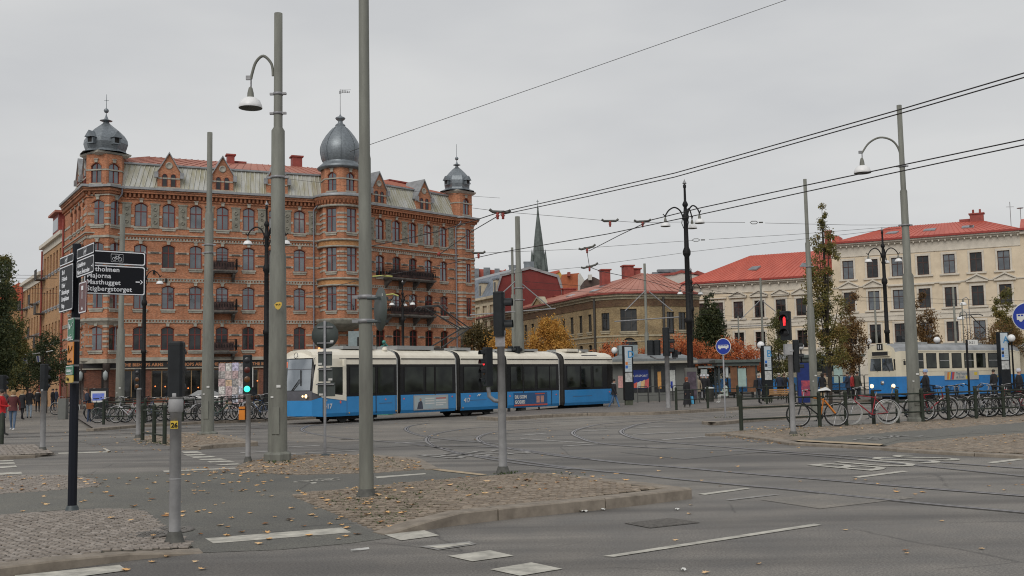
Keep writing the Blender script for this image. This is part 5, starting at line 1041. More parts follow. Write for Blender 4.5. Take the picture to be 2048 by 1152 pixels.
# ---- small roofs right of the gable
YH = empty('yellow_gable_house', (X_(1130, 190), 190, 0), 'small yellow gabled house peeping over the red gable building', 'building')
px_prism(YH, 'wall', [(1100, 760), (1100, 556), (1119, 542), (1130, 560), (1130, 760)][::-1], 190, 12, mat('yellow_render', (.5, .33, .08), .9, 0, .1, 1, coord='Position')); px_prism(YH, 'roof', [(1098, 556), (1095, 545), (1119, 540), (1119, 543)][::-1], 189.8, 12, M_redroof2)
OR_ = empty('orange_roofed_house', (X_(1150, 180), 180, 0), 'orange tiled roof with a white gable just right of the yellow gabled house', 'building')
px_prism(OR_, 'roof', [(1124, 600), (1124, 549), (1158, 546), (1166, 562), (1166, 600)][::-1], 180, 12, mat('orange_tiles', (.42, .12, .05), .8, 0, .15, 2, coord='Position')); px_prism(OR_, 'gable', [(1156, 600), (1156, 549), (1160, 546), (1170, 562), (1170, 600)][::-1], 179.5, 12, M_pgrey); px_prism(OR_, 'chimney', [(1135, 552), (1135, 544), (1141, 544), (1141, 552)][::-1], 179, 2, M_redch)
DR = empty('dark_roofed_house', (X_(1180, 170), 170, 0), 'dark tiled roof with a pale chimney left of the first red chimneys', 'building')
px_prism(DR, 'roof', [(1166, 600), (1168, 562), (1180, 553), (1188, 554), (1204, 562), (1204, 600)][::-1], 170, 10, mat('dark_tiles', (.1, .07, .06), .9, 0, .2, 2, coord='Position')); px_prism(DR, 'chimney', [(1177, 560), (1177, 549), (1184, 549), (1184, 560)][::-1], 169, 1.5, M_pgrey)
# ---- church spire
SP = empty('church_spire', (X_(1079, 420), 420, 0), 'tall verdigris copper church spire with corner pinnacles on the skyline', 'church'); M_cop = mat('verdigris_copper', (.1, .118, .11), .7, .1, .35, .6, coord='Position', dark=(.06, .072, .068)); sx = X_(1079, 420)
def zpx(v, u, Y): return P(u, v, Y).z
b = MB(); zz = [zpx(v, 1079, 420) for v in (600, 535, 500, 470, 430, 412)]; b.lathe([(3.0, 0), (3.0, zz[0]), (2.8, zz[1]), (2.2, zz[2]), (1.55, zz[3]), (.5, zz[4]), (.22, zz[5]), (0, zz[5]+.4)], 8, (sx, 420, 0), smooth=False, a0=.2); b.cyl((sx, 420, zz[5]), (sx, 420, zz[5]+2.6), .1, n=5); b.box((sx, 420, zz[5]+1.9), (1.1, .15, .15)); b.lathe([(0, -.4), (.45, 0), (0, .4)], 8, (sx, 420, zz[5]-.9)); b.build('spire', M_cop, SP, True)
for du in (-11, 11, -6, 7): b = MB(); x = X_(1079+du*1.22, 418); z1 = zpx(497 if abs(du) > 9 else 515, 1079, 418); b.lathe([(1.2, 0), (1.2, zz[1]-3), (.9, zz[1]), (.3, z1-1.5), (0, z1)], 6, (x, 416 if abs(du) < 9 else 419, 0), smooth=False); b.build('pinnacle', M_cop, SP, True)
px = MB(); x = X_(1041, 300); px.cyl((x, 300, 0), (x, 300, zpx(515, 1041, 300)), .25, .1, 6); px.build('distant_mast', M_zinc, label='thin distant flagpole on the skyline left of the church spire', cat='flagpole')
# ---- yellow-brick houses along the street on the left
M_yb2 = brick_mat('tan_brick', (.5, .28, .12), (.43, .235, .1), (.36, .25, .16), stain=.15)
def street_house(name, p0, L, ztop, cols, floors, label, wmat=M_yb2, w_=1.0, h=1.9, root=None):
    r = empty(name, (p0.x, p0.y, 0), label, 'building'); b = MB(); facade(b, p0, AS, L, 0, ztop, [(c, w_, [(z, z+h, 0) for z in floors]) for c in cols], .15)
    i_ = Vector((-ds.y, ds.x, 0)); q = p0+i_*12; b.add([(p0.x, p0.y, 0), (q.x, q.y, 0), (q.x, q.y, ztop), (p0.x, p0.y, ztop)], [(3, 2, 1, 0)]); b.build('wall', wmat, r, True)
    K = window_kit(w_, h, 0, M_red, M_gl2, 2, .6, .09, M_zinclt)
    for c in cols:
        for z in floors: put_window(K, r, p0, AS, c, z)
    ln = [q, p0, p0+ds*L]; b = MB(); band(b, ln, ztop-.1, ztop+.25, .4); band(b, ln, ztop-.7, ztop-.1, .08); b.build('cornice', M_creamt, r, True)
    A = offs(ln, -.3); B = offs(ln, 5); b = MB(); strip(b, A, ztop+.25, B, ztop+2.2); b.build('roof', M_redch, r, True)
    return r
S0 = PS-ds*13.2; r1 = street_house('tan_brick_house', S0, 13.1, 16.3, [1.2+1.95*i for i in range(6)], [13.2, 9.7, 6.3, 2.9], 'tan brick house with red dormer next to the corner building along the side street')
o = empty('dormer', (S0+ds*8.5+Vector((0, 0, 16.6)))-wl(r1), rz=AS); o.parent = r1; b = MB(); b.bx(-1.8, 1.8, -.1, 3, 0, 2.0); b.build('dormer_wall', M_redch, o); b = MB(); b.bx(-2.2, 2.2, -.5, 3.2, 2.0, 2.2); b.build('dormer_roof', M_redroof, o); b = MB(); b.bx(-1.5, 1.5, -.14, -.101, .4, 1.6); b.build('dormer_pane', M_gl1, o)
S1 = S0-ds*15; r2 = street_house('plain_brick_house', S1, 14.9, 13.7, [1.2+2.1*i for i in range(7)], [11.0, 7.6, 4.2, 1.0], 'lower plain tan brick house with small balconies further along the side street')
def mini_balc(root, p, s, z):
    q = p+ds*s-Vector((-ds.y, ds.x, 0))*.45; b = MB(); b.box((q.x, q.y, z), (1.6, .9, .1), AS)
    for e in np.linspace(-.75, .75, 9): w = q+ds*float(e)-Vector((-ds.y, ds.x, 0))*.42; b.cyl((w.x, w.y, z), (w.x, w.y, z+1), .025, n=4)
    w0, w1 = q-ds*.78-Vector((-ds.y, ds.x, 0))*.42, q+ds*.78-Vector((-ds.y, ds.x, 0))*.42; b.cyl((w0.x, w0.y, z+1), (w1.x, w1.y, z+1), .04, n=4); b.box(((w0.x+w1.x)/2, (w0.y+w1.y)/2, z+.5), (1.5, .03, .8), AS); b.build('balcony', M_dkframe, root, True)
for z in (10.7, 7.3, 3.9): mini_balc(r2, S1, 3.3, z); mini_balc(r2, S1, 11.7, z)
for z in (12.9, 9.4, 6.): mini_balc(r1, S0, 1.2, z)
for (p, z0, zt_, rt_) in ((S0, .3, 16.0, r1), (S1, .3, 13.5, r2), (PS, .3, 17.5, BB)): q = p+ds*.2-Vector((-ds.y, ds.x, 0))*.15; pipe([(q.x, q.y, zt_), (q.x, q.y, z0)], .1, M_redch, rt_)
RT = empty('red_tiled_house', (X_(30, 150), 150, 0), 'house with orange red tiled roof at the far end of the side street', 'building')
px_prism(RT, 'wall', [(-20, 800), (-20, 600), (44, 600), (44, 800)][::-1], 142, 12, M_yb2); px_prism(RT, 'roof', [(-20, 604), (-15, 590), (20, 575), (38, 565), (46, 580), (46, 604)][::-1], 141, 14, mat('tile_roof', (.42, .08, .04), .8, 0, .2, 2, coord='Position'))
b = MB(); q = P(35, 612, 140.5); b.box((q.x, q.y, q.z), (1.2, .5, 1.4)); b.build('roof_window', M_gl2, RT, True)
# houses closing the view at the far left and right, low
LH = empty('shopfront_house', (-66, 118, 0), 'tan shop house behind the trees at the left edge', 'building'); b = MB(); facade(b, V2(-80, 116), R(4), 26, 0, 9, [(1.5+2.6*i, 1.3, [(.6, 2.8, 0), (4.6, 6.6, 0)]) for i in range(9)], .15); b.build('wall', M_yb2, LH, True)
KH = window_kit(1.3, 2.2, 0, M_dkframe, M_gl2, 2, 0, .08)
for i in range(9): put_window(KH, LH, V2(-80, 116), R(4), 1.5+2.6*i, .6); put_window(window_kit(1.3, 2., 0, M_dkframe, M_gl2, 2, .6, .08) if i == 0 else KH, LH, V2(-80, 116), R(4), 1.5+2.6*i, 4.6)
# ================================================================ TRAMS
M_tcream = mat('tram_cream', (.78, .74, .63), .35, 0, .05, 1.5, dark=(.68, .63, .53)); M_tblue = mat('tram_blue', (.03, .235, .54), .3, 0, .06, 1.2); M_tblack = mat('tram_black_band', (.008, .008, .009), .2, 0, .2, 2, spec=.3)
M_tgrey = mat('tram_dark_grey', (.1, .1, .115), .4, .1, .1, 3); M_rubber = mat('rubber', (.02, .02, .02), .8, 0, .2, 4); M_gang = mat('gangway_bellows', (.045, .043, .04), .8, 0, .2, 3)
M_tpane = glass_mat('tram_pane', (.022, .026, .019), .012, .2); M_roofgrey = mat('roof_equipment_grey', (.3, .31, .31), .6, .1, .1, 3)
aT = R(47.5)
T1 = empty('modern_tram', (-8.73, 46.1, 0), 'modern articulated blue and cream tram numbered 417 passing in front of the brick corner building', 'tram', rz=aT)
M_wscreen = glass_mat('tram_windscreen', (.16, .17, .18), .22)
TW = 2.5
def profile(hw, zs, zr):      # closed section, y from near side to far side; hw half width, zs skirt bottom, zr roof top
    c = TW/2; f = [(c-hw+.06, zs), (c-hw, zs+.15), (c-hw, 1.18), (c-hw, 2.64), (c-hw+.01, 2.9), (c-hw+.07, 3.06), (c-hw+.22, 3.2), (c-hw+.5, min(zr, 3.3)), (c-hw*.35, zr)]
    g = [(2*c-y, z) for y, z in reversed(f)]; return f+g
MR = [0, 0, 1, 2, 2, 2, 2, 2, 2, 2, 2, 2, 2, 2, 1, 0, 0, 3]     # blue, black, cream, underside
def module(x0, x1, nose=0):
    secs = []; full = profile(1.25, .31, 3.36)
    def sec(x, hw, zs, zr, dz=0): return [(x, y, z) for y, z in profile(hw, zs, zr)]
    if nose == -1: secs += [sec(x0+.0, 1.1, .34, 3.28), sec(x0+.35, 1.2, .31, 3.34), sec(x0+.9, 1.25, .31, 3.36)]
    else: secs.append(sec(x0, 1.25, .31, 3.36))
    if nose == 1: secs += [sec(x1-.9, 1.25, .31, 3.36), sec(x1-.3, 1.16, .31, 3.3), sec(x1, 1.0, .33, 3.1)]
    else: secs.append(sec(x1, 1.25, .31, 3.36))
    b = MB(); b.loft(secs, closed=True, smooth=False, rowm=MR, caps=(True, True)); b.m[-2:] = [3, 3] if nose != -1 else [2, 3]
    if nose == 1: b.m[-1] = 1
    return b.build('body_section', [M_tblue, M_tblack, M_tcream, M_rubber], T1)
mods = [(0, 4.7), (4.95, 8.6), (8.95, 11.9), (12.4, 16.65), (17.15, 22.0)]
for i, (a, b_) in enumerate(mods): module(a, b_, -1 if i == 0 else (1 if i == 4 else 0))
for (a, b_) in zip(mods[:-1], mods[1:]):
    g = MB(); x0, x1 = a[1], b_[0]; n_ = 5
    secs = [[(x0+(x1-x0)*k/(n_*2), y+(0 if y > 1.25 else 1)*(.05+.05*(k % 2))-(1 if y > 1.25 else 0)*(.05+.05*(k % 2)), z-(.06 if z > 2 else 0)*(k % 2)) for y, z in profile(1.2, .35, 3.3)] for k in range(n_*2+1)]; g.loft(secs, closed=True); g.build('gangway', M_gang, T1)
    g = MB(); g.tube([(x0+.02, -.012, .35), (x0+.02, -.012, 2.9), (x0+.02, .22, 3.22), (x0+.02, .6, 3.36), (x0+.02, 1.8, 3.36)], .025, 4); g.build('gangway_frame', M_roofgrey, T1)
def tp(name, mt, f, **k): b = MB(); f(b); return b.build(name, mt, T1, **k)
# roof gutter line
for i, (a, b_) in enumerate(mods): tp('roof_rail', M_rubber, lambda b: b.bx(a+(1.3 if i == 0 else .05), b_-(.4 if i == 4 else .05), -.012, .02, 2.875, 2.925))
# windows and doors
def win(x0, x1, z0=1.32, z1=2.5): 
    o = tp('window', M_tblack, lambda b: b.bx(x0-.04, x1+.04, -.012, .0, z0-.04, z1+.04)); g = MB(); g.bx(x0, x1, -.018, -.0125, z0, z1); g.build('pane', M_tpane, o)
for x0, x1 in ((1.9, 2.9), (3.0, 3.35), (3.55, 4.5), (5.2, 6.4), (6.6, 7.1), (7.25, 8.35), (9.2, 10.3), (10.45, 11.6), (12.7, 13.6), (13.75, 14.6), (14.85, 15.8), (15.9, 16.4), (17.4, 18.5), (18.65, 19.5), (19.8, 20.6)): win(x0, x1)
for x in (3.42, 7.18, 13.68, 16.0): tp('door_edge', M_rubber, lambda b: b.bx(x-.015, x+.015, -.02, .0, .4, 2.6))
for x in (1.72, 4.6): tp('panel_seam', M_tgrey, lambda b: b.bx(x-.008, x+.008, -.006, .0, .35, 1.18))
for x0, x1, z in ((3.6, 4.4, .82), (9.5, 10.8, .8), (17.9, 19.6, .8)): tp('hatch_line', M_tgrey, lambda b: b.bx(x0, x1, -.008, .0, z, z+.02))
M_redl = mat('small_red_marker', (.6, .06, .03), .4, 0, 0, emit=(1, .15, .05), estr=.2); M_amb = mat('amber_reflector', (.6, .3, .03), .4, 0, 0)
for x, z in ((1.35, .98), (1.35, .92), (4.0, 1.0), (5.15, 1.0), (8.35, 1.03), (9.6, 1.03), (12.6, .95), (16.4, .95), (21.3, 1.0)): tp('marker_lamp', M_redl, lambda b: b.lathe([(0, -.02), (.03, -.018), (.035, .0)], 8, (x, -.01, z)) if False else b.bx(x-.03, x+.03, -.02, 0, z-.03, z+.03))
for x in (1.85, 4.65, 9.1): tp('amber_reflector', M_amb, lambda b: b.bx(x-.03, x+.03, -.012, 0, .42, .48))
# cab side
tp('cab_side_panel', M_tcream, lambda b: (b.bx(.28, .78, -.016, .03, 1.2, 2.64), b.bx(1.48, 1.68, -.016, .0, 1.2, 2.9), b.bx(.78, 1.48, -.016, .0, 2.52, 2.9), b.add([(.0, -.018, 1.42), (.3, -.018, 1.18), (1.68, -.018, 1.0), (1.68, -.018, 1.24), (.3, -.018, 1.36)], [(0, 1, 2, 3, 4)])))
tp('cab_window', M_tpane, lambda b: b.bx(.8, 1.47, -.014, .0, 1.36, 2.52))
tp('wing_mirror', M_tcream, lambda b: (b.tube([(1.5, -.02, 2.75), (1.42, -.22, 2.8), (1.36, -.26, 2.72)], .03, 6), b.box((1.36, -.27, 2.72), (.1, .14, .3))))
# front end
def fp(y, z, e=0.):         # point on the slightly curved, raked front
    k = (y-1.25)/1.1; return (-.12-.34*(1-k*k)+.14*max(0, z-1.4)/1.5+e, y, z)
def fpatch(name, mt, y0, y1, z0, z1, e=0., n=8, m_=3, arch=0.):
    b = MB(); vs = []
    for j in range(m_+1):
        for i in range(n+1): y = y0+(y1-y0)*i/n; z = z0+(z1-z0)*j/m_; z = z-(arch*((2*i/n-1)**2) if j == m_ else 0); vs.append(fp(y, z, e))
    b.add(vs, [(j*(n+1)+i, (j+1)*(n+1)+i, (j+1)*(n+1)+i+1, j*(n+1)+i+1) for j in range(m_) for i in range(n)], smooth=True); return b.build(name, mt, T1)
b = MB(); rows = [.36, 1.05, 1.47, 2.93, 3.05, 3.18, 3.28]; ns = 12
secs = []
for z in rows:
    s_ = []
    for i in range(ns+1):
        y = .15+2.2*i/ns; zz = z if z < 3 else z-(z-2.93)*.55*((2*i/ns-1)**2); p = fp(y, zz); s_.append((p[0]+(0 if z < 3 else (z-2.93)*1.1), y, zz))
    secs.append(s_)
o = len(b.m); b.loft(secs, closed=False, smooth=True, caps=(False, False)); b.m[o:] = [k for k, _ in zip([0]*ns+[1]*ns+[2]*ns+[3]*ns*3, b.m[o:])]
for side in (0, -1): b.add([secs[j][side] for j in range(len(secs))]+[(.45, .03 if side == 0 else 2.47, z) for z in reversed(rows)], [tuple(range(2*len(rows)))], 3 if False else 1)
b.add(secs[-1]+[(.5, 2.3, 3.3), (.5, .2, 3.3)], [tuple(range(ns+3))], 3); b.build('front_end', [M_tblue, M_tgrey, M_tblack, M_tcream], T1)
tp('front_corner', M_tcream, lambda b: b.add([(-.1, .16, 1.42), (.3, -.014, 1.25), (.3, -.014, 2.9), (.08, .16, 2.95)], [(0, 1, 2, 3)]))
tp('front_corner_skirt', M_tblue, lambda b: b.add([(-.12, .15, .36), (.35, -.0125, .33), (.35, -.0125, 1.2), (-.12, .15, 1.06)], [(0, 1, 2, 3)]))
fpatch('windscreen', M_wscreen, .22, 2.28, 1.5, 2.88, -.012); fpatch('destination_glass', M_tgrey, .22, 2.28, 2.42, 2.45, -.02, m_=1)
fpatch('line_display', mat('lit_orange_display', (.5, .12, .06), .5, 0, 0, emit=(1, .25, .12), estr=.55), 1.7, 2.15, 2.52, 2.78, -.022, m_=1)
for y, s_ in ((.35, 1), (2.15, .7)):
    o = tp('headlight', M_warmlit, lambda b: b.lathe([(0, 0), (.085, .0), (.09, .03)], 12)); o.location = fp(y, 1.24, -.06); o.rotation_euler = (0, R(90), 0)
    o = tp('headlight_rim', M_tgrey, lambda b: b.lathe([(.09, .0), (.12, .0), (.12, .06)], 12)); o.location = fp(y, 1.24, -.05); o.rotation_euler = (0, R(90), 0)
o = tp('fog_lamp', M_warmlit, lambda b: b.lathe([(0, 0), (.04, .0), (.05, .03)], 12)); o.location = fp(.52, 1.24, -.05); o.rotation_euler = (0, R(90), 0)
tp('wiper', M_rubber, lambda b: (b.tube([fp(1.15, 1.5, -.03), fp(.7, 2.0, -.06)], .014, 4), b.tube([fp(1.05, 1.5, -.03), fp(.66, 1.9, -.06)], .012, 4), b.tube([fp(.62, 1.7, -.05), fp(.68, 2.4, -.05)], .02, 4)))
tp('emblem_ring', M_tgrey, lambda b: b.tube([(fp(1.05+.12*math.cos(t), 3.0, 0)[0]-.03+.1*(math.sin(t)*.13+.13), 1.05+.12*math.cos(t), 3.06+.12*math.sin(t)) for t in np.linspace(0, 2*math.pi, 16, endpoint=False)], .013, 4, closed=True))
for x in (.6, 1.0): pass
tp('roof_marker', mat('amber_lens', (.8, .4, .1), .3, 0, 0, emit=(1, .5, .2), estr=.6), lambda b: (b.lathe([(0, .1), (.05, .06), (.06, 0)], 8, (.55, .5, 3.33)), b.lathe([(0, .1), (.05, .06), (.06, 0)], 8, (.3, 2.1, 3.2))))
# side lettering, adverts
side = ((1, 0, 0), (0, 0, 1), (0, -1, 0))
for x, z in ((.42, .68), (9.15, .72)): put_text('417', .3, T1, (x, -.022, z), side, M_white, 'fleet_number', bold=.008)
M_ad = mat('advert_grey_blue', (.22, .32, .38), .4, 0, .35, 2, dark=(.4, .42, .4)); M_alu = mat('aluminium_trim', (.42, .42, .42), .4, .6, .05, 3)
o = tp('advert_panel', M_alu, lambda b: b.bx(5.75, 8.05, -.03, .0, .42, 1.14)); g = MB(); g.bx(5.8, 8.0, -.036, -.0305, .47, 1.09); g.build('poster', M_ad, o)
g = MB(); g.add([(5.95, -.039, .48), (6.35, -.039, .48), (6.3, -.039, .8), (6.22, -.039, .88), (6.05, -.039, .8)], [(0, 1, 2, 3, 4)]); g.build('printed_figure', mat('advert_dark', (.05, .06, .09), .5, 0, .2, 4), o); g = MB(); g.T = Matrix.Translation((6.18, -.04, .93)) @ Matrix.Rotation(R(90), 4, 'X'); g.lathe([(0, .002), (.07, .002)], 12); g.build('printed_head', mat('print_skin', (.45, .28, .2), .6, 0, .05, 4), o)
for i, (x0, x1, z) in enumerate(((6.5, 7.1, .95), (6.5, 7.1, .83), (6.5, 7.1, .71), (7.2, 7.9, .95), (7.2, 7.9, .85), (7.2, 7.9, .72), (7.2, 7.7, .62))): g = MB(); g.bx(x0, x1, -.04, -.0365, z, z+.05); g.build('printed_line', M_white if i not in (3,) else mat('print_red', (.5, .08, .05), .5, 0, .05, 4), o)
o = tp('advert_panel', mat('advert_blue', (.02, .09, .22), .4, 0, .1, 3), lambda b: b.bx(12.9, 15.6, -.03, .0, .4, 1.1)); g = MB(); g.bx(12.9, 15.6, -.036, -.0305, .4, .48); g.bx(14.6, 15.4, -.036, -.0305, 1.0, 1.06); g.build('red_strip', MATS['print_red'], o)
put_text('DU SOM', .25, T1, (12.95, -.034, .8), side, M_white, 'advert_lettering', bold=.01); put_text('GODIS!', .25, T1, (12.95, -.034, .53), side, M_white, 'advert_lettering', bold=.01)
for x in (14.7, 15.05): g = MB(); g.bx(x, x+.26, -.036, -.0305, .55, .92); g.build('printed_packet', mat('print_orange', (.5, .25, .2), .5, 0, .2, 8), o)
tp('transit_emblem', M_white, lambda b: [b.tube([(10.15+dx, -.012, 1.0), (10.22+dx, -.012, 1.08), (10.3+dx, -.012, 1.1)], .02, 4) or b.tube([(10.1+dx, -.012, .84), (10.2+dx, -.012, .88), (10.24+dx, -.012, .94)], .02, 4) for dx in (0, .1)])
tp('cab_emblem', M_alu, lambda b: b.add([(.5, -.022, 1.08), (.62, -.022, 1.04), (.56, -.022, 1.0), (.66, -.022, 1.1), (.56, -.022, 1.07)], [(0, 1, 2), (0, 3, 4)]))
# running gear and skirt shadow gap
for x in (1.9, 9.8, 19.3):
    for dx in (0, 1.6):
        for y in (.6, 1.9):
            o = tp('wheel', mat('wheel_steel', (.05, .05, .05), .6, .3, .2, 6), lambda b: b.cyl((0, -.06, 0), (0, .06, 0), .3, n=16)); o.location = (x+dx, y, .3)
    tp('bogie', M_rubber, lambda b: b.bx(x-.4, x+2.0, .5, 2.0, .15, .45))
# roof equipment
tp('roof_equipment', M_roofgrey, lambda b: (b.bx(1.9, 3.9, .5, 2.0, 3.36, 3.5), b.bx(5.2, 7.6, .5, 2.0, 3.36, 3.55), b.bx(9.2, 10.2, .5, 2.0, 3.36, 3.5), b.bx(18, 20, .5, 2.0, 3.36, 3.5), b.bx(13, 15.5, .5, 2.0, 3.36, 3.48)))
tp('roof_vent', M_tcream, lambda b: (b.lathe([(.13, 0), (.13, .1), (.08, .16), (0, .17)], 10, (4.4, .5, 3.3)), b.lathe([(.1, 0), (.1, .1), (0, .14)], 10, (19.2, .5, 3.3)), b.bx(17.9, 18.9, .4, 1.2, 3.36, 3.52)))
tp('roof_grille', M_tgrey, lambda b: b.bx(18.9, 20.3, .12, .16, 3.08, 3.16))
M_panto = mat('pantograph_steel', (.06, .06, .06), .5, .4, .2, 6)
# pantograph folded towards the front: base over section 2/3
def pan(b):
    for y in (.75, 1.75):
        b.tube([(8.4, y, 3.5), (10.6, 1.25+(y-1.25)*.6, 4.55)], .04, 6); b.tube([(10.6, 1.25+(y-1.25)*.6, 4.55), (8.1, 1.25+(y-1.25)*1.1, 5.6)], .035, 6); b.tube([(10.3, 1.25+(y-1.25)*.5, 4.5), (8.5, 1.25+(y-1.25)*.9, 5.45)], .02, 5)
    b.tube([(7.95, .2, 5.45), (7.95, .45, 5.62), (7.95, 2.05, 5.62), (7.95, 2.3, 5.45)], .035, 6); b.tube([(8.3, .2, 5.45), (8.3, .45, 5.62), (8.3, 2.05, 5.62), (8.3, 2.3, 5.45)], .035, 6)
    b.tube([(10.6, .8, 4.55), (10.6, 1.7, 4.55)], .05, 6); b.bx(7.9, 8.5, .7, 1.8, 3.36, 3.46); b.tube([(8.1, .7, 5.58), (8.1, 1.8, 5.58)], .03, 5)
tp('pantograph', M_panto, pan)
# ---------------------------------------------------------------- older trams
M_ocream = mat('old_tram_cream', (.68, .62, .48), .45, 0, .08, 1.2); M_oblue = mat('old_tram_blue', (.02, .19, .5), .45, 0, .12, 1.2); M_oroof = mat('old_tram_grey_roof', (.3, .31, .32), .6, .1, .2, 1, coord='Position')
def old_tram(name, loc, rz, L, label, detail=True, cars=1):
    root = empty(name, loc, label, 'tram', rz=rz); W_ = 2.4
    def tp(nm, mt, f, par=root): b = MB(); f(b); return b.build(nm, mt, par)
    for cidx in range(cars):
        x00 = cidx*(L+.9)
        sec = lambda x, k, dz=0: [(x, 1.2-1.2*k, .35), (x, 1.2-1.2*k, 1.05+.0), (x, 1.2-1.2*k, 1.58), (x, 1.2-1.2*k, 3.15+dz), (x, 1.2-1.1*k, 3.38+dz), (x, 1.2-.8*k, 3.56+dz), (x, 1.2, 3.64+dz), (x, 1.2+.8*k, 3.56+dz), (x, 1.2+1.1*k, 3.38+dz), (x, 1.2+1.2*k, 3.15+dz), (x, 1.2+1.2*k, 1.58), (x, 1.2+1.2*k, 1.05), (x, 1.2+1.2*k, .35)]
        rm = [0, 0, 1, 2, 2, 2, 2, 2, 2, 1, 0, 0, 0]
        b = MB(); b.loft([sec(x00, .86, -.05), sec(x00+.35, .97), sec(x00+.9, 1.), sec(x00+L-.9, 1.), sec(x00+L-.3, .95), sec(x00+L, .82, -.05)], closed=True, rowm=rm, caps=(False, False))
        for x, k in ((x00, .86), (x00+L, .82)):
            b.add([(x, 1.2-1.2*k, .35), (x, 1.2+1.2*k, .35), (x, 1.2+1.2*k, 1.58), (x, 1.2-1.2*k, 1.58)], [(0, 1, 2, 3)], 0); b.add([(x, 1.2-1.2*k, 1.58), (x, 1.2+1.2*k, 1.58)]+[p for p in sec(x, k, -.05)[9:2:-1]], [tuple(range(9))], 1)
        b.build('body', [M_oblue, M_ocream, M_oroof], root)
        tp('body_trim', M_ocream, lambda b: (b.bx(x00+.9, x00+L-.9, -.03, .0, 3.12, 3.2), b.bx(x00+.9, x00+L-.9, -.015, 0, 1.88, 1.94)))
        n_ = int((L-2.2)/1.32)
        for i in range(n_):
            x = x00+1.5+i*1.32; op = i % 2 == 0
            o = tp('window', M_rubber, lambda b: b.bx(x, x+1.02, -.018, 0, 2.06, 3.02)); tp('pane', M_tpane, lambda b: b.bx(x+.05, x+.97, -.024, -.0185, 2.11, 2.97), o)
            if op: tp('window_bar', M_alu, lambda b: b.bx(x+.04, x+.98, -.034, -.025, 2.52, 2.56), o)
        for xx in (1.6, L-3.2):
            for dx in (0, 1.7): o = tp('wheel', MATS['wheel_steel'], lambda b: b.cyl((0, -.05, 0), (0, .05, 0), .33, n=14)); o.location = (x00+xx+dx, .3, .33)
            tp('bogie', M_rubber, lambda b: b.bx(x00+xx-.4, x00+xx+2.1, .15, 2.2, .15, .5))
        tp('roof_equipment', M_roofgrey, lambda b: (b.bx(x00+2, x00+4, .7, 1.7, 3.58, 3.75), b.bx(x00+4, x00+L*.5, 1.1, 1.3, 3.6, 3.66), b.bx(x00+L*.5, x00+L*.5+3, .6, 1.8, 3.58, 3.7)))
    if detail:
        # front face at x = 0 (normal -x); y 0 is the near side
        def q(nm, mt, pts, e=-.02): b = MB(); b.add([(e, y, z) for y, z in pts], [tuple(range(len(pts)))]); b.add([(e+.018, y, z) for y, z in pts], [tuple(range(len(pts)-1, -1, -1))]); return b.build(nm, mt, root)
        q('windscreen', M_gl1, [(.32, 1.95), (1.16, 1.95), (1.16, 2.72), (.42, 2.72)]); q('windscreen', M_gl1, [(1.24, 1.95), (2.08, 1.95), (1.98, 2.72), (1.24, 2.72)]); q('side_screen', M_gl2, [(.19, 1.98), (.27, 1.98), (.3, 2.66), (.2, 2.66)])
        o = tp('destination_box', M_ocream, lambda b: (b.bx(-.12, .3, .55, 1.85, 2.86, 3.18), b.bx(-.1, .25, .9, 1.5, 3.18, 3.68))); tp('destination_blind', M_rubber, lambda b: (b.bx(-.135, -.121, .62, 1.78, 2.9, 3.14), b.bx(-.115, -.101, .98, 1.42, 3.24, 3.64)), o)
        put_text('11', .34, root, (-.12, 1.38, 3.32), ((0, -1, 0), (0, 0, 1), (-1, 0, 0)), M_white, 'route_number', bold=.012)
        for y, z, mt in ((.4, 1.0, M_warmlit), (2.0, 1.0, M_warmlit), (1.2, 1.2, M_alu)):
            o = tp('headlight', mt, lambda b: b.lathe([(0, 0), (.06, 0), (.065, .02), (.13, .03), (.13, .08)], 12)); o.location = (-.06, y, z); o.rotation_euler = (0, R(90), 0)
        for y in (.8, 1.7): tp('wiper', M_rubber, lambda b: b.tube([(-.05, y-.2, 1.9), (-.06, y+.1, 2.4)], .014, 4))
        tp('mirror', M_rubber, lambda b: (b.tube([(.5, 0, 2.6), (.3, -.3, 2.62), (.2, -.32, 2.5)], .02, 4), b.box((.2, -.33, 2.4), (.06, .12, .26))))
        tp('bumper', M_tgrey, lambda b: b.bx(-.12, .1, .3, 2.1, .38, .55))
        tp('side_mark', M_alu, lambda b: b.bx(.95, 1.15, -.015, 0, 1.6, 1.7))
    return root
T2 = old_tram('vintage_tram', (23.7, 64.3, 0), R(33), 13.5, 'older blue and cream tram on line 11 waiting behind the right cycle racks', cars=2)
o = MB(); o.bx(4.6, 8.2, -.05, .0, 1.3, 1.85); o = o.build('advert_panel', mat('advert_pale', (.42, .4, .36), .5, 0, .08, 2), T2)
put_text('The Future', .26, T2, (5.75, -.055, 1.62), side, mat('advert_text', (.05, .12, .2), .5, 0, 0, 3), 'advert_lettering'); put_text('of Truth', .26, T2, (5.75, -.055, 1.38), side, MATS['advert_text'], 'advert_lettering')
for k, (c, x) in enumerate((((.55, .2, .05), 4.75), ((.6, .45, .05), 4.95), ((.05, .12, .4), 5.1), ((.45, .05, .05), 5.25))): b = MB(); b.add([(x, -.054-.001*k, 1.32), (x+.22, -.054-.001*k, 1.32), (x+.36, -.054-.001*k, 1.8), (x+.12, -.054-.001*k, 1.8)], [(0, 1, 2, 3)]); b.build('printed_shape', mat('print_%s' % ('orange_fill', 'yellow_fill', 'blue_fill', 'red_fill')[k], c, .5, 0, 0), o)
for x, z in ((7.9, 1.68), (6.95, 1.45)): b = MB(); b.bx(x-.18, x+.15, -.056, -.0505, z-.1, z+.1); b.build('printed_shape', MATS['print_yellow_fill'], o)
b = MB(); b.bx(10.3, 10.7, -.02, 0, 1.4, 1.52); b.build('coat_of_arms', MATS['print_yellow_fill'], T2)
b = MB()
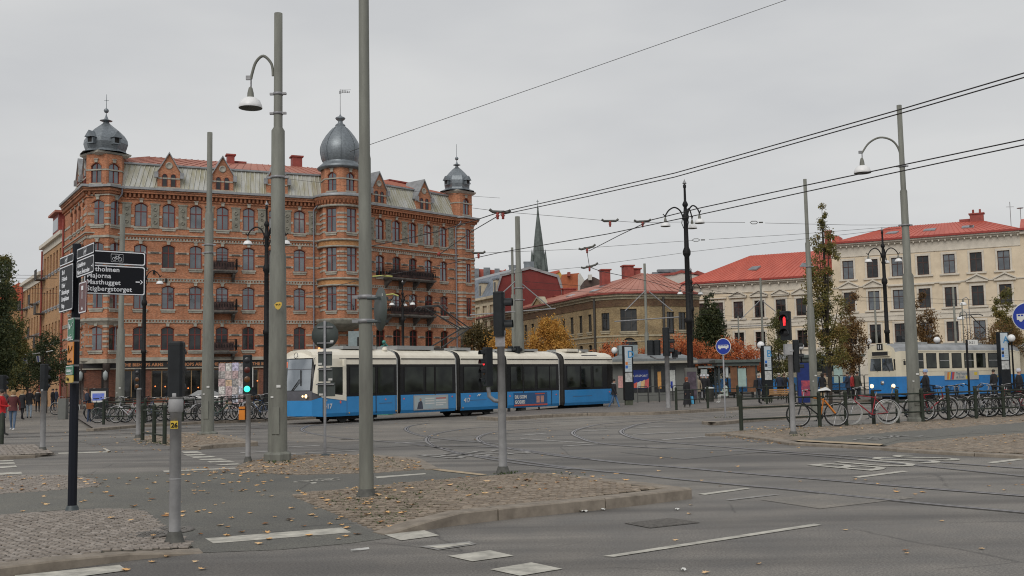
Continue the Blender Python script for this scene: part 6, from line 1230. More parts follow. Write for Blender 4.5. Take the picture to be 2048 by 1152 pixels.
for y in (.8, 1.6): b.tube([(9.5, y, 3.7), (11.2, 1.2, 4.6), (9.6, 1.2, 5.6)], .035, 5)
b.tube([(9.6, .3, 5.55), (9.6, .6, 5.65), (9.6, 1.8, 5.65), (9.6, 2.1, 5.55)], .035, 5); b.build('pantograph', M_panto, T2)
T3 = old_tram('vintage_tram', (X_(1385, 96), 96, 0), R(-6), 14.2, 'second older cream and blue tram standing behind the bus shelters in the background', detail=False)
# ================================================================ STREET FURNITURE
M_sigback = mat('signal_back', (.06, .075, .08), .5, .1, .2, 4)
def kk(u, v): return G(u, v)              # foot point of something standing on the ground
def zat(u, v, Y): return P(u, v, Y).z
def step_pole(u, v, segs, label, base=None, clamps=(), mt=M_pole, flare=False, n=16):
    """segs from the top down: (photo row where the section starts, width in photo pixels)"""
    g = kk(u, v); Y = g.y; k = Y/FOC; root = empty('catenary_pole', g, label, 'pole', 'grey stepped catenary poles on the square'); prof = []
    zs = [max(.0, zat(u, s[0], Y)) for s in segs]+[0]; ws = [s[1]*k/2 for s in segs]; wb = segs[-1][2]*k/2 if len(segs[-1]) > 2 else ws[-1]
    b = MB(); pr = [(0, zs[0]), (ws[0], zs[0])]
    for i in range(len(segs)):
        r0 = ws[i]; r1 = wb if i == len(segs)-1 else ws[i]*1.06; pr.append((r1, zs[i+1]+(0 if i == len(segs)-1 else .0)))
        if i < len(segs)-1: h = ws[i+1]*.55; pr[-1] = (r1, zs[i+1]+h); pr.append((ws[i+1], zs[i+1]))
    b.lathe(pr, n); b.build('pole_shaft', mt, root)
    if base: b = MB(); r = base[0]*k/2; b.lathe([(r, 0), (r, base[1]*k), (r*.93, base[1]*k+.03), (wb, base[1]*k+.06)], 8, smooth=False, a0=R(22)); b.build('pole_base', mt, root)
    if flare: b = MB(); b.lathe([(wb*1.7, 0), (wb*1.6, .03), (wb*1.05, .2)], 14); b.build('pole_foot', mat('dirty_pole_foot', (.1, .1, .09), .7, .1, .3, 8), root)
    for (cv, w_) in clamps:
        z = zat(u, cv, Y); b = MB(); b.lathe([(w_*k/2+.004, z-.03), (w_*k/2+.02, z-.03), (w_*k/2+.02, z+.03), (w_*k/2+.004, z+.03)], 12); b.box((-w_*k/2-.05, 0, z), (.1, .07, .05)); b.box((w_*k/2+.05, -.02, z), (.1, .07, .05)); b.build('clamp_ring', M_galv, root)
    if ws[-1] > .1:   # service hatch and small stickers on the thick poles
        r_ = wb*1.0; b = MB(); b.box((0, -r_*.985, .95), (r_*.75, .03, .62)); b.build('hatch_cover', mt, root)
        for (zz, xx, s_) in ((1.75, .3, .06), (1.5, -.35, .04)): b = MB(); b.box((xx*r_, -math.sqrt(1-xx*xx)*r_-.004, zz), (s_*1.6, .006, s_)); b.build('sticker', M_white, root)
    return root, Y, k
M_shade_in = mat('lamp_inner_grey', (.16, .16, .14), .6, 0, .1, 4)
def bell(parent, loc, r, neck=True, nm='lamp_shade'):
    b = MB(); b.lathe([(r*.22, .92*r), (r*.5, .86*r), (r*.8, .62*r), (r*.96, .25*r), (r, 0), (r*.985, -.02*r)], 20); o = b.build(nm, M_lampwhite, parent); o.location = loc
    b = MB(); b.lathe([(r*.97, .01*r), (r*.8, .4*r), (0, .5*r)], 16); q = b.build('shade_inner', M_shade_in, o)
    if neck: b = MB(); b.lathe([(r*.3, .88*r), (r*.27, 1.3*r), (r*.16, 1.75*r), (r*.05, 1.85*r), (0, 1.9*r)], 12); b.build('lamp_neck', M_pole, o)
    return o
def lamp_on_pole(u, v, Y, armpts, belluv, rpx, label):
    k = Y/FOC; o0 = P(*armpts[0], Y); root = empty('street_lamp', o0, label, 'lamp', 'white bell lamps hung on curved arms from grey poles')
    pts = catmull([P(a, b_, Y)-o0 for a, b_ in armpts], 5); b = MB(); b.tube(pts, .035, 6); b.build('lamp_arm', M_pole, root)
    c = P(*belluv, Y)-o0; bell(root, c, rpx*k); b = MB(); e = pts[-1]; b.tube([e, (e.x, e.y, c.z+rpx*k*1.85)], .02, 5); b.box((e.x-.06, e.y, e.z+.03), (.12, .06, .1)); b.build('lamp_bracket', M_galv, root); return root
p1 = step_pole(555, 922, [(27, 17), (262, 27), (512, 33, 39)], 'thickest grey stepped pole with a yellow sticker and a white bell lamp on its left', (54, 14), [(188, 17), (227, 17), (355, 28)])
lamp_on_pole(555, 922, p1[1], [(546, 152), (543, 128), (527, 112), (512, 124), (504, 148), (502, 158)], (501, 216), 24, 'large white bell lamp hanging left of the thickest grey pole')
step_pole(733, 1004, [(-260, 18), (0, 21), (317, 25, 29)], 'tall grey pole running out of the top of the picture on the cobbled traffic island', None, [(594, 27), (642, 27)], flare=True)
step_pole(415, 874, [(265, 10.5), (428, 17), (598, 21, 26)], 'grey stepped pole left of the thickest one, seen against the brick building', (40, 8), [(490, 17), (506, 17)])
step_pole(239, 845, [(430, 10), (660, 15, 18)], 'grey stepped pole behind the black direction signs', (26, 4))
step_pole(1042, 826, [(433, 10), (543, 15), (647, 17, 20)], 'grey stepped pole on the platform in front of the modern tram', (26, 4), [(576, 16), (600, 16)])
step_pole(1030, 818, [(495, 5), (590, 8, 9)], 'thin grey pole just behind the platform pole in front of the tram')
p2 = step_pole(1831, 846, [(210, 10), (382, 14), (551, 21, 26)], 'grey stepped pole with bell lamp standing among the parked bicycles', (32, 9), [(332, 12), (450, 16)])
lamp_on_pole(1831, 846, p2[1], [(1803, 330), (1798, 300), (1784, 281), (1760, 275), (1738, 286), (1724, 306)], (1725, 346), 17, 'white bell lamp hanging over the old tram from the right-hand grey pole')
step_pole(1630, 828, [(358, 7), (486, 10), (616, 14, 16)], 'grey stepped pole between the red pedestrian signal and the oak', None, [(533, 11)])
step_pole(1297, 803, [(527, 5), (666, 8.5, 9)], 'slim grey pole with cross arm in front of the yellow brick hall')
for (u, vb, vt, w_, lab) in ((1530, 794, 556, 5, 'slim grey pole in front of the low cream wing'), (1482, 790, 632, 3.5, 'thinnest grey pole near the dark columnar tree'), (1759, 800, 583, 5, 'slim grey pole in front of the tall cream block, left of the black lamppost'), (1918, 795, 574, 5.5, 'slim grey pole behind the roof of the line 11 tram'), (1934, 790, 606, 3, 'thin post beside the slim pole above the old tram'), (949, 800, 645, 3, 'thin grey post in front of the dark tree at the brick building corner'), (1296, 803, 615, 3, 'thin post just left of the slim pole at the brick hall')):
    step_pole(u, vb, [(vt, w_*.8), ((vt+vb)//2-20, w_, w_*1.1)], lab, n=8)
# tubular cross arms
def strut(label, segs, Y, r=.035, mt=M_galv, name='cross_arm', cat='cross arm'):
    o0 = P(*segs[0][0], Y); root = empty(name, o0, label, cat, 'tubular cross arms carrying the wires')
    for s in segs: b = MB(); b.tube([P(a, b_, Y)-o0 for a, b_ in s], r, 6); b.build('tube', mt, root)
    return root
strut('pale tubular cross arm fixed to the platform pole by the tram', [[(940, 630), (1111, 617)], [(1044, 568), (1102, 616)], [(1030, 563), (990, 600)]], 57)
strut('pale tubular cross arm on the slim pole before the yellow brick hall', [[(1229, 643), (1358, 634)], [(1292, 580), (1250, 622)], [(1298, 583), (1345, 622)]], 78, .045)
strut('pale tubular cross arm above the shelters before the cream wing', [[(1462, 653), (1570, 650)], [(1521, 600), (1480, 640)], [(1522, 600), (1550, 622)]], 90, .04)
strut('yellow green arm high on the left side of the brick building balconies', [[(745, 553), (765, 551.5), (785, 553)]], 80, .06, mat('yellow_green_paint', (.42, .42, .12), .5, 0, .1, 3), 'curved_arm', 'bracket'); strut('yellow green arm low on the left side of the brick building balconies', [[(771, 590), (786, 588), (797, 592)]], 80, .06, MATS['yellow_green_paint'], 'curved_arm', 'bracket')
# ---- black ornate lampposts
def black_lamppost(u, Y, s, label, azis=(180, 62, -58), box=False, top=14.0, lampz=11.1, arm=1.25, extra=0):
    g = V2(X_(u, Y), Y); root = empty('ornate_lamppost', g, label, 'lamppost', 'black ornate lampposts with white bell lamps', sc_=s)
    b = MB(); b.lathe([(.3, 0), (.3, 1.0), (.2, 1.2), (.18, 5.1), (.23, 5.15), (.24, 5.35), (.17, 5.45), (.155, 9.2), (.24, 9.35), (.25, 9.55), (.15, 9.8), (.13, 11.4), (.2, 11.6), (.22, 11.75), (.13, 11.9), (.1, 12.3), (.17, 12.4), (.18, 12.5), (.08, 12.7), (.07, 13.5), (.1, 13.55), (.1, 13.7), (.04, 13.75), (.02, 14.0), (0, 14.05)], 12); b.build('lamppost_shaft', M_black, root)
    b = MB(); b.lathe([(.0, 13.72), (.14, 13.8), (.05, 13.95), (0, 14.1)], 6, smooth=False); b.build('finial', M_galv, root)
    for a in azis:
        c, s_ = math.cos(R(a)), math.sin(R(a)); b = MB(); pts = [(.12, 11.5), (.3, 12.05), (.65, 12.3), (1.0, 12.15), (1.22, 11.85), (1.26, 11.7)]; b.tube([(x*c, x*s_, z) for x, z in catmull_2(pts)], .045, 6); b.tube([(x*c, x*s_, z) for x, z in ((.1, 10.9), (.25, 11.3), (.2, 11.6))], .03, 4); b.tube([(x*c, x*s_, z) for x, z in ((1.26, 11.75), (1.4, 11.9))], .04, 4); b.build('lamp_arm', M_black, root)
        bell(root, (1.26*c, 1.26*s_, 11.12), .31)
    return root
def catmull_2(p): return [(v.x, v.y) for v in catmull([Vector((a, b_, 0)) for a, b_ in p], 4)]
lp = black_lamppost(1377, 64, 1., 'biggest black ornate lamppost rising from the platform with three white bell lamps')
b = MB(); b.box((0, 0, 1.2), (.72, .5, 2.3)); b.build('poster_case', mat('grey_case', (.14, .14, .13), .5, .2, .1, 4), lp); b = MB(); b.box((0, -.262, 1.25), (.56, .02, 1.7)); b.build('poster', mat('dark_poster', (.08, .06, .08), .4, 0, .5, 3), lp)
black_lamppost(531, 69, 1., 'black ornate lamppost half hidden behind the thickest grey pole', (180, 60, -35, 10)); black_lamppost(286, 72, .8, 'black lamppost before the left part of the brick building with one lamp to its right', (12,))
black_lamppost(804, 92, .77, 'black lamppost in front of the long balconies of the brick building', (200, 85, -20)); black_lamppost(1384, 98, .86, 'smaller black lamppost just right of the biggest one', (180, 30)); black_lamppost(1772, 87, 1., 'black ornate lamppost in front of the tall cream block', (180, 0, 62))
# ---- traffic signals
M_sig = mat('signal_housing', (.014, .017, .02), .55, 0, .25, 5, spec=.3); M_sigback = mat('signal_back', (.06, .075, .08), .5, .1, .2, 4); M_lens = {k: mat('dark_%s_lens' % k, c, .25, 0, 0) for k, c in (('red', (.07, .012, .008)), ('amber', (.1, .04, .01)), ('green', (.01, .05, .04)), ('off', (.015, .015, .018)))}
def head(parent, loc, yaw, w_, h, n, lens, lit=None, visor=True, dep=None, wide=None):
    """signal head; loc = bottom centre, front towards local -y; lens = colours from the top"""
    dep = dep or w_*.9; o = empty('signal_head', loc, rz=yaw); o.parent = parent; b = MB(); r = w_*.16; pts = [(-w_/2, -dep/2+r), (-w_/2+r, -dep/2), (w_/2-r, -dep/2), (w_/2, -dep/2+r), (w_/2, dep/2-r), (w_/2-r, dep/2), (-w_/2+r, dep/2), (-w_/2, dep/2-r)]
    b.prism(pts, 0, h-.02); b.loft([[(x*k, y*k, h-.02+z) for x, y in pts] for k, z in ((1.04, 0), (1.02, .025), (.85, .045))], closed=True); b.build('housing', M_sig, o)
    for i in range(n):
        z = h-h*(i+.5)/n; c = lens[i]; lr = min(w_*.36, h/n*.4); q = MB(); q.T = Matrix.Translation((0, -dep/2-.003, z)) @ Matrix.Rotation(R(90), 4, 'X'); q.lathe([(0, .012), (lr*.7, .01), (lr, 0)], 14)
        q.build('lens', {'red': M_redlit, 'green': M_greenlit}.get(c) if lit == i else M_lens[c], o)
        if visor: q = MB(); q.T = Matrix.Translation((0, -dep/2, z)) @ Matrix.Rotation(R(90), 4, 'X'); q.lathe([(lr*1.12, 0), (lr*1.14, lr*1.7)], 12, a0=R(-20), sweep=R(220)); q.lathe([(lr*1.16, lr*1.7), (lr*1.14, 0)], 12, a0=R(-20), sweep=R(220)); q.build('visor', M_sig, o)
    return o
def post(root, r, h, mt=M_galv, foot=True, r2=None, cap=True):
    b = MB(); b.lathe([(r, 0), (r2 or r, h)]+([(r*1.25, h), (r*1.25, h+.06), (0, h+.1)] if cap else [(0, h)]), 12); b.build('signal_pole', mt, root)
    if foot: b = MB(); b.lathe([(r*1.8, 0), (r*1.7, .02), (r*1.15, .14)], 12); b.build('pole_foot', mat('dirty_pole_foot', (.1, .1, .09), .7, .1, .3, 8), root)
GT = 'traffic signals around the crossing'
def sig_root(u, v, label): g = kk(u, v); return empty('traffic_signal', g, label, 'traffic signal', GT), g.y, g.y/FOC
M_gpole = mat('light_grey_signal_pole', (.33, .33, .335), .7, .0, .16, 4, coord='Position')
r_, Y, k = sig_root(349, 1087, 'nearest traffic signal, black rounded back towards us, grey pole with yellow 26 plate'); hh = zat(350, 797, Y); post(r_, .066, hh, M_gpole); head(r_, (0, 0, hh+.02), R(182), .17, zat(350, 687, Y)-hh-.02, 3, ('red', 'amber', 'green'))
b = MB(); b.lathe([(.07, hh-.16), (.085, hh-.15), (.085, hh-.02), (.06, hh+.02)], 12); b.lathe([(.072, zat(350, 958, Y)), (.07, zat(350, 956, Y))], 12); b.build('pole_collar', M_gpole, r_); b = MB(); b.box((0.005, -.069, hh-.3), (.085, .008, .09)); o = b.build('number_plate', mat('yellow_plate', (.6, .42, .04), .5, 0, .05, 5), r_); put_text('26', .075, r_, (-.03, -.075, hh-.33), ((1, 0, 0), (0, 0, 1), (0, -1, 0)), M_black, 'plate_number', bold=.003)
r_, Y, k = sig_root(85, 904, 'slim traffic signal facing away on the refuge island at the left'); hh = zat(85, 783, Y); post(r_, .075, hh, M_gpole); head(r_, (0, 0, hh+.02), R(172), .19, zat(85, 731, Y)-hh, 3, ('red', 'amber', 'green'))
r_, Y, k = sig_root(3, 856, 'traffic signal at the extreme left edge beside a walking crowd'); hh = zat(3, 783, Y); post(r_, .09, hh, M_gpole); head(r_, (0, 0, hh+.02), R(172), .28, zat(3, 752, Y)-hh, 3, ('red', 'amber', 'green'))
r_, Y, k = sig_root(276, 877, 'traffic signal with dim orange lenses before the pub windows'); hh = zat(276, 780, Y); post(r_, .075, hh, M_gpole); head(r_, (-.04, 0, hh+.02), R(5), .2, zat(276, 740, Y)-hh, 3, ('off', 'amber', 'amber'), visor=False)
r_, Y, k = sig_root(496, 925, 'traffic signal showing green with an orange button box on its pole'); hh = zat(496, 790, Y); post(r_, .06, hh, M_gpole); h0 = head(r_, (-.02, 0, hh+.03), R(8), .2, zat(496, 714, Y)-hh, 4, ('off', 'red', 'amber', 'green'), lit=3, visor=False); b = MB(); b.bx(.12, .13, -.1, .05, .15, .6); b.build('side_plate', M_white, h0)
b = MB(); b.tube([(0, 0, zat(496, 803, Y)), (-.1, -.02, zat(496, 806, Y)), (-.12, -.02, zat(496, 812, Y))], .03, 6); b.build('button_bracket', M_galv, r_); z0, z1 = zat(496, 839, Y), zat(496, 813, Y); b = MB(); b.box((-.13, -.02, (z0+z1)/2), (.14, .12, z1-z0)); b.build('button_box', M_orange, r_); b = MB(); b.box((-.13, -.082, z1-.06), (.142, .01, .02)); b.build('button_stripe', M_black, r_)
r_, Y, k = sig_root(1006, 947, 'tall traffic signal right of centre with big side facing head and a small red one'); hh = zat(1000, 678, Y); post(r_, .082, hh+.1, M_gpole, r2=.07)
head(r_, (-.02, 0, hh+.05), R(82), .26, zat(998, 586, Y)-hh-.05, 2, ('off', 'off'), dep=.21); z1 = zat(985, 772, Y); head(r_, (-.26, -.02, z1), R(-62), .15, zat(985, 697, Y)-z1, 4, ('off', 'red', 'amber', 'green'), lit=1, dep=.17)
b = MB(); b.tube([(-.03, 0, z1-.3), (-.15, -.01, z1-.28), (-.24, -.02, z1-.2), (-.26, -.02, z1-.02)], .04, 8); b.build('signal_bracket', M_galv, r_); b = MB(); b.box((-.01, 0, hh-.02), (.19, .16, .26)); b.build('pole_sleeve', mat('weathered_grey_sleeve', (.3, .29, .3), .7, .1, .2, 8), r_)
r_, Y, k = sig_root(1018, 827, 'pair of black signal heads on a low pole behind the platform pole'); hh = zat(1018, 738, Y); post(r_, .08, hh, M_gpole, False); head(r_, (.15, 0, hh+.15), R(75), .3, 1.05, 3, ('off',)*3); head(r_, (.5, 0, hh+.15), R(140), .3, 1.05, 3, ('off',)*3); b = MB(); b.tube([(0, 0, hh-.05), (.5, 0, hh+.0), (.5, 0, hh+.15)], .05, 6); b.build('signal_bracket', M_galv, r_)
r_, Y, k = sig_root(1337, 821, 'traffic signal at the platform edge with three visors pointing right'); hh = zat(1332, 712, Y); post(r_, .13, hh, M_gpole, False); head(r_, (0, 0, hh), R(72), .4, zat(1332, 656, Y)-hh, 3, ('off',)*3); head(r_, (-.5, .1, hh+.05), R(165), .35, .8, 2, ('off',)*2); head(r_, (-.86, .1, hh+.05), R(165), .35, .8, 2, ('off',)*2); head(r_, (.45, .05, hh-.1), R(60), .3, .4, 1, ('off',)); b = MB(); b.tube([(-.9, .1, hh), (-.5, .1, hh-.15), (.5, .05, hh-.15)], .04, 5); b.build('signal_bracket', M_galv, r_)
r_, Y, k = sig_root(1587, 872, 'traffic signal showing a red standing figure beside the parked bicycles'); hh = zat(1585, 704, Y); post(r_, .085, hh, M_gpole, r2=.075); h0 = head(r_, (-.1, -.02, zat(1585, 680, Y)), R(-28), .3, zat(1580, 624, Y)-zat(1585, 680, Y), 2, ('off', 'off'))
b = MB(); D = .14
for x, z, w_, h_ in ((0, .19, .05, .05), (0, .09, .075, .13), (-.018, -.03, .025, .12), (.018, -.03, .025, .12)): b.box((x, -.17, .82*.62+z*.8), (w_, .01, h_))
b.build('red_figure', M_redlit, h0); b = MB(); b.box((-.06, 0, hh+.08), (.22, .2, .32)); b.build('junction_box', M_gpole, r_); head(r_, (.2, .08, zat(1595, 745, Y)), R(70), .2, .95, 3, ('off',)*3)
r_, Y, k = sig_root(1797, 800, 'group of black signal heads in front of the line 11 tram cab'); hh = zat(1797, 716, Y); post(r_, .13, hh, M_gpole, False); head(r_, (.25, 0, hh), R(80), .35, zat(1800, 672, Y)-hh, 3, ('off',)*3); head(r_, (-.4, 0, hh), R(60), .4, .95, 2, ('off',)*2)
# ---- direction sign post
M_signblk = mat('direction_sign_black', (.005, .006, .01), .5, 0, .1, 3, spec=.25); M_signwht = mat('reflective_white', (.8, .82, .86), .5, 0, 0); M_spost = mat('dark_blue_black_post', (.005, .007, .014), .5, 0, .1, 3, spec=.3)
g = kk(144, 1029); SPT = empty('direction_sign_post', g, 'black cycle direction sign post carrying several black panels and small coloured signs', 'signpost'); Yp = g.y; hp = zat(147, 489, Yp)
b = MB(); b.lathe([(.066, 0), (.066, hp), (.05, hp+.01), (0, hp+.01)], 8, smooth=False); b.build('sign_pole', M_spost, SPT); b = MB(); b.lathe([(.16, 0), (.16, .012), (.1, .03), (.085, .1), (.068, .13)], 16); b.build('pole_foot', M_sigback, SPT); b = MB(); b.lathe([(.2, 0), (.19, .012), (0, .012)], 18); b.build('footing', M_granite, SPT)
def round_rect(w_, h, r, n=4):
    o = []
    for cx, cz, a0 in ((w_-r, r, -90), (w_-r, h-r, 0), (r, h-r, 90), (r, r, 180)):
        for i in range(n+1): a = R(a0+90*i/n); o.append((cx+r*math.cos(a), cz+r*math.sin(a)))
    return o
def panel(parent, p0, d, w_, z0, z1, face, name='sign_panel', border=M_signwht, bw=.014, thick=.012, r=.03):
    """vertical plate from p0 along d (unit, readable left to right), facing the viewer's side"""
    a = math.atan2(d.y, d.x); o = empty(name, Vector((p0.x, p0.y, z0))-wl(parent), rz=a); o.parent = parent; h = z1-z0; b = MB(); rr = round_rect(w_, h, r)
    n = len(rr); b.add([(x, 0, z) for x, z in rr]+[(x, thick, z) for x, z in rr], [tuple(range(n)), tuple(range(2*n-1, n-1, -1))]+[(i, i+n, (i+1) % n+n, (i+1) % n) for i in range(n)]); b.build('plate', face, o)
    if border:
        q = MB(); r1 = [(x*(w_-.016)/w_+.008, z*(h-.016)/h+.008) for x, z in rr]; r2 = [(x*(w_-.016-2*bw)/w_+.008+bw, z*(h-.016-2*bw)/h+.008+bw) for x, z in rr]; q.add([(x, -.0025, z) for x, z in r1]+[(x, -.0025, z) for x, z in r2], [(i, (i+1) % n, n+(i+1) % n, n+i) for i in range(n)]); q.build('border', border, o)
    return o
F3 = ((1, 0, 0), (0, 0, 1), (0, -1, 0))
def cyc_icon(parent, x, z, s, frame=True):
    b = MB(); y = -.004
    for cx in (-.26, .26): b.tube([(x+s*(cx+.17*math.cos(t)), y, z+s*(-.1+.17*math.sin(t))) for t in np.linspace(0, 2*math.pi, 14, endpoint=False)], .0035*s/.2, 4, closed=True)
    for p, q in (((-.26, -.1), (-.1, .14)), ((-.1, .14), (.16, .14)), ((.16, .14), (.26, -.1)), ((-.12, .1), (0, -.1)), ((-.26, -.1), (0, -.1)), ((0, -.1), (.16, .14)), ((.16, .14), (.13, .24)), ((.13, .24), (.24, .24)), ((-.18, .18), (-.04, .18))): b.tube([(x+s*p[0], y, z+s*p[1]), (x+s*q[0], y, z+s*q[1])], .0035*s/.2, 4)
    if frame: b.tube([(x+s*px_, y, z+s*pz_) for px_, pz_ in ((-.55, -.36), (.55, -.36), (.55, .36), (-.55, .36))], .003, 4, closed=True)
    return b.build('cycle_icon', M_signwht, parent)
def arrow(parent, x, z, s, dirx=1):
    b = MB(); b.add([(x-dirx*s, -.004, z-s*.14), (x, -.004, z-s*.14), (x, -.004, z+s*.14), (x-dirx*s, -.004, z+s*.14)], [(0, 1, 2, 3)]); b.add([(x, -.004, z-s*.5), (x+dirx*s*.25, -.004, z-s*.5), (x+dirx*s*.75, -.004, z), (x+dirx*s*.25, -.004, z+s*.5), (x, -.004, z+s*.5), (x+dirx*s*.45, -.004, z)], [(0, 1, 2, 5), (5, 2, 3, 4)]); return b.build('arrow', M_signwht, parent)
dA = Vector((.8, .6, 0)); pA = V2(X_(163, 14.75), 14.75); zA = lambda v: 1.8+(775-v)*14.95/2080
o1 = panel(SPT, pA, dA, .87, zA(529), zA(500.5), M_signblk); cyc_icon(o1, .46, .1, .155); o2 = panel(SPT, pA, dA, .87, zA(590), zA(530), M_signblk)
for i, t in enumerate(('Saltholmen', 'Majorna', 'Masthugget', 'Stigbergstorget')): put_text(t, .098, o2, (.04, -.003, .335-.094*i), F3, M_signwht, bold=.0016, ext=.001, spacing=1.05)
arrow(o2, .79, .2, .06)
dB = Vector((.588, -.809, 0)); pB = V2(X_(149, 14.5), 14.5); zB = lambda v: 1.8+(776-v)*14.5/2080
o3 = panel(SPT, pB, dB, .92, zB(520), zB(498), M_signblk); cyc_icon(o3, .45, .075, .12); o4 = panel(SPT, pB, dB, .92, zB(557), zB(521), M_signblk)
for i, t in enumerate(('Götaälvbron', 'Norra Älvstranden')): put_text(t, .085, o4, (.05, -.003, .14-.1*i), F3, M_signwht, bold=.002, ext=.001)
arrow(o4, .84, .1, .05)
pC = pB-dB*1.02; zC = lambda v: 1.8+(776-v)*14.6/2080
o5 = panel(SPT, pC, dB, .82, zC(522), zC(502), M_signblk); cyc_icon(o5, .4, .07, .12); o6 = panel(SPT, pC, dB, .82, zC(619), zC(523.5), M_signblk)
for i, t in enumerate(('Särö', 'Frölunda', 'Ullevi', 'Slottsskogen', 'Linnéplatsen', 'Haga')): put_text(t, .09, o6, (.16, -.003, .55-.098*i), F3, M_signwht, bold=.002, ext=.001)
arrow(o6, .06, .33, .045, -1)
M_brownsign = mat('brown_sign', (.1, .012, .01), .4, 0, .1, 4)
o7 = panel(SPT, pB+dB*.06+V2(.0, .05), dB, .42, zB(629), zB(566), M_brownsign); b = MB(); b.tube([(.2, -.004, .3), (.2, -.004, .2)], .006, 4); b.add([(.2, -.004, .1), (.25, -.004, .05), (.15, -.004, .05)], [(0, 2, 1)]); b.box((.2, -.004, .35), (.1, .004, .06)); b.build('tourist_icon', M_signwht, o7)
M_sgreen = mat('green_sign', (.01, .16, .075), .4, 0, .12, 5); M_sor = mat('orange_sign', (.62, .22, .02), .4, 0, .1, 5); M_syel = mat('yellow_sign', (.6, .4, .06), .4, 0, .05, 5)
dD = dB; pD = pB-dB*.62
for z0, z1, mt, dx in ((681, 636, M_sgreen, 0), (729, 684, M_sor, .0), (750, 731, M_sgreen, -.06), (765.5, 751, M_syel, -.06)):
    o = panel(SPT, pD+dB*(.16+dx), dB, .34-dx, zC(z0), zC(z1), mt, bw=.008, r=.01, border=M_signwht if mt is M_sgreen else None)
    h_ = zC(z1)-zC(z0)
    if h_ > .25:
        b = MB()
        for i in range(5): b.tube([(.05+.05*i, -.004, h_*(.5+.3*math.sin(i*2.2))), (.09+.05*i, -.004, h_*(.55+.3*math.cos(i*1.7)))], .006, 4)
        b.build('printed_lines', M_signwht if mt is M_sgreen else M_black, o); put_text('Järntorget' if mt is M_sgreen else 'Cykelpump', .055, o, (.03, -.004, .03), F3, M_signwht if mt is M_sgreen else M_black)
    else: put_text('Göteborg' if mt is M_sgreen else 'Haga', .07, o, (.06, -.004, h_*.3), F3, M_signwht if mt is M_sgreen else M_black)
b = MB()
for v in (636, 681, 731, 765): q = pD+dB*.55-g; b.box((q.x*.5, q.y*.5, zC(v)), (.12, .1, .025), math.atan2(dB.y, dB.x))
b.build('sign_clips', M_galv, SPT, kind='stuff')
# ---- round signs
def disc(parent, loc, r, yaw, face, back=M_sigback, rim=None, flip=False):
    o = empty('sign_disc', loc, rz=yaw); o.parent = parent; b = MB(); b.T = Matrix.Rotation(R(90), 4, 'X'); b.lathe([(0, .004), (r*.93, .004)], 28); b.build('face', face, o); b = MB(); b.T = Matrix.Rotation(R(90), 4, 'X'); b.lathe([(r*.93, .0045), (r, .003), (r, -.004), (0, -.004)], 28); b.build('rim', rim or back, o); return o
M_sback = mat('sign_back_grey', (.075, .09, .085), .5, .2, .12, 3)
g = kk(650, 912); Y = g.y; RS = empty('road_sign_back', g, 'grey backs of a round sign and three square plates on one thin post', 'road sign'); b = MB(); b.lathe([(.035, 0), (.033, zat(643, 642, Y)), (0, zat(643, 642, Y)+.01)], 10); b.build('sign_pole', M_galv, RS); b = MB(); b.lathe([(.14, 0), (.12, .04), (.05, .06)], 10); b.build('pole_foot', M_sigback, RS)
cz = zat(643, 670, Y); k = Y/FOC; o = disc(RS, (0, .05, cz), 27*k, R(180), M_sback, M_sback, M_sback)
for v0, v1, w_, dx in ((731.5, 703, 28, 0), (763, 735.5, 28, .01), (793, 765.5, 35, .03)): z0, z1 = zat(650, v0, Y), zat(650, v1, Y); b = MB(); b.box((dx, .045, (z0+z1)/2), (w_*k, .01, z1-z0)); b.build('sign_plate', M_sback, RS); b = MB(); b.box((dx-.13 if dx != .01 else .13, .037, z0+.05), (.1, .004, .05)); b.build('sticker', M_white, RS); b = MB(); b.box((0, .02, z1-.04), (w_*k*1.02, .05, .03)); b.build('clamp', M_galv, RS)
b = MB(); b.box((.17, .04, cz-.16), (.08, .004, .05)); b.build('sticker', M_white, RS)
for dz in (.2, -.2): b = MB(); b.box((0, .03, cz+dz), (.4, .03, .03)); b.build('clamp', M_galv, RS)
g = kk(733, 1004); Y = g.y-.0; k = Y/FOC; c = P(761, 618, 15.2); SG = empty('road_sign_back', c, 'dark grey back of a round sign clamped edge-on to the tallest grey pole', 'road sign'); yw = R(180-66); o = disc(SG, (0, 0, 0), 44.5*15.2/FOC, yw, M_sback, M_sback, M_sback)
for dz in (.165, -.18): b = MB(); b.tube([(-.2, .05, dz), (.02, .02, dz)], .022, 6); b.box((.03, .02, dz), (.16, .05, .035), R(20)); b.build('sign_bracket', M_sigback, SG)
b = MB(); b.box((.06, -.11, .2), (.05, .005, .04), R(30)); b.build('sticker', M_white, SG)
def bus_sign(u, vb, cv, rv, yaw, label, vpole):
    g = kk(u, vb); Y = g.y; k = Y/FOC; r = empty('bus_lane_sign', g, label, 'road sign'); b = MB(); b.lathe([(.035, 0), (.035, zat(u, vpole, Y)), (0, zat(u, vpole, Y))], 10); b.build('sign_pole', M_galv, r)
    o = disc(r, (0, -.06, zat(u, cv, Y)), rv*k, yaw, M_blue, M_white, M_white); s = rv*k; q = MB()
    q.add([(x*s, -.008, z*s) for x, z in ((-.68, -.2), (.68, -.2), (.72, .1), (.62, .2), (-.68, .2))], [tuple(range(5))]); q.build('bus_symbol', M_white, o); q = MB()
    for i in range(6): q.bx((-.6+.2*i)*s, (-.46+.2*i)*s, -.011, -.0085, .05*s, .15*s)
    q.build('bus_windows', M_blue, o)
    for x in (-.42, .42): q = MB(); q.T = Matrix.Translation((x*s, -.0095, -.22*s)) @ Matrix.Rotation(R(90), 4, 'X'); q.lathe([(0, 0), (.12*s, 0)], 12); q.build('bus_wheel', M_white, o)
    return r
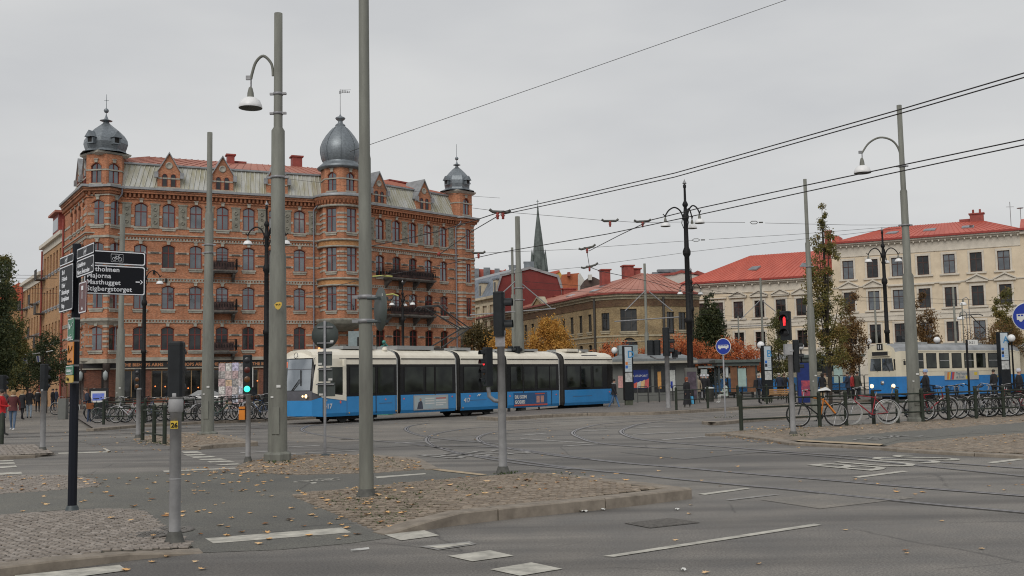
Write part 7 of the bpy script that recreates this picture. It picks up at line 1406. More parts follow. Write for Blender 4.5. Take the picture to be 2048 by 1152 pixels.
bus_sign(1451, 838, 693, 16.5, R(-36), 'round blue bus lane sign with white bus on its own kerbed island', 690); bus_sign(2068, 888, 633, 29, R(-42), 'large round blue bus lane sign cut by the right edge', 600)
b = MB(); g = P(556, 611, p1[1]-.35); b.T = Matrix.Translation(g) @ Matrix.Rotation(R(90), 4, 'X'); b.prism([(x*.011, z*.011) for x, z in ((-8, 2), (-3, 7), (4, 8), (8, 6), (8, 0), (4, -7), (0, -9), (-5, -6))], 0, .006); st_ = b.build('sticker', M_syel, label='yellow rounded sticker with black scribble on the thickest grey pole', cat='sticker'); b = MB(); b.tube([g+Vector((x*.011, -.012, z*.011)) for x, z in ((-5, 2), (-2, 3), (-3, 0), (0, 3), (2, 0), (4, 4), (5, 1))], .006, 4); o = b.build('scribble', M_black); o.parent = st_
# ---- stop pillars
def stop_pillar(u, vb, vt, wpx, letter, label, cols):
    g = kk(u, vb); Y = g.y; k = Y/FOC; h = zat(u, vt, Y); w_ = wpx*k; r = empty('stop_pillar', g, label, 'information pillar', 'stop pillars with letters', rz=R(14)); b = MB(); b.bx(-w_/2, w_/2, -.16, .16, .45, h); b.build('pillar_body', M_sig, r); b = MB(); b.bx(-w_*.4, w_*.4, -.12, .12, 0, .45); b.build('pillar_foot', mat('mossy_foot', (.09, .1, .07), .8, 0, .2, 4), r)
    L0 = h-.42*h*1.0; o = MB(); o.bx(-w_*.42, w_*.34, -.18, -.161, L0, h-.06); o = o.build('information_panel', mat('pale_info_panel', (.5, .56, .6), .4, 0, .08, 3), r); put_text(letter, .62, o, (-w_*.15, -.184, h-.72), F3, mat('pale_blue_print', (.06, .25, .48), .5, 0, 0), 'stop_letter', bold=.01)
    for i, (c, zf) in enumerate(cols): b = MB(); b.bx(-w_*.38, -w_*.12, -.186, -.1805, L0+zf, L0+zf+.18); b.build('route_square', c, o)
    b = MB(); 
    for i in range(5): b.bx(-w_*.05, w_*.26, -.186, -.1805, L0+.15+.14*i, L0+.18+.14*i)
    b.build('printed_lines', mat('grey_print', (.28, .36, .42), .5, 0, 0), o, kind='stuff'); b = MB(); b.bx(-w_*.42, w_*.34, -.18, -.161, L0-.62, L0-.06); b.build('map_panel', mat('pale_map_panel', (.5, .51, .5), .4, 0, .25, 6), r); return r
rt_or = mat('route_orange', (.6, .2, .05), .5, 0, 0); rt_bl = mat('route_blue', (.03, .15, .5), .5, 0, 0); rt_bk = mat('route_black', (.02, .02, .03), .5, 0, 0)
stop_pillar(1258, 815, 692, 19, 'D', 'dark stop pillar with blue letter D at the tail of the modern tram', ((rt_or, .42), (rt_bl, .2))); stop_pillar(1537, 808, 691, 19, 'B', 'dark stop pillar with blue letter B beside the wooden bench', ((rt_bl, .42), (rt_bk, .2))); stop_pillar(2012, 797, 664, 22, 'A', 'dark stop pillar with blue letter A in front of the line 11 tram', ((rt_bl, .62), (rt_bk, .38), (rt_bl, .18)))
# ---- globe lamps
def globe(u, vb, cv, label, Y=None):
    g = kk(u, vb); Y = g.y; z = zat(u, cv, Y); r = empty('globe_lamp', g, label, 'lamp', 'white globe lamps along the stops'); b = MB(); b.lathe([(.07, 0), (.05, z-.25), (.09, z-.22), (.05, z-.18)], 8); b.build('lamp_pole', M_black, r); b = MB(); b.lathe([(0, -.24)]+[(.24*math.sin(math.pi*i/10), -.24*math.cos(math.pi*i/10)) for i in range(1, 10)]+[(0, .24)], 16, (0, 0, z)); b.build('globe', M_lampwhite, r)
for u, vb, cv, lab in ((1232, 806, 701, 'white globe lamp behind the tail of the modern tram'), (1526, 806, 690, 'white globe lamp just left of the B pillar'), (1606, 800, 693, 'white globe lamp right of the red pedestrian signal'), (1742, 797, 683, 'white globe lamp above the number of the line 11 tram'), (1880, 794, 680, 'white globe lamp over the roof of the line 11 tram'), (2030, 797, 676, 'white globe lamp at the right beside the A pillar')): globe(u, vb, cv, lab)
# ---- kiosk and shelters on the platform
M_kiosk = mat('kiosk_grey', (.14, .145, .135), .6, .1, .1, 2); M_kdark = mat('kiosk_dark_glass', (.03, .032, .035), .2, 0, .4, 1.5); M_shroof = mat('shelter_roof_grey', (.09, .09, .09), .5, .2, .15, 3)
def at_(u, Y): return V2(X_(u, Y), Y)
KY_ = 74.; kx0, kx1 = X_(1220, KY_), X_(1376, KY_); r = empty('kiosk', ((kx0+kx1)/2, KY_, 0), 'low grey kiosk with flat roof, posters and shuttered windows behind the D pillar', 'kiosk'); hw = (kx1-kx0)/2
b = MB(); b.bx(-hw, hw, 0, 4, 0, 2.95); b.build('wall', M_kiosk, r); b = MB(); b.bx(-hw-.4, hw+.4, -.7, 4.4, 2.95, 3.12); b.add([(-hw-.3, -.6, 3.12), (hw+.3, -.6, 3.12), (hw-.6, 1.2, 3.5), (-hw+.8, 1.2, 3.5)], [(0, 1, 2, 3)]); b.build('roof', mat('kiosk_roof_lead', (.2, .22, .225), .5, .3, .2, 1.5), r); b = MB(); b.bx(-hw-.42, hw+.42, -.72, -.6, 2.78, 2.94); b.build('fascia', M_white if False else mat('kiosk_fascia', (.33, .31, .26), .6, 0, .1, 3), r)
for x0, x1 in ((-1.5, .0), (.2, 1.1), (1.25, 1.75)): b = MB(); b.bx(x0, x1, -.03, 0, .75, 2.6); b.build('window', M_kdark, r)
b = MB(); b.bx(-1.42, -.2, -.06, -.03, 1.05, 2.35); o = b.build('poster', mat('poster_blue', (.01, .03, .2), .4, 0, .1, 3), r); put_text('PLUSSPORT', .22, o, (-1.38, -.065, 1.85), F3, M_white, 'poster_lettering')
for i, (c) in enumerate(((.55, .1, .06), (.5, .48, .45), (.6, .4, .2), (.5, .1, .1))): b = MB(); b.add([(-1.35+.28*i, -.063, 1.08), (-1.05+.28*i, -.063, 1.08), (-1.0+.28*i, -.063, 1.5+.08*i), (-1.3+.28*i, -.063, 1.35+.08*i)], [(0, 1, 2, 3)]); b.build('printed_shape', mat('poster_fill_%s' % 'abcd'[i], c, .5, 0, .1, 5), o)
b = MB(); b.bx(-2.35, -1.95, -.04, 0, 1.1, 1.95); b.build('poster', mat('poster_pink', (.55, .3, .28), .5, 0, .2, 6), r); b = MB(); b.bx(.45, .7, -.05, -.03, 1., 2.2); b.build('poster', mat('poster_orange', (.55, .28, .08), .5, 0, .2, 5), r)
b = MB(); b.bx(1.3, 1.7, -.06, -.03, .8, 2.3); b.build('poster', mat('poster_white', (.5, .52, .5), .5, 0, .2, 5), r); b = MB(); b.bx(1.35, 1.5, -.065, -.06, 1., 1.5); b.build('printed_shape', M_blue, o)
b = MB(); b.bx(-2.1, -.75, 1.2, 2.6, 3.3, 4.15); b.build('roof_unit', mat('roof_unit_blue_grey', (.24, .29, .3), .5, .2, .12, 4), r)
RU = empty('roof_unit_cabinet', at_(722, 60), 'pale blue grey cabinet standing on a post seen above the modern tram roof', 'cabinet'); b = MB(); b.bx(-.72, .6, -.4, .4, 3.6, 4.75); b.build('cabinet_body', MATS['roof_unit_blue_grey'], RU); b = MB(); b.bx(-.2, .35, -.45, -.4, 3.6, 4.4); b.build('cabinet_opening', M_room, RU); b = MB(); b.bx(-.1, .1, -.1, .1, 0, 3.6); b.build('cabinet_post', M_galv, RU)
def shelter(u0, u1, vb, h, label, curved=False, panels=(), rz=0, wood=None):
    g0 = G(u0, vb); Y = g0.y; x0, x1 = X_(u0, Y), X_(u1, Y); w_ = x1-x0; r = empty('tram_shelter', (x0, Y, 0), label, 'shelter', rz=rz); b = MB()
    if curved: b.loft([[(x, y, h+.28-(y-.9)**2*.18+e) for y in np.linspace(-.4, 2.2, 7)]+[(x, y, h+.36-(y-.9)**2*.18+e) for y in np.linspace(2.2, -.4, 7)] for x, e in ((-.5, 0), (w_*.3, .08), (w_*.7, .08), (w_+.5, 0))], closed=True)
    else: b.bx(-.35, w_+.35, -.4, 2.0, h, h+.2); b.bx(-.2, w_+.2, -.2, 1.8, h-.25, h-.002)
    b.build('roof', M_shroof if curved else mat('shelter_green_grey', (.1, .12, .11), .5, .1, .15, 3), r)
    for x in (0, w_/2, w_):
        for y in (.1, 1.6): b = MB(); b.bx(x-.06, x+.06, y-.06, y+.06, 0, h); b.build('shelter_post', M_sigback, r)
    b = MB(); b.bx(.06, w_-.06, 1.58, 1.62, .4, h-.4); b.build('glass_wall', mat('shelter_glass', (.1, .12, .12), .1, 0, .2, 3, alpha=.35), r); b = MB(); b.bx(.1, w_-.1, .95, 1.35, .45, .52); b.build('bench_seat', M_dkframe, r)
    for (p0, p1, z0, z1, mt) in panels: b = MB(); b.bx(p0*w_, p1*w_, -.02, .05, z0, z1); b.build('poster_panel', mt, r)
    return r
M_teal = mat('pale_teal_poster', (.33, .45, .42), .4, 0, .1, 3); M_wood = mat('brown_wood_panel', (.19, .085, .04), .6, 0, .2, 3); M_pale = mat('pale_timetable', (.48, .52, .52), .5, 0, .1, 6)
shelter(1385, 1434, 800, 2.75, 'small tram shelter with dark curved roof and pale name board beside the big lamppost', True, ((.15, .8, 2.45, 2.62, M_pale), (.25, .5, 1.5, 2.35, M_pale)))
shelter(1434, 1508, 801, 2.8, 'grey green shelter with wooden panels and a pale teal poster left of the B pillar', False, ((.5, .72, 1.0, 2.35, M_teal), (.3, .98, .6, 2.5, M_wood) if False else (.74, .97, .6, 2.5, M_wood), (.3, .48, .6, 2.5, M_wood), (.17, .24, 1.7, 2.5, M_pale)))
shelter(1590, 1714, 795, 3.15, 'wide grey shelter behind the tall oak, next to the line 11 tram', False, ((.58, .72, 1.1, 2.5, M_teal), (.1, .25, .9, 2.4, mat('blue_poster', (.015, .05, .25), .4, 0, .2, 3)), (.4, .55, .6, 2.6, M_kdark)))
# blue kiosk posters near the pedestrian signal
b = MB(); g = at_(1597, 62); b.box((0, 0, 1.3), (.95, .2, 2.4)); AB = b.build('advert_board', mat('advert_board_blue', (.01, .03, .17), .4, 0, .3, 2), label='dark blue advertising board with red figures behind the red pedestrian signal', cat='advertising board'); AB.location = (g.x+.25, g.y, 0); b = MB(); b.box((.05, -.11, 1.0), (.7, .02, .9)); b.build('printed_figures', mat('advert_red_mix', (.35, .05, .05), .5, 0, .9, 4, dark=(.02, .03, .12)), AB)
# advertising letters of the old tram side covered
# ---- fences
M_gfence = mat('dark_green_fence_paint', (.02, .028, .017), .7, 0, .25, 6, coord='Position')
def fence(px, h, rails, label, pr=.065, z0=0., knob=True, mt=M_gfence, rr=.028, name='post_and_rail_fence', cat='fence'):
    pts = [G(u, v, z0) for u, v in px]; r = empty(name, pts[0], label, cat)
    for p in pts:
        b = MB(); b.lathe([(pr, 0), (pr, h-.08), (pr*1.1, h-.06), (pr*.7, h-.02), (pr*.3, h) if knob else (pr*.9, h-.02), (0, h)], 10); o = b.build('fence_post', mt, r); o.location = p-pts[0]
    for a, c in zip(pts[:-1], pts[1:]):
        for z in rails: b = MB(); b.tube([a-pts[0]+Vector((0, 0, z)), c-pts[0]+Vector((0, 0, z))], rr, 6); b.build('fence_rail', mt, r)
    return r
fence([(1483, 861), (1583, 856), (1640, 853.5), (1693, 851), (1748, 848), (1796, 845.5), (1846, 843), (1898, 840), (1953, 837), (2008, 834), (2070, 831)], 1.18, (.35, .72, 1.0), 'long dark green post and rail fence with bicycles leaning on it at the right', z0=.06)
fence([(1353, 820), (1416, 816.5), (1476, 812.5), (1534, 808), (1590, 804), (1645, 800), (1700, 796), (1760, 792), (1830, 787), (1900, 783), (1980, 778)], 1.15, (.5, .98), 'dark green fence along the far platform edge behind the roadway', z0=.15, rr=.022)
fence([(285, 880), (308, 884), (329, 888)], 1.2, (.25, .98), 'three short dark green posts with rails on the small island at the left', z0=.04)
fence([(207, 849), (290, 846), (365, 842.5), (443, 839), (520, 835), (600, 831)], 1.15, (.35, .7, 1.0), 'dark green fence behind the left row of parked bicycles', z0=.12)
b = MB(); b.lathe([(.07, 0), (.07, 1.0), (0, 1.05)], 8); o = b.build('bollard', M_gfence, label='dark green bollard at the lower left edge below the red jacket', cat='bollard'); o.location = G(3, 888)
M_hoop = mat('dark_grey_tube', (.06, .062, .06), .5, .2, .15, 5)
def hoops(px, h, label, z0=.15, mid=True):
    pts = [G(u, v, z0) for u, v in px]; r = empty('tube_railing', pts[0], label, 'railing', 'grey tubular railings on the platforms')
    for a, c in zip(pts[:-1], pts[1:]):
        A_, C_ = a-pts[0], c-pts[0]; d = (C_-A_).normalized(); A_, C_ = A_+d*.04, C_-d*.04; up = lambda z: Vector((0, 0, z)); b = MB(); b.tube([A_, A_+up(h-.12), A_+d*.1+up(h), C_-d*.1+up(h), C_+up(h-.12), C_], .026, 6); b.build('hoop', M_hoop, r)
        if mid: b = MB(); b.tube([A_+up(h*.45), C_+up(h*.45)], .016, 5); b.build('mid_rail', M_hoop, r)
    return r
hoops([(985, 824), (1078, 818), (1117, 815), (1157, 812.5), (1195, 810), (1228, 808)], 1.12, 'grey tube railing between the platform and the rear half of the modern tram', mid=False)
hoops([(1275, 806), (1297, 805), (1319, 804), (1346, 802), (1382, 800)], 1.05, 'grey tube railing in front of the kiosk'); hoops([(1622, 798), (1680, 795), (1730, 793), (1785, 790), (1838, 787), (1885, 785), (1935, 782), (1978, 780)], 1.55, 'grey tube railing in front of the line 11 tram')
# bench, bins, cabinets, poster column, sign board
g = G(1560, 806, .15); r = empty('park_bench', g, 'light wooden slatted bench facing away, right of the B pillar', 'bench'); 
for z in (.5, .62, .74): b = MB(); b.bx(-.62, .62, -.03, .0, z, z+.09); b.build('slat', mat('bench_wood', (.4, .22, .09), .6, 0, .15, 6), r)
for y in (.1, .25, .4): b = MB(); b.bx(-.62, .62, y, y+.1, .42, .46); b.build('slat', MATS['bench_wood'], r)
for x in (-.5, .5): b = MB(); b.tube([(x, 0, .8), (x, .05, .42), (x, .05, 0)], .025, 5); b.tube([(x, .05, .42), (x, .45, .42), (x, .45, 0)], .025, 5); b.build('leg', M_black, r)
def bin_(u, v, label, s=1.): g = G(u, v, .15); r = empty('litter_bin', g, label, 'litter bin', sc_=s); b = MB(); b.lathe([(.24, .08), (.28, .85), (.28, .9), (.0, .9)], 12); b.build('bin_body', mat('bin_dark', (.035, .035, .03), .6, 0, .2, 4), r); b = MB(); b.lathe([(.3, .9), (.3, .96), (0, 1.0)], 12); b.build('bin_lid', M_pale, r)
bin_(1420, 806, 'dark round litter bin with pale lid by the platform fence', 1.0)
r = empty('poster_column', G(466, 826), 'street poster board covered in layers of bright paper bills outside the pub', 'poster board'); b = MB(); b.box((0, 0, 1.65), (1.75, .5, 3.1)); b.build('board', M_galv, r); rp = random.Random(3); cols = [(.5, .45, .44), (.45, .42, .55), (.5, .36, .24), (.5, .42, .4), (.35, .33, .32), (.5, .52, .64), (.45, .33, .33), (.6, .58, .55)]
for i in range(4):
    for j in range(6):
        c = cols[rp.randrange(8)]; w_, h_ = rp.uniform(.34, .44), rp.uniform(.4, .52); b = MB(); b.box((-.65+.43*i+rp.uniform(-.03, .03), -.262-.004*rp.random(), .45+.5*j+rp.uniform(-.04, .04)), (w_, .006, h_)); b.build('paper_bill', mat('bill_%s' % 'abcdefghijklmnopqrstuvwx'[i*6+j], c, .7, 0, .7, 9, dark=tuple(x*.25 for x in c)), r)
r = empty('map_board', G(197, 842), 'black framed board with a blue and white map picture near the bicycles', 'information board'); b = MB(); b.bx(-.5, .5, -.06, .06, .9, 1.75); b.bx(-.32, .32, -.05, .05, 0, .9); b.build('board_frame', M_sig, r); b = MB(); b.bx(-.4, .4, -.075, -.061, 1.0, 1.6); o = b.build('map_sheet', M_white, r); b = MB(); b.bx(-.32, .32, -.082, -.076, 1.1, 1.48); b.build('blue_print', mat('map_blue', (.02, .06, .4), .5, 0, .8, 7, dark=(.2, .25, .5)), o)
r = empty('flower_stall_umbrella', G(165, 838), 'grey box cabinet standing behind the direction sign post', 'cabinet'); b = MB(); b.bx(-1.35, -.9, -.2, .2, .0, 1.2); b.build('cabinet_body', M_kiosk, r); r.name = 'utility_cabinet'
# fountain figure glimpsed over the tram roof
r = empty('fountain_statue', at_(766, 58), 'small verdigris bronze fountain figures showing over the tram roof', 'statue'); b = MB(); rp = random.Random(8); b.lathe([(.5, 0), (.35, 1.2), (.3, 2.6), (.5, 2.9), (.12, 3.3)], 10)
for i in range(9): a = i*.7; b.tube([(0, 0, 3.3), (.2*math.cos(a), .2*math.sin(a), 3.5+.05*i), (.32*math.cos(a), .3*math.sin(a), 3.62+.06*(i % 4))], [.12, .09, .05], 6)
b.lathe([(0, 3.9), (.1, 3.96), (.11, 4.08), (0, 4.16)], 8); b.build('bronze_figures', mat('verdigris_bronze', (.06, .26, .22), .6, .2, .4, 6, dark=(.02, .07, .06)), r)
# parked car glimpsed behind the bicycles
r = empty('parked_car', G(410, 815), 'silver car parked in front of the pub, glimpsed behind the bicycles', 'car'); secs = []
for x, w_, zb, zt_ in ((-2.1, .7, .35, .75), (-1.9, .82, .25, .9), (-1.2, .86, .22, .98), (-.6, .86, .22, 1.02), (.2, .87, .22, 1.02), (1.3, .86, .22, 1.0), (1.95, .8, .25, .92), (2.1, .7, .35, .8)): secs.append([(x, -w_, zb), (x, -w_, zt_-.15), (x, -w_*.92, zt_), (x, w_*.92, zt_), (x, w_, zt_-.15), (x, w_, zb)])
b = MB(); b.loft(secs, closed=True, smooth=True); b.build('body', mat('silver_paint', (.35, .35, .35), .3, .5, .05, 3), r)
b = MB(); b.loft([[(x, -w_, 1.0), (x+dx, -w_*.8, zt_), (x+dx, w_*.8, zt_), (x, w_, 1.0)] for x, w_, zt_, dx in ((-1.1, .8, 1.05, 0), (-.4, .8, 1.42, 0), (.7, .8, 1.45, 0), (1.6, .78, 1.05, 0))], closed=True); b.build('cabin_glass', M_gl2, r)
for x in (-1.35, 1.35):
    for y in (-.8, .8): o = MB(); o.cyl((x, y-.08, .32), (x, y+.08, .32), .32, n=16); o.build('wheel', M_rubber, r)
# ================================================================ TREES
def leafmat(name, cols, rough=.7):
    m = bpy.data.materials.new(name); m.use_nodes = True; n = m.node_tree.nodes; l = m.node_tree.links; b = n['Principled BSDF']; b.inputs['Roughness'].default_value = rough
    g = n.new('ShaderNodeNewGeometry'); z = n.new('ShaderNodeTexNoise'); z.inputs['Scale'].default_value = .9; z.inputs['Detail'].default_value = 3; l.new(g.outputs['Position'], z.inputs['Vector'])
    a = n.new('ShaderNodeMath'); a.operation = 'MULTIPLY_ADD'; a.inputs[1].default_value = .45; l.new(g.outputs['Random Per Island'], a.inputs[0]); mz = n.new('ShaderNodeMath'); mz.operation = 'MULTIPLY_ADD'; mz.inputs[1].default_value = 1.6; mz.inputs[2].default_value = -.5; l.new(z.outputs[0], mz.inputs[0]); l.new(mz.outputs[0], a.inputs[2])
    c = n.new('ShaderNodeValToRGB'); e = c.color_ramp.elements; k = len(cols); e[0].color = (*cols[0], 1); e[1].color = (*cols[-1], 1); e[1].position = 1
    for i in range(1, k-1): x = e.new(i/(k-1)); x.color = (*cols[i], 1)
    l.new(a.outputs[0], c.inputs[0]); l.new(c.outputs[0], b.inputs['Base Color'])
    t = n.new('ShaderNodeBsdfTranslucent'); l.new(c.outputs[0], t.inputs[0]); mx_ = n.new('ShaderNodeMixShader'); mx_.inputs[0].default_value = .3; l.new(b.outputs[0], mx_.inputs[1]); l.new(t.outputs[0], mx_.inputs[2]); l.new(mx_.outputs[0], n['Material Output'].inputs[0]); return m
L_dark = leafmat('dark_green_foliage', [(.018, .03, .012), (.03, .045, .018), (.05, .065, .02), (.075, .075, .025)])
L_oak = leafmat('turning_oak_foliage', [(.05, .052, .018), (.1, .105, .03), (.16, .15, .04), (.24, .18, .05), (.22, .12, .035)])
L_oakg = leafmat('green_yellow_oak_foliage', [(.05, .06, .02), (.09, .1, .03), (.14, .13, .035), (.2, .16, .05)])
L_aut = leafmat('orange_autumn_foliage', [(.16, .08, .025), (.4, .2, .045), (.55, .29, .06), (.62, .36, .08), (.3, .22, .05)])
L_red = leafmat('flame_red_foliage', [(.25, .065, .03), (.5, .14, .055), (.62, .22, .08), (.45, .11, .05)])
L_brn = leafmat('rusty_thin_foliage', [(.06, .035, .015), (.14, .08, .03), (.22, .12, .04), (.1, .08, .025)])
M_bark = mat('dark_bark', (.045, .035, .028), .9, 0, .3, 6, .3)
def tree(name, loc, label, lmat, blobs, nleaf, ls, trunk=(.14, 2.), seed=1, group=None, cat='tree', branches=10, gaps=.0, clumps=26, parts_ok=True):
    """blobs: (x, y, z, rx, ry, rz) ellipsoids of the crown in local metres"""
    rr = np.random.RandomState(seed); rnd = random.Random(seed); root = empty(name, loc, label, cat, group)
    vol = np.array([b[3]*b[4]*b[5] for b in blobs]); pr = vol/vol.sum()
    cl = []; 
    for _ in range(clumps*len(blobs)):
        i = rr.choice(len(blobs), p=pr); x, y, z, rx, ry, rz = blobs[i]; d = rr.normal(size=3); d /= np.linalg.norm(d); f = rr.uniform(.35, 1.)**.6; cl.append((x+d[0]*rx*f, y+d[1]*ry*f, z+d[2]*rz*f, (rx*ry*rz)**(1/3)*rr.uniform(.16, .36)))
    cl = np.array(cl); idx = rr.randint(0, len(cl), nleaf); off = rr.normal(size=(nleaf, 3))*.62; c = cl[idx, :3]+off*cl[idx, 3:4]*np.array([1, 1, 1.1])
    u = rr.normal(size=(nleaf, 3)); u /= np.linalg.norm(u, axis=1)[:, None]; w = rr.normal(size=(nleaf, 3)); w -= u*(u*w).sum(1)[:, None]; w /= np.linalg.norm(w, axis=1)[:, None]; s = ls*rr.uniform(.6, 1.3, (nleaf, 1))
    V = np.stack([c-u*s, c+w*s*.55, c+u*s, c-w*s*.55], 1).reshape(-1, 3); me = bpy.data.meshes.new('crown'); me.vertices.add(len(V)); me.vertices.foreach_set('co', V.ravel()); me.loops.add(len(V)); me.loops.foreach_set('vertex_index', np.arange(len(V))); me.polygons.add(nleaf); me.polygons.foreach_set('loop_start', np.arange(nleaf)*4); me.update(calc_edges=True); me.materials.append(lmat); me.validate()
    o = bpy.data.objects.new('crown', me); C.objects.link(o); o.parent = root
    if trunk:
        r0, ht = trunk; top = max(b[2]+b[5]*.2 for b in blobs); b = MB(); b.tube([(0, 0, 0), (.03, .02, ht*.5), (0, .05, ht), (.08*r0*5, 0, ht+(top-ht)*.4), (0, 0, top)], [r0*1.15, r0, r0*.85, r0*.5, .02], 8)
        for k in range(branches):
            q = cl[rr.randint(len(cl))]; z0 = min(q[2]-.2, ht*.8+(top-ht)*rnd.uniform(0, .6)); z0 = max(z0, ht*.6); m_ = Vector((q[0]*.45, q[1]*.45, (z0+q[2])/2-.1)); b.tube([(0, 0, z0), m_, (q[0], q[1], q[2])], [r0*.45, r0*.28, .012], 5)
        b.build('trunk', M_bark, root)
    return root
def tpx(u, Y): return (X_(u, Y), Y, 0)
# left edge
tree('big_tree', tpx(-22, 62), 'dark green leafy tree cut by the left edge of the picture', L_dark, [(0, 0, 4.8, 1.4, 1.4, 2.9), (.6, 0, 3.6, 1.0, 1.2, 1.6), (.1, 0, 8.0, .9, 1., 1.8)], 16000, .085, (.2, 1.6), 2, clumps=40)
tree('conical_tree', tpx(6, 70), 'narrow dark tree at the left edge with greenish yellow top', L_oakg, [(-.1, 0, 9.2, .55, .6, 1.9), (0, 0, 7.2, .9, .8, 2.2), (.2, 0, 4.8, 1.2, 1.1, 2.2), (.6, 0, 3.4, 1.1, 1, 1.2)], 15000, .085, (.15, 1.5), 3)
tree('small_tree', tpx(92, 76), 'spreading small dark tree before the tan houses, with flags below it', L_dark, [(0, 0, 3.9, 1.9, 1.5, 1.1), (-1.0, 0, 2.9, 1.4, 1.2, .9), (1.1, 0, 3.0, 1.2, 1.1, .9), (.1, 0, 4.9, 1., .9, .9)], 7000, .075, (.11, 1.6), 4, branches=22, clumps=18)
tree('small_tree', tpx(55, 84), 'dark bushy tree behind the flags at the left, beside the spreading tree', L_dark, [(0, 0, 3.2, 2.4, 1.6, 1.3), (-1.6, 0, 2.8, 1.6, 1.2, 1.)], 8000, .09, (.12, 1.2), 5)
# centre
tree('garden_tree', tpx(955, 96), 'dark green tree turning brown at the right corner of the brick building', leafmat('dark_olive_foliage', [(.035, .035, .015), (.07, .06, .02), (.11, .08, .025), (.2, .11, .03)]), [(0, 0, 4.0, 1.6, 1.6, 3.2), (-.5, 0, 6.2, .9, .9, 1.2), (.7, 0, 5.5, .8, .9, 1.2)], 9000, .1, (.14, 1.5), 6)
tree('garden_tree', tpx(1016, 92), 'orange autumn tree partly hidden by the tall signal pole', L_aut, [(0, 0, 3.9, 1.9, 1.5, 2.4), (-.6, 0, 5.2, 1.1, 1, 1.3)], 12000, .09, (.12, 1.4), 7, clumps=30)
tree('garden_tree', tpx(1096, 92), 'round orange and green autumn tree just right of the platform pole', L_aut, [(0, 0, 4.6, 2.0, 1.6, 2.3), (.1, 0, 6.2, 1.2, 1.1, 1.2), (-1.2, 0, 3.6, 1.3, 1.2, 1.6), (1.2, 0, 3.9, 1.3, 1.2, 1.8)], 19000, .09, (.13, 1.5), 8, clumps=30)
tree('garden_tree', tpx(975, 104), 'low rusty tree between the brick building and the signal pole', L_aut, [(0, 0, 3.4, 1.6, 1.4, 1.8)], 4500, .1, (.12, 1.4), 9)
# row of flame red shrubs
for i, (u, w_, h, Y) in enumerate(((1192, 1.4, 2.5, 86), (1222, 1.6, 3.3, 84), (1246, 1.2, 3.1, 84), (1288, 1.3, 2.9, 84), (1318, 1.4, 3.3, 84), (1345, 1.6, 3.8, 84), (1372, 1.5, 3.3, 85), (1398, 1.5, 3.1, 85), (1450, 1.6, 3.5, 86), (1478, 1.4, 3.1, 86), (1500, 1.3, 2.7, 87))):
    ps = ('behind the tail of the modern tram', 'left of the white globe lamp at the kiosk', 'behind the D pillar', 'left of the slim pole at the kiosk', 'behind the twin black signal boxes', 'left of the biggest black lamppost', 'touching the biggest black lamppost', 'left of the dark columnar tree', 'behind the round bus lane sign', 'right of the round bus lane sign', 'at the right end of the red row')[i]
    tree('red_tree', tpx(u, Y), 'small flame red tree '+ps, L_red, [(0, 0, h+.5, w_*.85, w_*.8, 1.0), (-w_*.4, 0, h-.1, w_*.6, w_*.6, .8), (w_*.45, 0, h, w_*.55, .8, .8)], 1900, .08, (.06, 1.6), 20+i, 'row of flame red small trees above the shelters', branches=12, clumps=20)
# columnar trees
tree('columnar_tree', tpx(1418, 88), 'dark green columnar tree by the wing balcony, nearly opaque', L_dark, [(0, 0, 3.6, 1.35, 1.1, 2.6), (.05, 0, 5.8, 1.1, .9, 2.3), (.1, 0, 7.8, .55, .5, 1.3), (-.3, 0, 4.8, 1.0, .9, 2)], 22000, .1, (.12, 1.), 41, clumps=60)
tree('columnar_tree', tpx(1553, 84), 'small green columnar tree left of the red pedestrian signal', L_oakg, [(0, 0, 3.0, 1.1, 1, 1.7), (0, 0, 5.0, .8, .8, 1.6), (0, 0, 6.4, .35, .4, .8)], 5500, .075, (.08, 1.2), 42, clumps=22)
tree('tall_oak', tpx(1653, 56), 'tallest columnar oak turning brown, with sparse crown and bare dark stems', L_oak, [(-.1, 0, 8.6, .5, .5, 1.3), (-.4, 0, 7.2, .7, .6, 1.1), (.3, 0, 7.6, .45, .6, 1.2), (-.35, 0, 5.6, .75, .7, 1.5), (.45, 0, 5.0, .65, .7, 1.3), (-.6, 0, 4.4, .6, .7, 1.0), (.5, 0, 3.4, .7, .7, 1.2), (0, 0, 2.8, .7, .7, .8), (0, 0, 10.3, .3, .3, .8), (0, 0, 9.4, .4, .4, .9), (.1, 0, 8.8, .42, .5, 1.1)], 13000, .06, (.1, 2.4), 43, branches=60, clumps=11)
tree('columnar_tree', tpx(1700, 72), 'rusty columnar oak touching the tall oak on its right', L_brn, [(0, 0, 4.4, .9, .9, 2.3), (.2, 0, 6.2, .5, .5, 1.3), (-.2, 0, 2.8, .9, .8, 1.)], 8000, .065, (.09, 1.8), 44, branches=24, clumps=16)
tree('columnar_tree', tpx(1853, 80), 'slender thinning oak right of the second big stepped pole', L_brn, [(0, 0, 4.9, .85, .7, 2.0), (-.3, 0, 6.6, .7, .6, 1.3), (.3, 0, 3.4, 1.0, .7, 1.)], 7500, .075, (.08, 1.8), 45, branches=18, clumps=22)
tree('columnar_tree', tpx(2005, 78), 'brown green oak in front of the last windows above the A pillar', L_oak, [(0, 0, 6.4, .7, .7, 1.9), (-.3, 0, 4.8, 1.1, .9, 1.6), (.5, 0, 3.8, 1.3, 1, 1.2)], 12000, .075, (.1, 1.8), 46, branches=26, clumps=16)
tree('bare_tree', tpx(1975, 72), 'low wide nearly bare rusty tree over the roof of the line 11 tram', L_brn, [(0, 0, 3.9, 2.0, 1.2, .9), (1.2, 0, 4.4, 1.3, 1, 1.), (2.4, 0, 3.8, 1.3, 1, .9)], 4500, .06, (.1, 1.6), 47, branches=40, clumps=20)
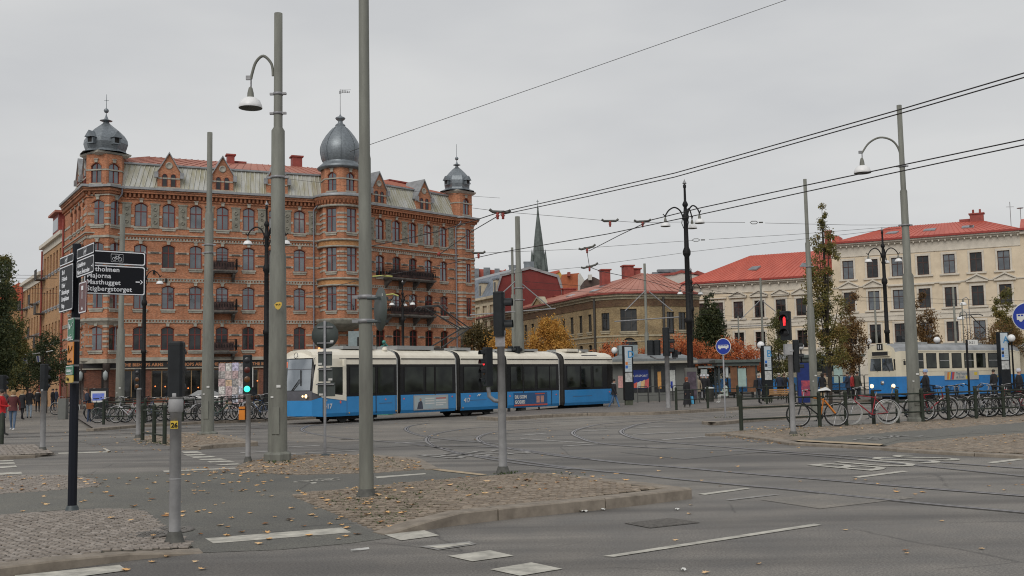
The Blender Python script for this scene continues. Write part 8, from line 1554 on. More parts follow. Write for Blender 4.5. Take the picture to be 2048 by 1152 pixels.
# ================================================================ PEOPLE
M_skin = mat('skin', (.42, .24, .17), .6, 0, .06, 6); M_hair = {k: mat('%s_hair' % k, c, .6, 0, .2, 20) for k, c in (('dark', (.02, .014, .01)), ('brown', (.08, .04, .02)), ('blonde', (.35, .22, .1)), ('grey', (.35, .33, .31)), ('red', (.2, .05, .02)))}
CL = {}
def cloth(n_, c): 
    if n_ not in CL: CL[n_] = mat('cloth_'+n_, c, .85, 0, .18, 7)
    return CL[n_]
def skin_body(nm, joints, mats_):
    """joints: name -> (pos, radius, parent). Grows one continuous figure."""
    names = list(joints); ix = {k: i for i, k in enumerate(names)}; me = bpy.data.meshes.new('body'); me.from_pydata([joints[k][0] for k in names], [(ix[k], ix[joints[k][2]]) for k in names if joints[k][2]], []); o = bpy.data.objects.new('tmp', me); C.objects.link(o)
    mo = o.modifiers.new('s', 'SKIN'); mo.use_smooth_shade = True; sk = me.skin_vertices[0].data
    for k in names:
        r = joints[k][1]; r = (r, r) if not isinstance(r, tuple) else r; sk[ix[k]].radius = r; sk[ix[k]].use_root = (joints[k][2] is None)
    ss = o.modifiers.new('u', 'SUBSURF'); ss.levels = 1; bpy.context.view_layer.update(); dg = bpy.context.evaluated_depsgraph_get(); m2 = bpy.data.meshes.new_from_object(o.evaluated_get(dg)); bpy.data.objects.remove(o); m2.name = 'body'
    return m2
def person(loc, rz, label, coat='black', cc=(.015, .015, .018), legs='jeans', lc=(.05, .08, .14), hair='dark', H=1.7, stride=.0, coatlen=.45, arms='down', female=False, shoes=(.03, .03, .03), bag=None, sit=False, hat=None, bend=0., hold=None, group='people on the square', scarf=None):
    """faces local -y; coatlen = hem height as a share of the body height"""
    s = H/1.7; root = empty('person', loc, label, 'person', group, rz=rz, sc_=s)
    st = stride; Z = lambda z: z-(.42 if sit else 0)
    hipz = Z(.92); J_ = {'pelvis': ((0, 0, hipz), (.135, .11), None), 'waist': ((0, .0-bend*.1, Z(1.08)), (.125, .1), 'pelvis'), 'chest': ((0, -bend*.3, Z(1.28)), (.15, .11), 'waist'), 'neckb': ((0, -bend*.42, Z(1.44)), (.075, .07), 'chest'), 'neck': ((0, -.01-bend*.48, Z(1.5)), .052, 'neckb'),
          'head': ((0, -.02-bend*.55, Z(1.575)), (.068, .08), 'neck'), 'crown': ((0, -.015-bend*.57, Z(1.655)), (.07, .085), 'head')}
    sw = .175 if not female else .16
    for sd, x in (('l', 1), ('r', -1)):
        sg = x*st
        J_['hip'+sd] = ((x*.09, 0, hipz-.04), .095, 'pelvis')
        if sit: J_['knee'+sd] = ((x*.11, -.43, Z(.9)), .062, 'hip'+sd); J_['ankle'+sd] = ((x*.11, -.45, .1), .042, 'knee'+sd); J_['toe'+sd] = ((x*.11, -.6, .035), .036, 'ankle'+sd)
        else:
            J_['knee'+sd] = ((x*.095, -.14*sg-.03*abs(st), .5), .062, 'hip'+sd); J_['ankle'+sd] = ((x*.095, -.33*sg+.04*(sg < 0)*abs(st), .09+(.06 if sg < 0 else 0)*abs(st)), .042, 'knee'+sd); J_['toe'+sd] = ((x*.1, -.33*sg-.15, .035+(.02 if sg < 0 else 0)*abs(st)), .036, 'ankle'+sd)
        J_['sho'+sd] = ((x*sw, -bend*.36, Z(1.405)), .062, 'neckb')
        if arms == 'up' or (arms == 'oneup' and sd == 'r'): el, wr, fi = (x*.24, -.16, Z(1.18)), (x*.12, -.36, Z(1.3)), (x*.08, -.42, Z(1.33))
        elif arms == 'front' : el, wr, fi = (x*.25, -.08, Z(1.14)), (x*.1, -.27, Z(1.1)), (x*.05, -.33, Z(1.1))
        else: el, wr, fi = (x*.25, .12*sg*1.2+.02, Z(1.14)), (x*.26, .22*sg-.06, Z(.9)), (x*.25, .24*sg-.08, Z(.82))
        J_['elb'+sd] = (el, .047, 'sho'+sd); J_['wri'+sd] = (wr, .034, 'elb'+sd); J_['han'+sd] = (fi, (.022, .04), 'wri'+sd)
    me = skin_body('body', J_, None); mats_ = [cloth(coat, cc), cloth(legs, lc), M_skin, cloth('shoe%d' % int(shoes[0]*100), shoes)]
    for x in mats_: me.materials.append(x)
    n = len(me.polygons); cen = np.empty(n*3); me.polygons.foreach_get('center', cen); cen = cen.reshape(-1, 3); mi = np.zeros(n, int)
    wl_ = [Vector(J_['wri'+k][0]) for k in 'lr']; hl_ = [Vector(J_['han'+k][0]) for k in 'lr']
    for i in range(n):
        x, y, z = cen[i]; c = Vector((x, y, z)); leg = (z < hipz-.0 and (abs(x) < .2 or z < hipz-.25)) 
        hand = any((c-h).length < .085 and (c-h).length < (c-w).length*1.3 for h, w in zip(hl_, wl_))
        if z > Z(1.49): mi[i] = 2
        elif hand: mi[i] = 2
        elif z < .1: mi[i] = 3
        elif leg: mi[i] = 1
    me.polygons.foreach_set('material_index', mi); o = bpy.data.objects.new('body', me); C.objects.link(o); o.parent = root
    hx, hy, hz = 0, J_['crown'][0][1], Z(1.62)
    # face
    b = MB(); b.add([(-.012, hy-.082, hz-.02), (.012, hy-.082, hz-.02), (0, hy-.112, hz-.035), (0, hy-.085, hz+.02)], [(0, 1, 2), (0, 2, 3), (1, 3, 2)]); b.build('nose', M_skin, root)
    for x in (-1, 1): b = MB(); b.lathe([(0, -.008), (.009, -.004), (.01, .003), (0, .008)], 6, (x*.028, hy-.08, hz+.012)); b.build('eye', M_black, root)
    b = MB(); b.box((0, hy-.082, hz-.058), (.04, .008, .007)); b.build('mouth', mat('lips', (.25, .07, .06), .6, 0, 0), root)
    for x in (-1, 1): b = MB(); b.lathe([(0, -.025), (.014, -.01), (.016, .01), (0, .028)], 6, (x*.078, hy+.005, hz-.01)); b.build('ear', M_skin, root)
    b = MB(); lo = -.12 if female else -.02; pr = [(.086, lo*.6), (.097, .02), (.09, .075), (.06, .115), (0, .125)]; b.lathe(pr, 12, (0, hy+.018, hz)); 
    if female: b.lathe([(.04, -.2), (.075, -.16), (.09, -.05), (.095, .02)], 12, (0, hy+.035, hz))
    b.build('hair', M_hair[hair], root) if not hat else b.build('hat', cloth(*hat), root)
    # coat
    hem = max(Z(coatlen*1.7), .25); b = MB(); N = 14; secs = []; hemx = .2+max(0, .55-coatlen)*.12+abs(st)*.05
    rows = [(hem, hemx, .15+abs(st)*.1), ((hem+hipz)/2, .19, .145+abs(st)*.03), (Z(1.1), .165, .13), (Z(1.28), .185, .14), (Z(1.38), .19, .12), (Z(1.45), .11, .09), (Z(1.49), .075, .075)]
    if not sit or True:
        for z, a_, c_ in rows:
            t = (z-hipz)/(Z(1.5)-hipz); yo = -bend*.42*max(0, t); secs.append([(a_*math.cos(2*math.pi*i/N), yo+c_*math.sin(2*math.pi*i/N)*(1 if i % 2 else 1.04), z) for i in range(N)])
        b.loft(secs, closed=True, smooth=True, caps=(False, False)); b.build('coat', cloth(coat, cc), root)
    if scarf: b = MB(); b.tube([(.09*math.cos(t), hy+.03+.085*math.sin(t), Z(1.475)) for t in np.linspace(0, 2*math.pi, 12, endpoint=False)], .035, 6, closed=True); b.build('collar', cloth(*scarf), root)
    if bag:
        kind, bn, bc_ = bag
        if kind == 'shoulder': b = MB(); b.loft([[(.22, -.15, .72), (.3, -.15, .72), (.3, .15, .72), (.22, .15, .72)], [(.21, -.17, 1.0), (.31, -.17, 1.0), (.31, .17, 1.0), (.21, .17, 1.0)]], closed=True); b.tube([(.26, -.12, 1.0), (.2, -.02, 1.43), (.26, .12, 1.0)], .012, 4); b.build('bag', cloth(bn, bc_), root)
        elif kind == 'carrier': b = MB(); b.loft([[(.2, -.2, .32), (.3, -.2, .32), (.3, .1, .32), (.2, .1, .32)], [(.22, -.17, .72), (.28, -.17, .72), (.28, .07, .72), (.22, .07, .72)]], closed=True); b.build('bag', cloth(bn, bc_), root)
        else: b = MB(); b.loft([[(-.15, .1, .95), (.15, .1, .95), (.15, .28, .97), (-.15, .28, .97)], [(-.14, .1, 1.4), (.14, .1, 1.4), (.12, .24, 1.38), (-.12, .24, 1.38)]], closed=True, smooth=True); b.build('backpack', cloth(bn, bc_), root)
    return root
BK_ = (.013, .013, .016); NV = (.02, .028, .05); GR = (.12, .12, .12)
def pg(u, v, z=0.): return G(u, v, z)
person(pg(25, 861), R(10), 'woman in maroon jacket with pale fur collar walking towards us in blue jeans', 'maroon', (.09, .02, .022), 'jeans', (.1, .15, .23), 'blonde', 1.72, .45, .5, 'down', True, (.6, .6, .6), scarf=('fur', (.45, .38, .3)))
person(pg(44, 840, .0), R(160), 'person in long black coat walking away with a light scarf', 'black', BK_, 'black', BK_, 'blonde', 1.7, .4, .4, female=True, scarf=('cream', (.5, .42, .3))); person(pg(58, 837), R(200), 'person in black jacket and pale blue jeans beside the long black coat', 'black', BK_, 'pale_jeans', (.24, .3, .36), 'brown', 1.75, .3, .5)
person(pg(75, 825), R(30), 'person in black jacket with white shawl further back at the left', 'black', BK_, 'black', BK_, 'brown', 1.7, .3, .5, female=True, scarf=('white', (.55, .55, .52)))
person(pg(105, 822), R(80), 'dark clad person just right of the slim signal pole', 'black', BK_, 'navy', NV, 'dark', 1.72, .2, .5); person(pg(112, 817), R(-40), 'person in navy jacket near the brick pillar', 'navy', NV, 'navy', NV, 'dark', 1.72, .2, .5)
person(pg(1, 872), R(90), 'person in bright red jacket cut by the left edge', 'red', (.5, .015, .02), 'black', BK_, 'dark', 1.75, .3, .5, 'front'); person(pg(8, 836), R(20), 'person in grey coat behind the signal at the left edge', 'grey', GR, 'jeans', (.1, .15, .23), 'brown', 1.7, .2, .5)
person(pg(178, 848), R(-60), 'person in dark navy coat with a brown shoulder bag beside the map board', 'navy', NV, 'jeans_dark', (.04, .06, .11), 'brown', 1.75, .25, .48, 'front', bag=('shoulder', 'tan', (.26, .09, .03)), bend=.3)
person(pg(196, 838), R(-20), 'grey haired person bending over the bicycles behind the map board', 'grey_dark', (.05, .055, .06), 'black', BK_, 'grey', 1.72, .1, .5, 'front', bend=.6)
person(pg(1229, 819), R(58), 'person in black jacket and blue jeans striding left past the modern tram', 'black', BK_, 'blue_jeans', (.09, .17, .3), 'dark', 1.72, .85, .5, 'down', scarf=('pale', (.35, .35, .35)))
person(pg(1375, 820), R(35), 'person in long black coat carrying a light blue bag in front of the big lamppost', 'black', BK_, 'pattern', (.2, .2, .18), 'red', 1.75, .35, .17, 'down', True, (.4, .38, .3), ('carrier', 'light_blue', (.1, .42, .68)))
person(pg(1396, 806, .15), R(0), 'person in beige coat holding a plastic bag under the curved shelter', 'beige', (.38, .31, .22), 'grey', GR, 'grey', 1.68, .1, .42, 'down', True, bag=('carrier', 'plastic', (.4, .4, .42)))
for i, (u, v, lab, hat) in enumerate(((1404, 800, 'student in white cap and black coat left in the group of three', ('white_cap', (.6, .6, .65))), (1410, 801, 'student in white cap and black coat in the middle of the group of three', ('white_cap', (.6, .6, .65))), (1417, 800, 'student in white cap and black coat right in the group of three', ('white_cap', (.6, .6, .65))))): person(pg(u, v, .15), R(150+40*i), lab, 'black', BK_, 'black', BK_, 'dark', 1.75, .1, .5, hat=hat)
person(pg(1452, 806, .15), R(-75), 'person in pale mint jacket sitting on the shelter bench', 'mint', (.36, .42, .37), 'white_legs', (.4, .4, .38), 'dark', 1.7, 0, .5, 'front', True, (.5, .5, .5), sit=True)
person(pg(1519, 808, .15), R(100), 'grey haired person in dark jacket with backpack standing left of the B pillar', 'navy', NV, 'black', BK_, 'grey', 1.72, .2, .5, bag=('back', 'black', BK_)); person(pg(1560, 800, .15), R(180), 'dark clad person sitting on the bench seen from behind', 'navy', NV, 'black', BK_, 'grey', 1.75, .1, .5)
person(pg(1570, 799, .15), R(160), 'dark clad person standing at the right end of the bench', 'black', BK_, 'black', BK_, 'brown', 1.72, .1, .5)
person(pg(1646, 801, .15), R(190), 'long haired person in black with a beige skirt behind the tall oak', 'black', BK_, 'beige_skirt', (.4, .3, .18), 'dark', 1.7, .1, .5, female=True); person(pg(1652, 798, .15), R(-20), 'person in beige coat right behind the long haired person in black', 'beige', (.38, .31, .22), 'black', BK_, 'brown', 1.7, .1, .4)
person(pg(1697, 800, .15), R(-90), 'person in dark jacket with black hair waiting left of the line 11 tram', 'navy', NV, 'black', BK_, 'dark', 1.72, .1, .45, 'front'); person(pg(1706, 799, .15), R(60), 'person in red scarf waiting beside the line 11 tram', 'red_dark', (.35, .03, .03), 'black', BK_, 'brown', 1.68, .1, .5); person(pg(1716, 799, .15), R(120), 'person in brown green coat nearest the cab of the line 11 tram', 'olive', (.05, .05, .035), 'black', BK_, 'dark', 1.75, .1, .45)
person(pg(1855, 826, .06), R(-100), 'person in black jacket and pale blue cap standing among the bicycles', 'black', BK_, 'black', BK_, 'dark', 1.85, .2, .48, 'oneup', hat=('pale_blue_cap', (.32, .42, .62)))
person(pg(2042, 826, .06), R(60), 'person with white cap and dark coat at the right edge behind bicycles', 'black', BK_, 'black', BK_, 'blonde', 1.8, .1, .45, hat=('white_cap', (.6, .6, .65))); person(pg(1990, 800, .15), R(200), 'dark figure waiting beside the A pillar', 'black', BK_, 'black', BK_, 'dark', 1.72, .1, .45)
# ================================================================ BICYCLES
M_tyre = mat('tyre', (.018, .018, .018), .8, 0, .2, 6); M_rimw = mat('white_tyre', (.36, .36, .34), .7, 0, .1, 6); M_chrome = mat('dull_chrome', (.45, .45, .45), .3, .8, .1, 6)
def torus(b, r, t, n=26, m_=5): b.tube([(r*math.cos(2*math.pi*i/n), 0, r*math.sin(2*math.pi*i/n)) for i in range(n)], t, m_, closed=True)
def bike_proto(name, frame_c, tyre=None, basket=None, guard=None, saddle=M_black, step=False, rack=True, curl=False):
    root = empty(name, (0, 0, 0)); r = .345; fm = frame_c
    for x, nm in ((-.53, 'rear'), (.53, 'front')):
        w = empty('wheel', (x, 0, r)); w.parent = root; b = MB(); torus(b, r-.018, .021); b.build('tyre', tyre or M_tyre, w); b = MB(); torus(b, r-.045, .011, 20, 4)
        for k in range(14): a = 2*math.pi*k/14; b.cyl((.02*math.cos(a+.5), .025 if k % 2 else -.025, .02*math.sin(a+.5)), ((r-.05)*math.cos(a), 0, (r-.05)*math.sin(a)), .0025, n=3, cap=False)
        b.cyl((0, -.04, 0), (0, .04, 0), .025, n=8); b.build('rim', M_chrome, w)
        if guard: b = MB(); a0, a1 = (R(15), R(190)) if nm == 'rear' else (R(10), R(150)); pts = [((r+.03)*math.cos(a0+(a1-a0)*i/12), 0, (r+.03)*math.sin(a0+(a1-a0)*i/12)) for i in range(13)]; b.tube(pts, .017, 5); b.build('mudguard', guard, w)
    b = MB(); bb = (-.08, 0, .29); st = (-.22, 0, .83); hd = (.36, 0, .86); hd2 = (.4, 0, .7); T = lambda p, q, t=.017: b.tube([p, q], t, 6)
    T(bb, st); T(bb, hd2, .02); T(hd, hd2, .022)
    if step: T((-.13, 0, .45), hd2, .016)
    else: T((-.2, 0, .78), hd, .016)
    for y in (.04, -.04): T((-.53, y, r), bb, .01); T((-.53, y, r), (-.2, y*.4, .76), .009)
    b.build('frame', fm, root); b = MB(); b.tube([hd2, (.46, .05, .55), (.53, .05, r)], .012, 5); b.tube([hd2, (.46, -.05, .55), (.53, -.05, r)], .012, 5); b.build('fork', M_chrome if guard else fm, root)
    b = MB(); b.tube([hd, (.33, 0, 1.0)], .014, 6); hb = [(.2, .29, 1.0), (.3, .24, 1.04), (.36, .1, 1.03), (.36, 0, 1.0), (.36, -.1, 1.03), (.3, -.24, 1.04), (.2, -.29, 1.0)]
    if curl: hb = [(.12, .24, 1.02), (.26, .26, 1.08), (.4, .12, 1.06), (.36, 0, 1.02), (.4, -.12, 1.06), (.26, -.26, 1.08), (.12, -.24, 1.02)]
    b.tube(hb, .012, 6); b.build('handlebar', M_chrome, root); 
    for i0, i1 in ((0, 1), (-1, -2)): b = MB(); b.tube([hb[i0], Vector(hb[i0]).lerp(Vector(hb[i1]), .7)], .017, 5); b.build('grip', M_black, root)
    
    b = MB(); b.tube([st, (-.25, 0, .94)], .013, 6); b.build('seat_post', M_chrome, root); b = MB(); b.loft([[(x, y*w_, .96+zz) for y, zz in ((-1, 0), (-.7, .035), (0, .045), (.7, .035), (1, 0))] for x, w_ in ((-.38, .06), (-.34, .085), (-.24, .07), (-.12, .025), (-.09, .015))]); b.build('saddle', saddle, root)
    b = MB(); b.T = Matrix.Translation(bb) @ Matrix.Rotation(R(90), 4, 'X'); b.lathe([(.05, .045), (.1, .045), (.1, .05), (.05, .05)], 16); b.T = None
    b.tube([bb, (bb[0]+.12, -.07, bb[2]-.12)], .01, 5); b.tube([bb, (bb[0]-.12, .07, bb[2]+.12)], .01, 5); b.box((bb[0]+.12, -.1, bb[2]-.12), (.09, .06, .02)); b.box((bb[0]-.12, .1, bb[2]+.12), (.09, .06, .02)); b.tube([(-.53, -.045, r+.035), (bb[0], -.048, bb[2]+.1)], .005, 4); b.tube([(-.53, -.045, r-.035), (bb[0], -.048, bb[2]-.1)], .005, 4); b.build('crank_and_chain', M_sigback, root)
    if rack:
        b = MB()
        for y in (.05, -.05, 0): b.tube([(-.24, y, .76), (-.78, y, .76)], .008, 4)
        for y in (.05, -.05): b.tube([(-.72, y, .76), (-.53, y, r)], .006, 4)
        b.build('rear_rack', M_black, root)
    if basket:
        q = MB(); x0, x1, z0, z1 = (.4, .72, .78, 1.03) if basket == 'front' else (-.82, -.42, .78, 1.08)
        for k in range(9): x = x0+(x1-x0)*k/8; q.tube([(x, -.15, z0), (x, -.17, z1)], .006, 3); q.tube([(x, .15, z0), (x, .17, z1)], .006, 3); q.tube([(x, -.15, z0), (x, .15, z0)], .005, 3)
        for k in range(7): y = -.16+.32*k/6; q.tube([(x0, y, z0), (x0, y, z1)], .006, 3); q.tube([(x1, y, z0), (x1, y, z1)], .006, 3)
        for z in (z0+.1, z1): q.tube([(x0, -.17, z), (x1, -.17, z), (x1, .17, z), (x0, .17, z)], .009, 4, closed=True)
        q.build('basket', M_black, root)
    b = MB(); b.tube([(-.5, .06, .3), (-.4, .16, .02)], .008, 4); b.build('kickstand', M_chrome, root)
    return root
FC = {k: mat('bike_%s_paint' % k, c, .35, .1, .05, 4) for k, c in (('black', (.012, .012, .014)), ('orange', (.6, .2, .03)), ('red', (.28, .02, .03)), ('silver', (.38, .38, .4)), ('green', (.03, .08, .05)), ('blue', (.04, .1, .25)), ('white', (.55, .55, .55)))}
PR = {'mtb': bike_proto('bicycle', FC['black'], rack=True), 'white': bike_proto('bicycle', FC['red'], tyre=M_rimw, guard=M_chrome, curl=True), 'black': bike_proto('bicycle', FC['black'], basket='front', step=True, guard=FC['black'], curl=True), 'red': bike_proto('bicycle', FC['red'], guard=M_chrome), 'silver': bike_proto('bicycle', FC['silver'], step=True, guard=FC['silver'], curl=True),
      'plain': bike_proto('bicycle', FC['black'], rack=True), 'crate': bike_proto('bicycle', FC['black'], basket='rear', guard=FC['black'], step=True), 'green': bike_proto('bicycle', FC['green'], guard=FC['black'], basket='front'), 'blue': bike_proto('bicycle', FC['blue'], rack=True, guard=M_chrome), 'whitef': bike_proto('bicycle', FC['white'], guard=FC['white'], step=True)}
used = set()
def bike(kind, u, v, rz, label, s=1.18, z=.06, lean=.07, group='bicycles parked at the right'):
    p = PR[kind]; g = G(u, v, z); first = kind not in used; used.add(kind)
    o = p if first else copy_tree(p)
    o.location = g; o.rotation_euler = (lean, 0, R(rz)); o.scale = (s,)*3; tag(o, label, 'bicycle', group)
    if first: pass
    return o
b = MB()
for q_ in (((-.2, 0, .8), (-.1, 0, .32)), ((-.2, 0, .76), (.1, 0, .82)), ((-.5, .045, .37), (-.22, .02, .74)), ((-.5, -.045, .37), (-.22, -.02, .74))): b.tube(q_, .024, 6)
b.build('orange_frame_tubes', FC['orange'], PR['mtb'])
bo = bike('mtb', 1636, 853.5, 176, 'black and orange bicycle with white seat cover, leftmost of the right group'); b = MB(); b.loft([[(-.4, y*.1, 1.0+z) for y, z in ((-1, 0), (0, .05), (1, 0))], [(-.28, y*.14, 1.02+z) for y, z in ((-1, 0), (0, .1), (1, 0))], [(-.06, y*.07, 1.0+z) for y, z in ((-1, 0), (0, .05), (1, 0))]], smooth=True); b.build('seat_cover', M_white, bo)
bike('white', 1740, 849.5, 178, 'red framed bicycle with white tyres left of the big stepped pole'); bike('plain', 1812, 843, 170, 'dark bicycle half hidden behind the big stepped pole'); bike('red', 1862, 840.5, 4, 'dark red bicycle with shiny mudguard right of the big stepped pole')
bike('crate', 1890, 838.5, 10, 'black bicycle with red rear reflector right of the dark red one'); bike('black', 1944, 834.5, 172, 'black bicycle with front basket and loop handlebar below the timetable flag'); bike('silver', 1966, 834, 30, 'silver bicycle tangled between two black ones'); bike('plain', 1984, 833, 160, 'black bicycle with dark bags near the A pillar')
bike('crate', 2003, 832, 175, 'black bicycle with a big rear crate below the A pillar'); bike('red', 2034, 830, 185, 'red bicycle with pale mudguard at the right edge'); bike('white', 2062, 829, 20, 'last bicycle cut by the right edge')
left = [('green', 200, 840, 60), ('plain', 222, 845.5, 15), ('silver', 255, 846, 170), ('whitef', 128, 830, 172), ('black', 236, 842, 70), ('blue', 300, 842, 100), ('crate', 318, 843, 40), ('plain', 338, 842, 150), ('red', 352, 840, 60), ('silver', 372, 842, 20), ('plain', 388, 841, 110), ('black', 404, 840.5, 165), ('green', 436, 842, 12), ('plain', 452, 841, 60), ('crate', 470, 840.5, 175), ('silver', 488, 840, 90), ('plain', 506, 839.5, 20), ('blue', 520, 838, 140), ('black', 542, 837, 175), ('red', 276, 844, 40)]
adj = {'green': 'dark green bicycle', 'plain': 'plain black bicycle', 'silver': 'silver step-through bicycle', 'whitef': 'white bicycle', 'black': 'black bicycle with front basket', 'blue': 'blue bicycle', 'crate': 'black bicycle with rear basket', 'red': 'dark red bicycle'}
where = ['behind the map board', 'just right of the map board', 'under the grey pole behind the sign post', 'standing alone in front of the tan house', 'between the map board and the grey pole', 'right of the signal with orange lenses', 'left of the nearest traffic signal', 'directly behind the nearest traffic signal', 'right behind the nearest traffic signal', 'between the nearest signal and the stepped pole', 'left of the stepped pole before the pub', 'directly behind the stepped pole before the pub', 'just right of the stepped pole before the pub', 'left of the poster board foot', 'in front of the poster board', 'behind the orange button box', 'right of the green signal pole', 'left of the thickest pole', 'touching the thickest pole', 'left of the signal with orange lenses']
for (k_, u, v, a), w_ in zip(left, where): bike(k_, u, v, a, adj[k_]+' '+w_, 1.12, .12, random.uniform(-.1, .1), 'bicycles parked along the left fence')
# timetable flag, small extras
r = empty('stop_flag', G(1940, 808), 'small white flag sign on a dark post before the old tram', 'sign'); b = MB(); b.tube([(0, 0, 0), (0, 0, 3.6)], .06, 6); b.build('flag_post', M_black, r); b = MB(); b.bx(.08, .62, -.03, .03, 3.28, 3.58); o = b.build('flag_panel', M_white, r); put_text('0:21', .2, o, (.12, -.035, 3.36), F3, M_black)
# bunting of flags on the left
r = empty('flag_bunting', P(60, 712, 72), 'string of small white and blue flags below the dark tree at the left', 'bunting')
for (u0, v0, u1, v1) in ((38, 711, 53, 709), (65, 708, 80, 706), (92, 704, 106, 701)): b = MB(); b.tube([P(u0, v0, 72)-r.location, P(u1, v1, 72)-r.location], .035, 5); b.build('pole_stick', M_white, r)
for u, v in ((18, 722), (46, 716), (72, 712)): b = MB(); p = P(u, v, 71.8)-r.location; b.add([p, p+Vector((.28, 0, .02)), p+Vector((.3, .05, -.4)), p+Vector((.05, .03, -.42))], [(0, 1, 2, 3)]); b.build('flag', M_white, r); b = MB(); b.add([p+Vector((.1, -.02, 0)), p+Vector((.17, -.02, 0)), p+Vector((.2, .0, -.41)), p+Vector((.13, .0, -.41))], [(0, 1, 2, 3)]); b.build('flag_stripe', M_blue, r)
# ================================================================ OVERHEAD WIRES
M_wire = mat('dark_copper_wire', (.03, .026, .025), .5, .3, 0)
def wp(u, v, z=None, Y=None):
    if Y: return P(u, v, Y)
    d = ray(u, v); t = (z-CAMH)/d.z; return Vector((d.x*t, d.y*t, z))
def wire(pts, r, label, group='overhead contact wires', mt=None):
    if ' pair ' in label and 'corner' in label or 'right edge' in label or 'second pair' in label: pts = [pts[0]+(pts[0]-pts[1]).normalized()*30]+pts
    if 'open sky' in label: pts = pts+[pts[-1]+(pts[-1]-pts[-2]).normalized()*25]
    b = MB(); o0 = pts[0]; b.tube([p-o0 for p in pts], r, 5); o = b.build('overhead_wire', mt or M_wire, label=label, cat='wire', group=group); o.location = o0; return o
CW_ = 5.7
def cw(pp, r, label, z=CW_, **k): return wire([wp(u, v, z) for u, v in pp], r, label, **k)
cw([(2120, 123), (2048, 146), (1797, 220), (1500, 304), (1350, 346), (1180, 385), (1003, 424)], .010, 'upper wire of the thickest pair sweeping from the top right corner'); cw([(2120, 132), (2048, 155), (1797, 228), (1500, 312), (1350, 354), (1180, 392), (1000, 430)], .010, 'lower wire of the thickest pair sweeping from the top right corner')
cw([(1000, 424), (952, 440), (880, 462), (745, 492)], .012, 'wire continuing the thickest pair left across the brick facade'); cw([(996, 432), (945, 462), (880, 508)], .012, 'short steep wire from the hanger towards the red insulator')
cw([(2120, 262), (2048, 279), (1800, 331), (1600, 373), (1400, 416), (1290, 443)], .012, 'upper wire of the second pair rising to the right edge'); cw([(2120, 274), (2048, 290), (1800, 343), (1600, 386), (1400, 429), (1215, 468), (1000, 505), (900, 527), (720, 560), (600, 590)], .012, 'lower wire of the second pair, running on to the brick building')
cw([(1290, 446), (1240, 470), (1178, 502)], .012, 'wire dropping left from the second twin hanger'); cw([(1174, 503), (1179, 534)], .01, 'short vertical wire between two hangers'); cw([(1179, 534), (1200, 542), (1300, 563), (1400, 592)], .012, 'wire leaving the lowest hanger to the right')
wire([wp(700, 303, Y=40), wp(1120, 158, Y=40), wp(1572, 0, Y=40)], .011, 'single thin cable crossing the open sky diagonally', 'thin span wires')
SPN = 'thin span wires'
for i, (pp, Y, lab) in enumerate((([(945, 416), (985, 421)], 34, 'span wire from the brick building to the first hanger'), ([(1010, 424), (1120, 433), (1207, 441)], 36, 'span wire between the first hanger and the second'), ([(1232, 442), (1275, 445), (1365, 444), (1490, 445)], 38, 'span wire passing behind the biggest lamppost'), ([(1530, 446), (1700, 450), (1805, 450)], 38, 'span wire ending at the right big stepped pole'), ([(968, 506), (1160, 498)], 40, 'span wire left of the middle hanger'), ([(1185, 495), (1385, 481)], 42, 'span wire right of the middle hanger'), ([(1418, 479), (1600, 468), (1805, 452)], 44, 'span wire with insulator between lamppost and right pole'), ([(1000, 549), (1168, 534)], 42, 'span wire left of the lowest hanger'), ([(1190, 530), (1350, 508), (1386, 503), (1805, 456)], 44, 'span wire right of the lowest hanger'),
        ([(419, 505), (560, 507), (720, 509)], 35, 'upper horizontal wire left of the tallest pole'), ([(419, 555), (560, 556), (720, 560)], 45, 'lower horizontal wire left of the tallest pole'), ([(560, 583), (745, 590), (940, 597)], 50, 'wire crossing the lower brick facade'), ([(300, 575), (420, 578), (560, 584)], 50, 'wire crossing the left brick facade'), ([(560, 590), (640, 598), (735, 620)], 48, 'sagging wire left of the tallest pole'), ([(0, 550), (115, 551)], 60, 'upper wire at the left edge above the street'), ([(0, 556), (115, 557)], 60, 'lower wire at the left edge above the street'), ([(0, 576), (115, 578)], 60, 'middle wire at the left edge'), ([(0, 585), (115, 587)], 62, 'lowest wire at the left edge'),
        ([(1050, 563), (1200, 575), (1365, 584), (1480, 588)], 60, 'wire before the hall roof, upper'), ([(1050, 578), (1300, 590), (1480, 586), (1700, 594), (2060, 602)], 60, 'long wire before the roofs, from hall to cream block'), ([(1380, 590), (1600, 598), (2060, 612)], 66, 'long wire before the cream buildings, second'), ([(1390, 628), (1600, 640), (1800, 646), (2060, 652)], 74, 'lowest long wire before the cream buildings'), ([(775, 520), (950, 508)], 44, 'short wire from the facade to the left hanger'), ([(745, 600), (1000, 603)], 55, 'wire behind the round sign back'), ([(560, 356), (700, 372), (940, 392), (1000, 396)], 70, 'high wire crossing the mansard roof'), ([(1300, 560), (1480, 590)], 62, 'slanting wire left of the cream wing'))):
    wire([wp(u, v, Y=Y) for u, v in pp], .007 if Y < 60 else .01, lab, SPN)
M_redins = mat('red_insulator', (.25, .03, .02), .4, 0, .1, 5); M_gryins = mat('hanger_grey', (.1, .1, .09), .5, .2, .2, 5)
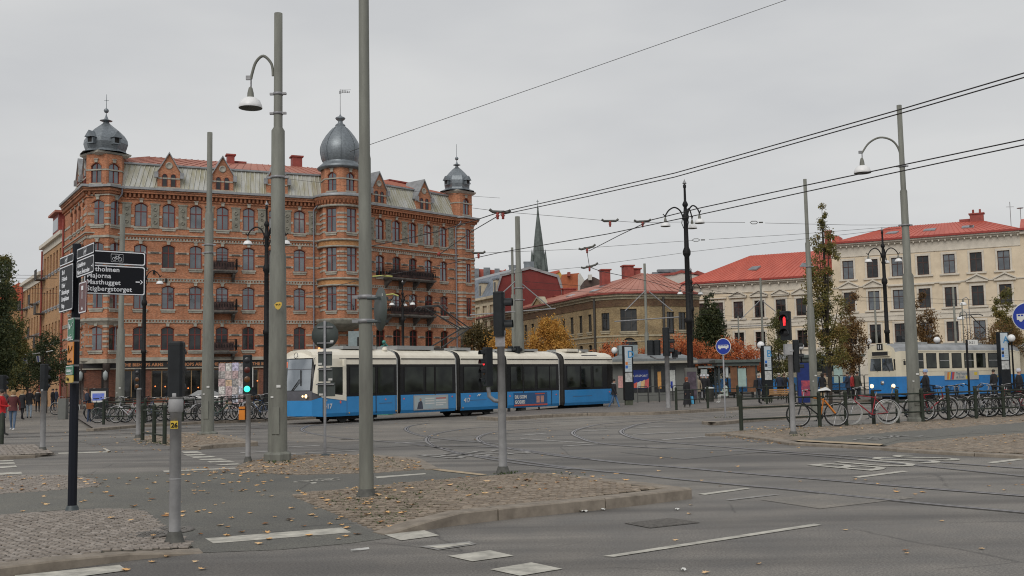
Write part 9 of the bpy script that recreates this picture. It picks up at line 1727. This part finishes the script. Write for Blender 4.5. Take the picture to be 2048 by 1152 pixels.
def hanger(u, v, Y, label, tilt=0., n=1, s=1.):
    o0 = P(u, v, Y); root = empty('wire_hanger', o0, label, 'wire hanger', 'hangers on the overhead wires'); k = Y/FOC; b = MB(); L = 17*k*s*(1.25 if n == 2 else 1)
    b.tube([(-L, 0, .03-tilt*L+.02), (-L*.7, 0, -.0-tilt*L*.7), (L*.7, 0, tilt*L*.7), (L, 0, .03+tilt*L+.02)], .035, 6); b.box((0, 0, 0), (L*.8, .05, .06)); b.build('hanger_bar', M_gryins, root)
    for x in ((0,) if n == 1 else (-5*k, 6*k)): b = MB(); b.lathe([(.02, -.17), (.035, -.15), (.025, -.12), (.05, -.085), (.025, -.06), (.05, -.03), (.02, 0)], 8, (x, 0, 0)); b.build('insulator', M_redins, root)
    return root
hanger(1000, 424, 24, 'double hanger with two red insulators left of the spire', -.06, 2); hanger(1220, 442, 30, 'hanger nearest above the gap between spire and lamppost'); hanger(1285, 443, 30, 'hanger just left of the biggest lamppost', .03); hanger(1174, 496, 33, 'upper hanger of the short vertical wire', .22); hanger(1179, 533, 36, 'lower hanger of the short vertical wire', .25); hanger(957, 506, 32, 'hanger against the edge of the brick building', 0, s=.8)
for u, v, Y, lab in ((1392, 480, 42, 'turnbuckle on the middle span wire'), (1508, 445, 38, 'turnbuckle on the upper span wire')): b = MB(); k = Y/FOC; b.tube([(-8*k, 0, 0), (-4*k, 0, .05), (4*k, 0, .05), (8*k, 0, 0), (4*k, 0, -.05), (-4*k, 0, -.05)], .015, 5, closed=True); b.tube([(10*k, 0, 0), (18*k, 0, 0)], .025, 6); o = b.build('turnbuckle', M_gryins, label=lab, cat='turnbuckle'); o.location = P(u, v, Y)
b = MB(); b.lathe([(.05, -.06), (.08, 0), (.05, .06), (0, .07)], 8); o = b.build('red_insulator', M_redins, label='small red insulator on wires in front of the brick facade right half', cat='insulator'); o.location = P(878, 508, 38)
# street lamps on thin posts at the right
for u, v, Y, lab in ((1926, 606, 90, 'small white bell lamp above the roof of the line 11 tram'), (1921, 634, 84, 'lower small white bell lamp above the roof of the line 11 tram')):
    r = empty('street_lamp', P(u, v, Y), lab, 'lamp'); bell(r, (0, 0, -.2), .3); b = MB(); b.tube([(0, 0, .36), (.3, 0, .5), (.5, 0, .3), (.5, 0, -P(u, v, Y).z)], .035, 5); b.build('lamp_post', M_galv, r)
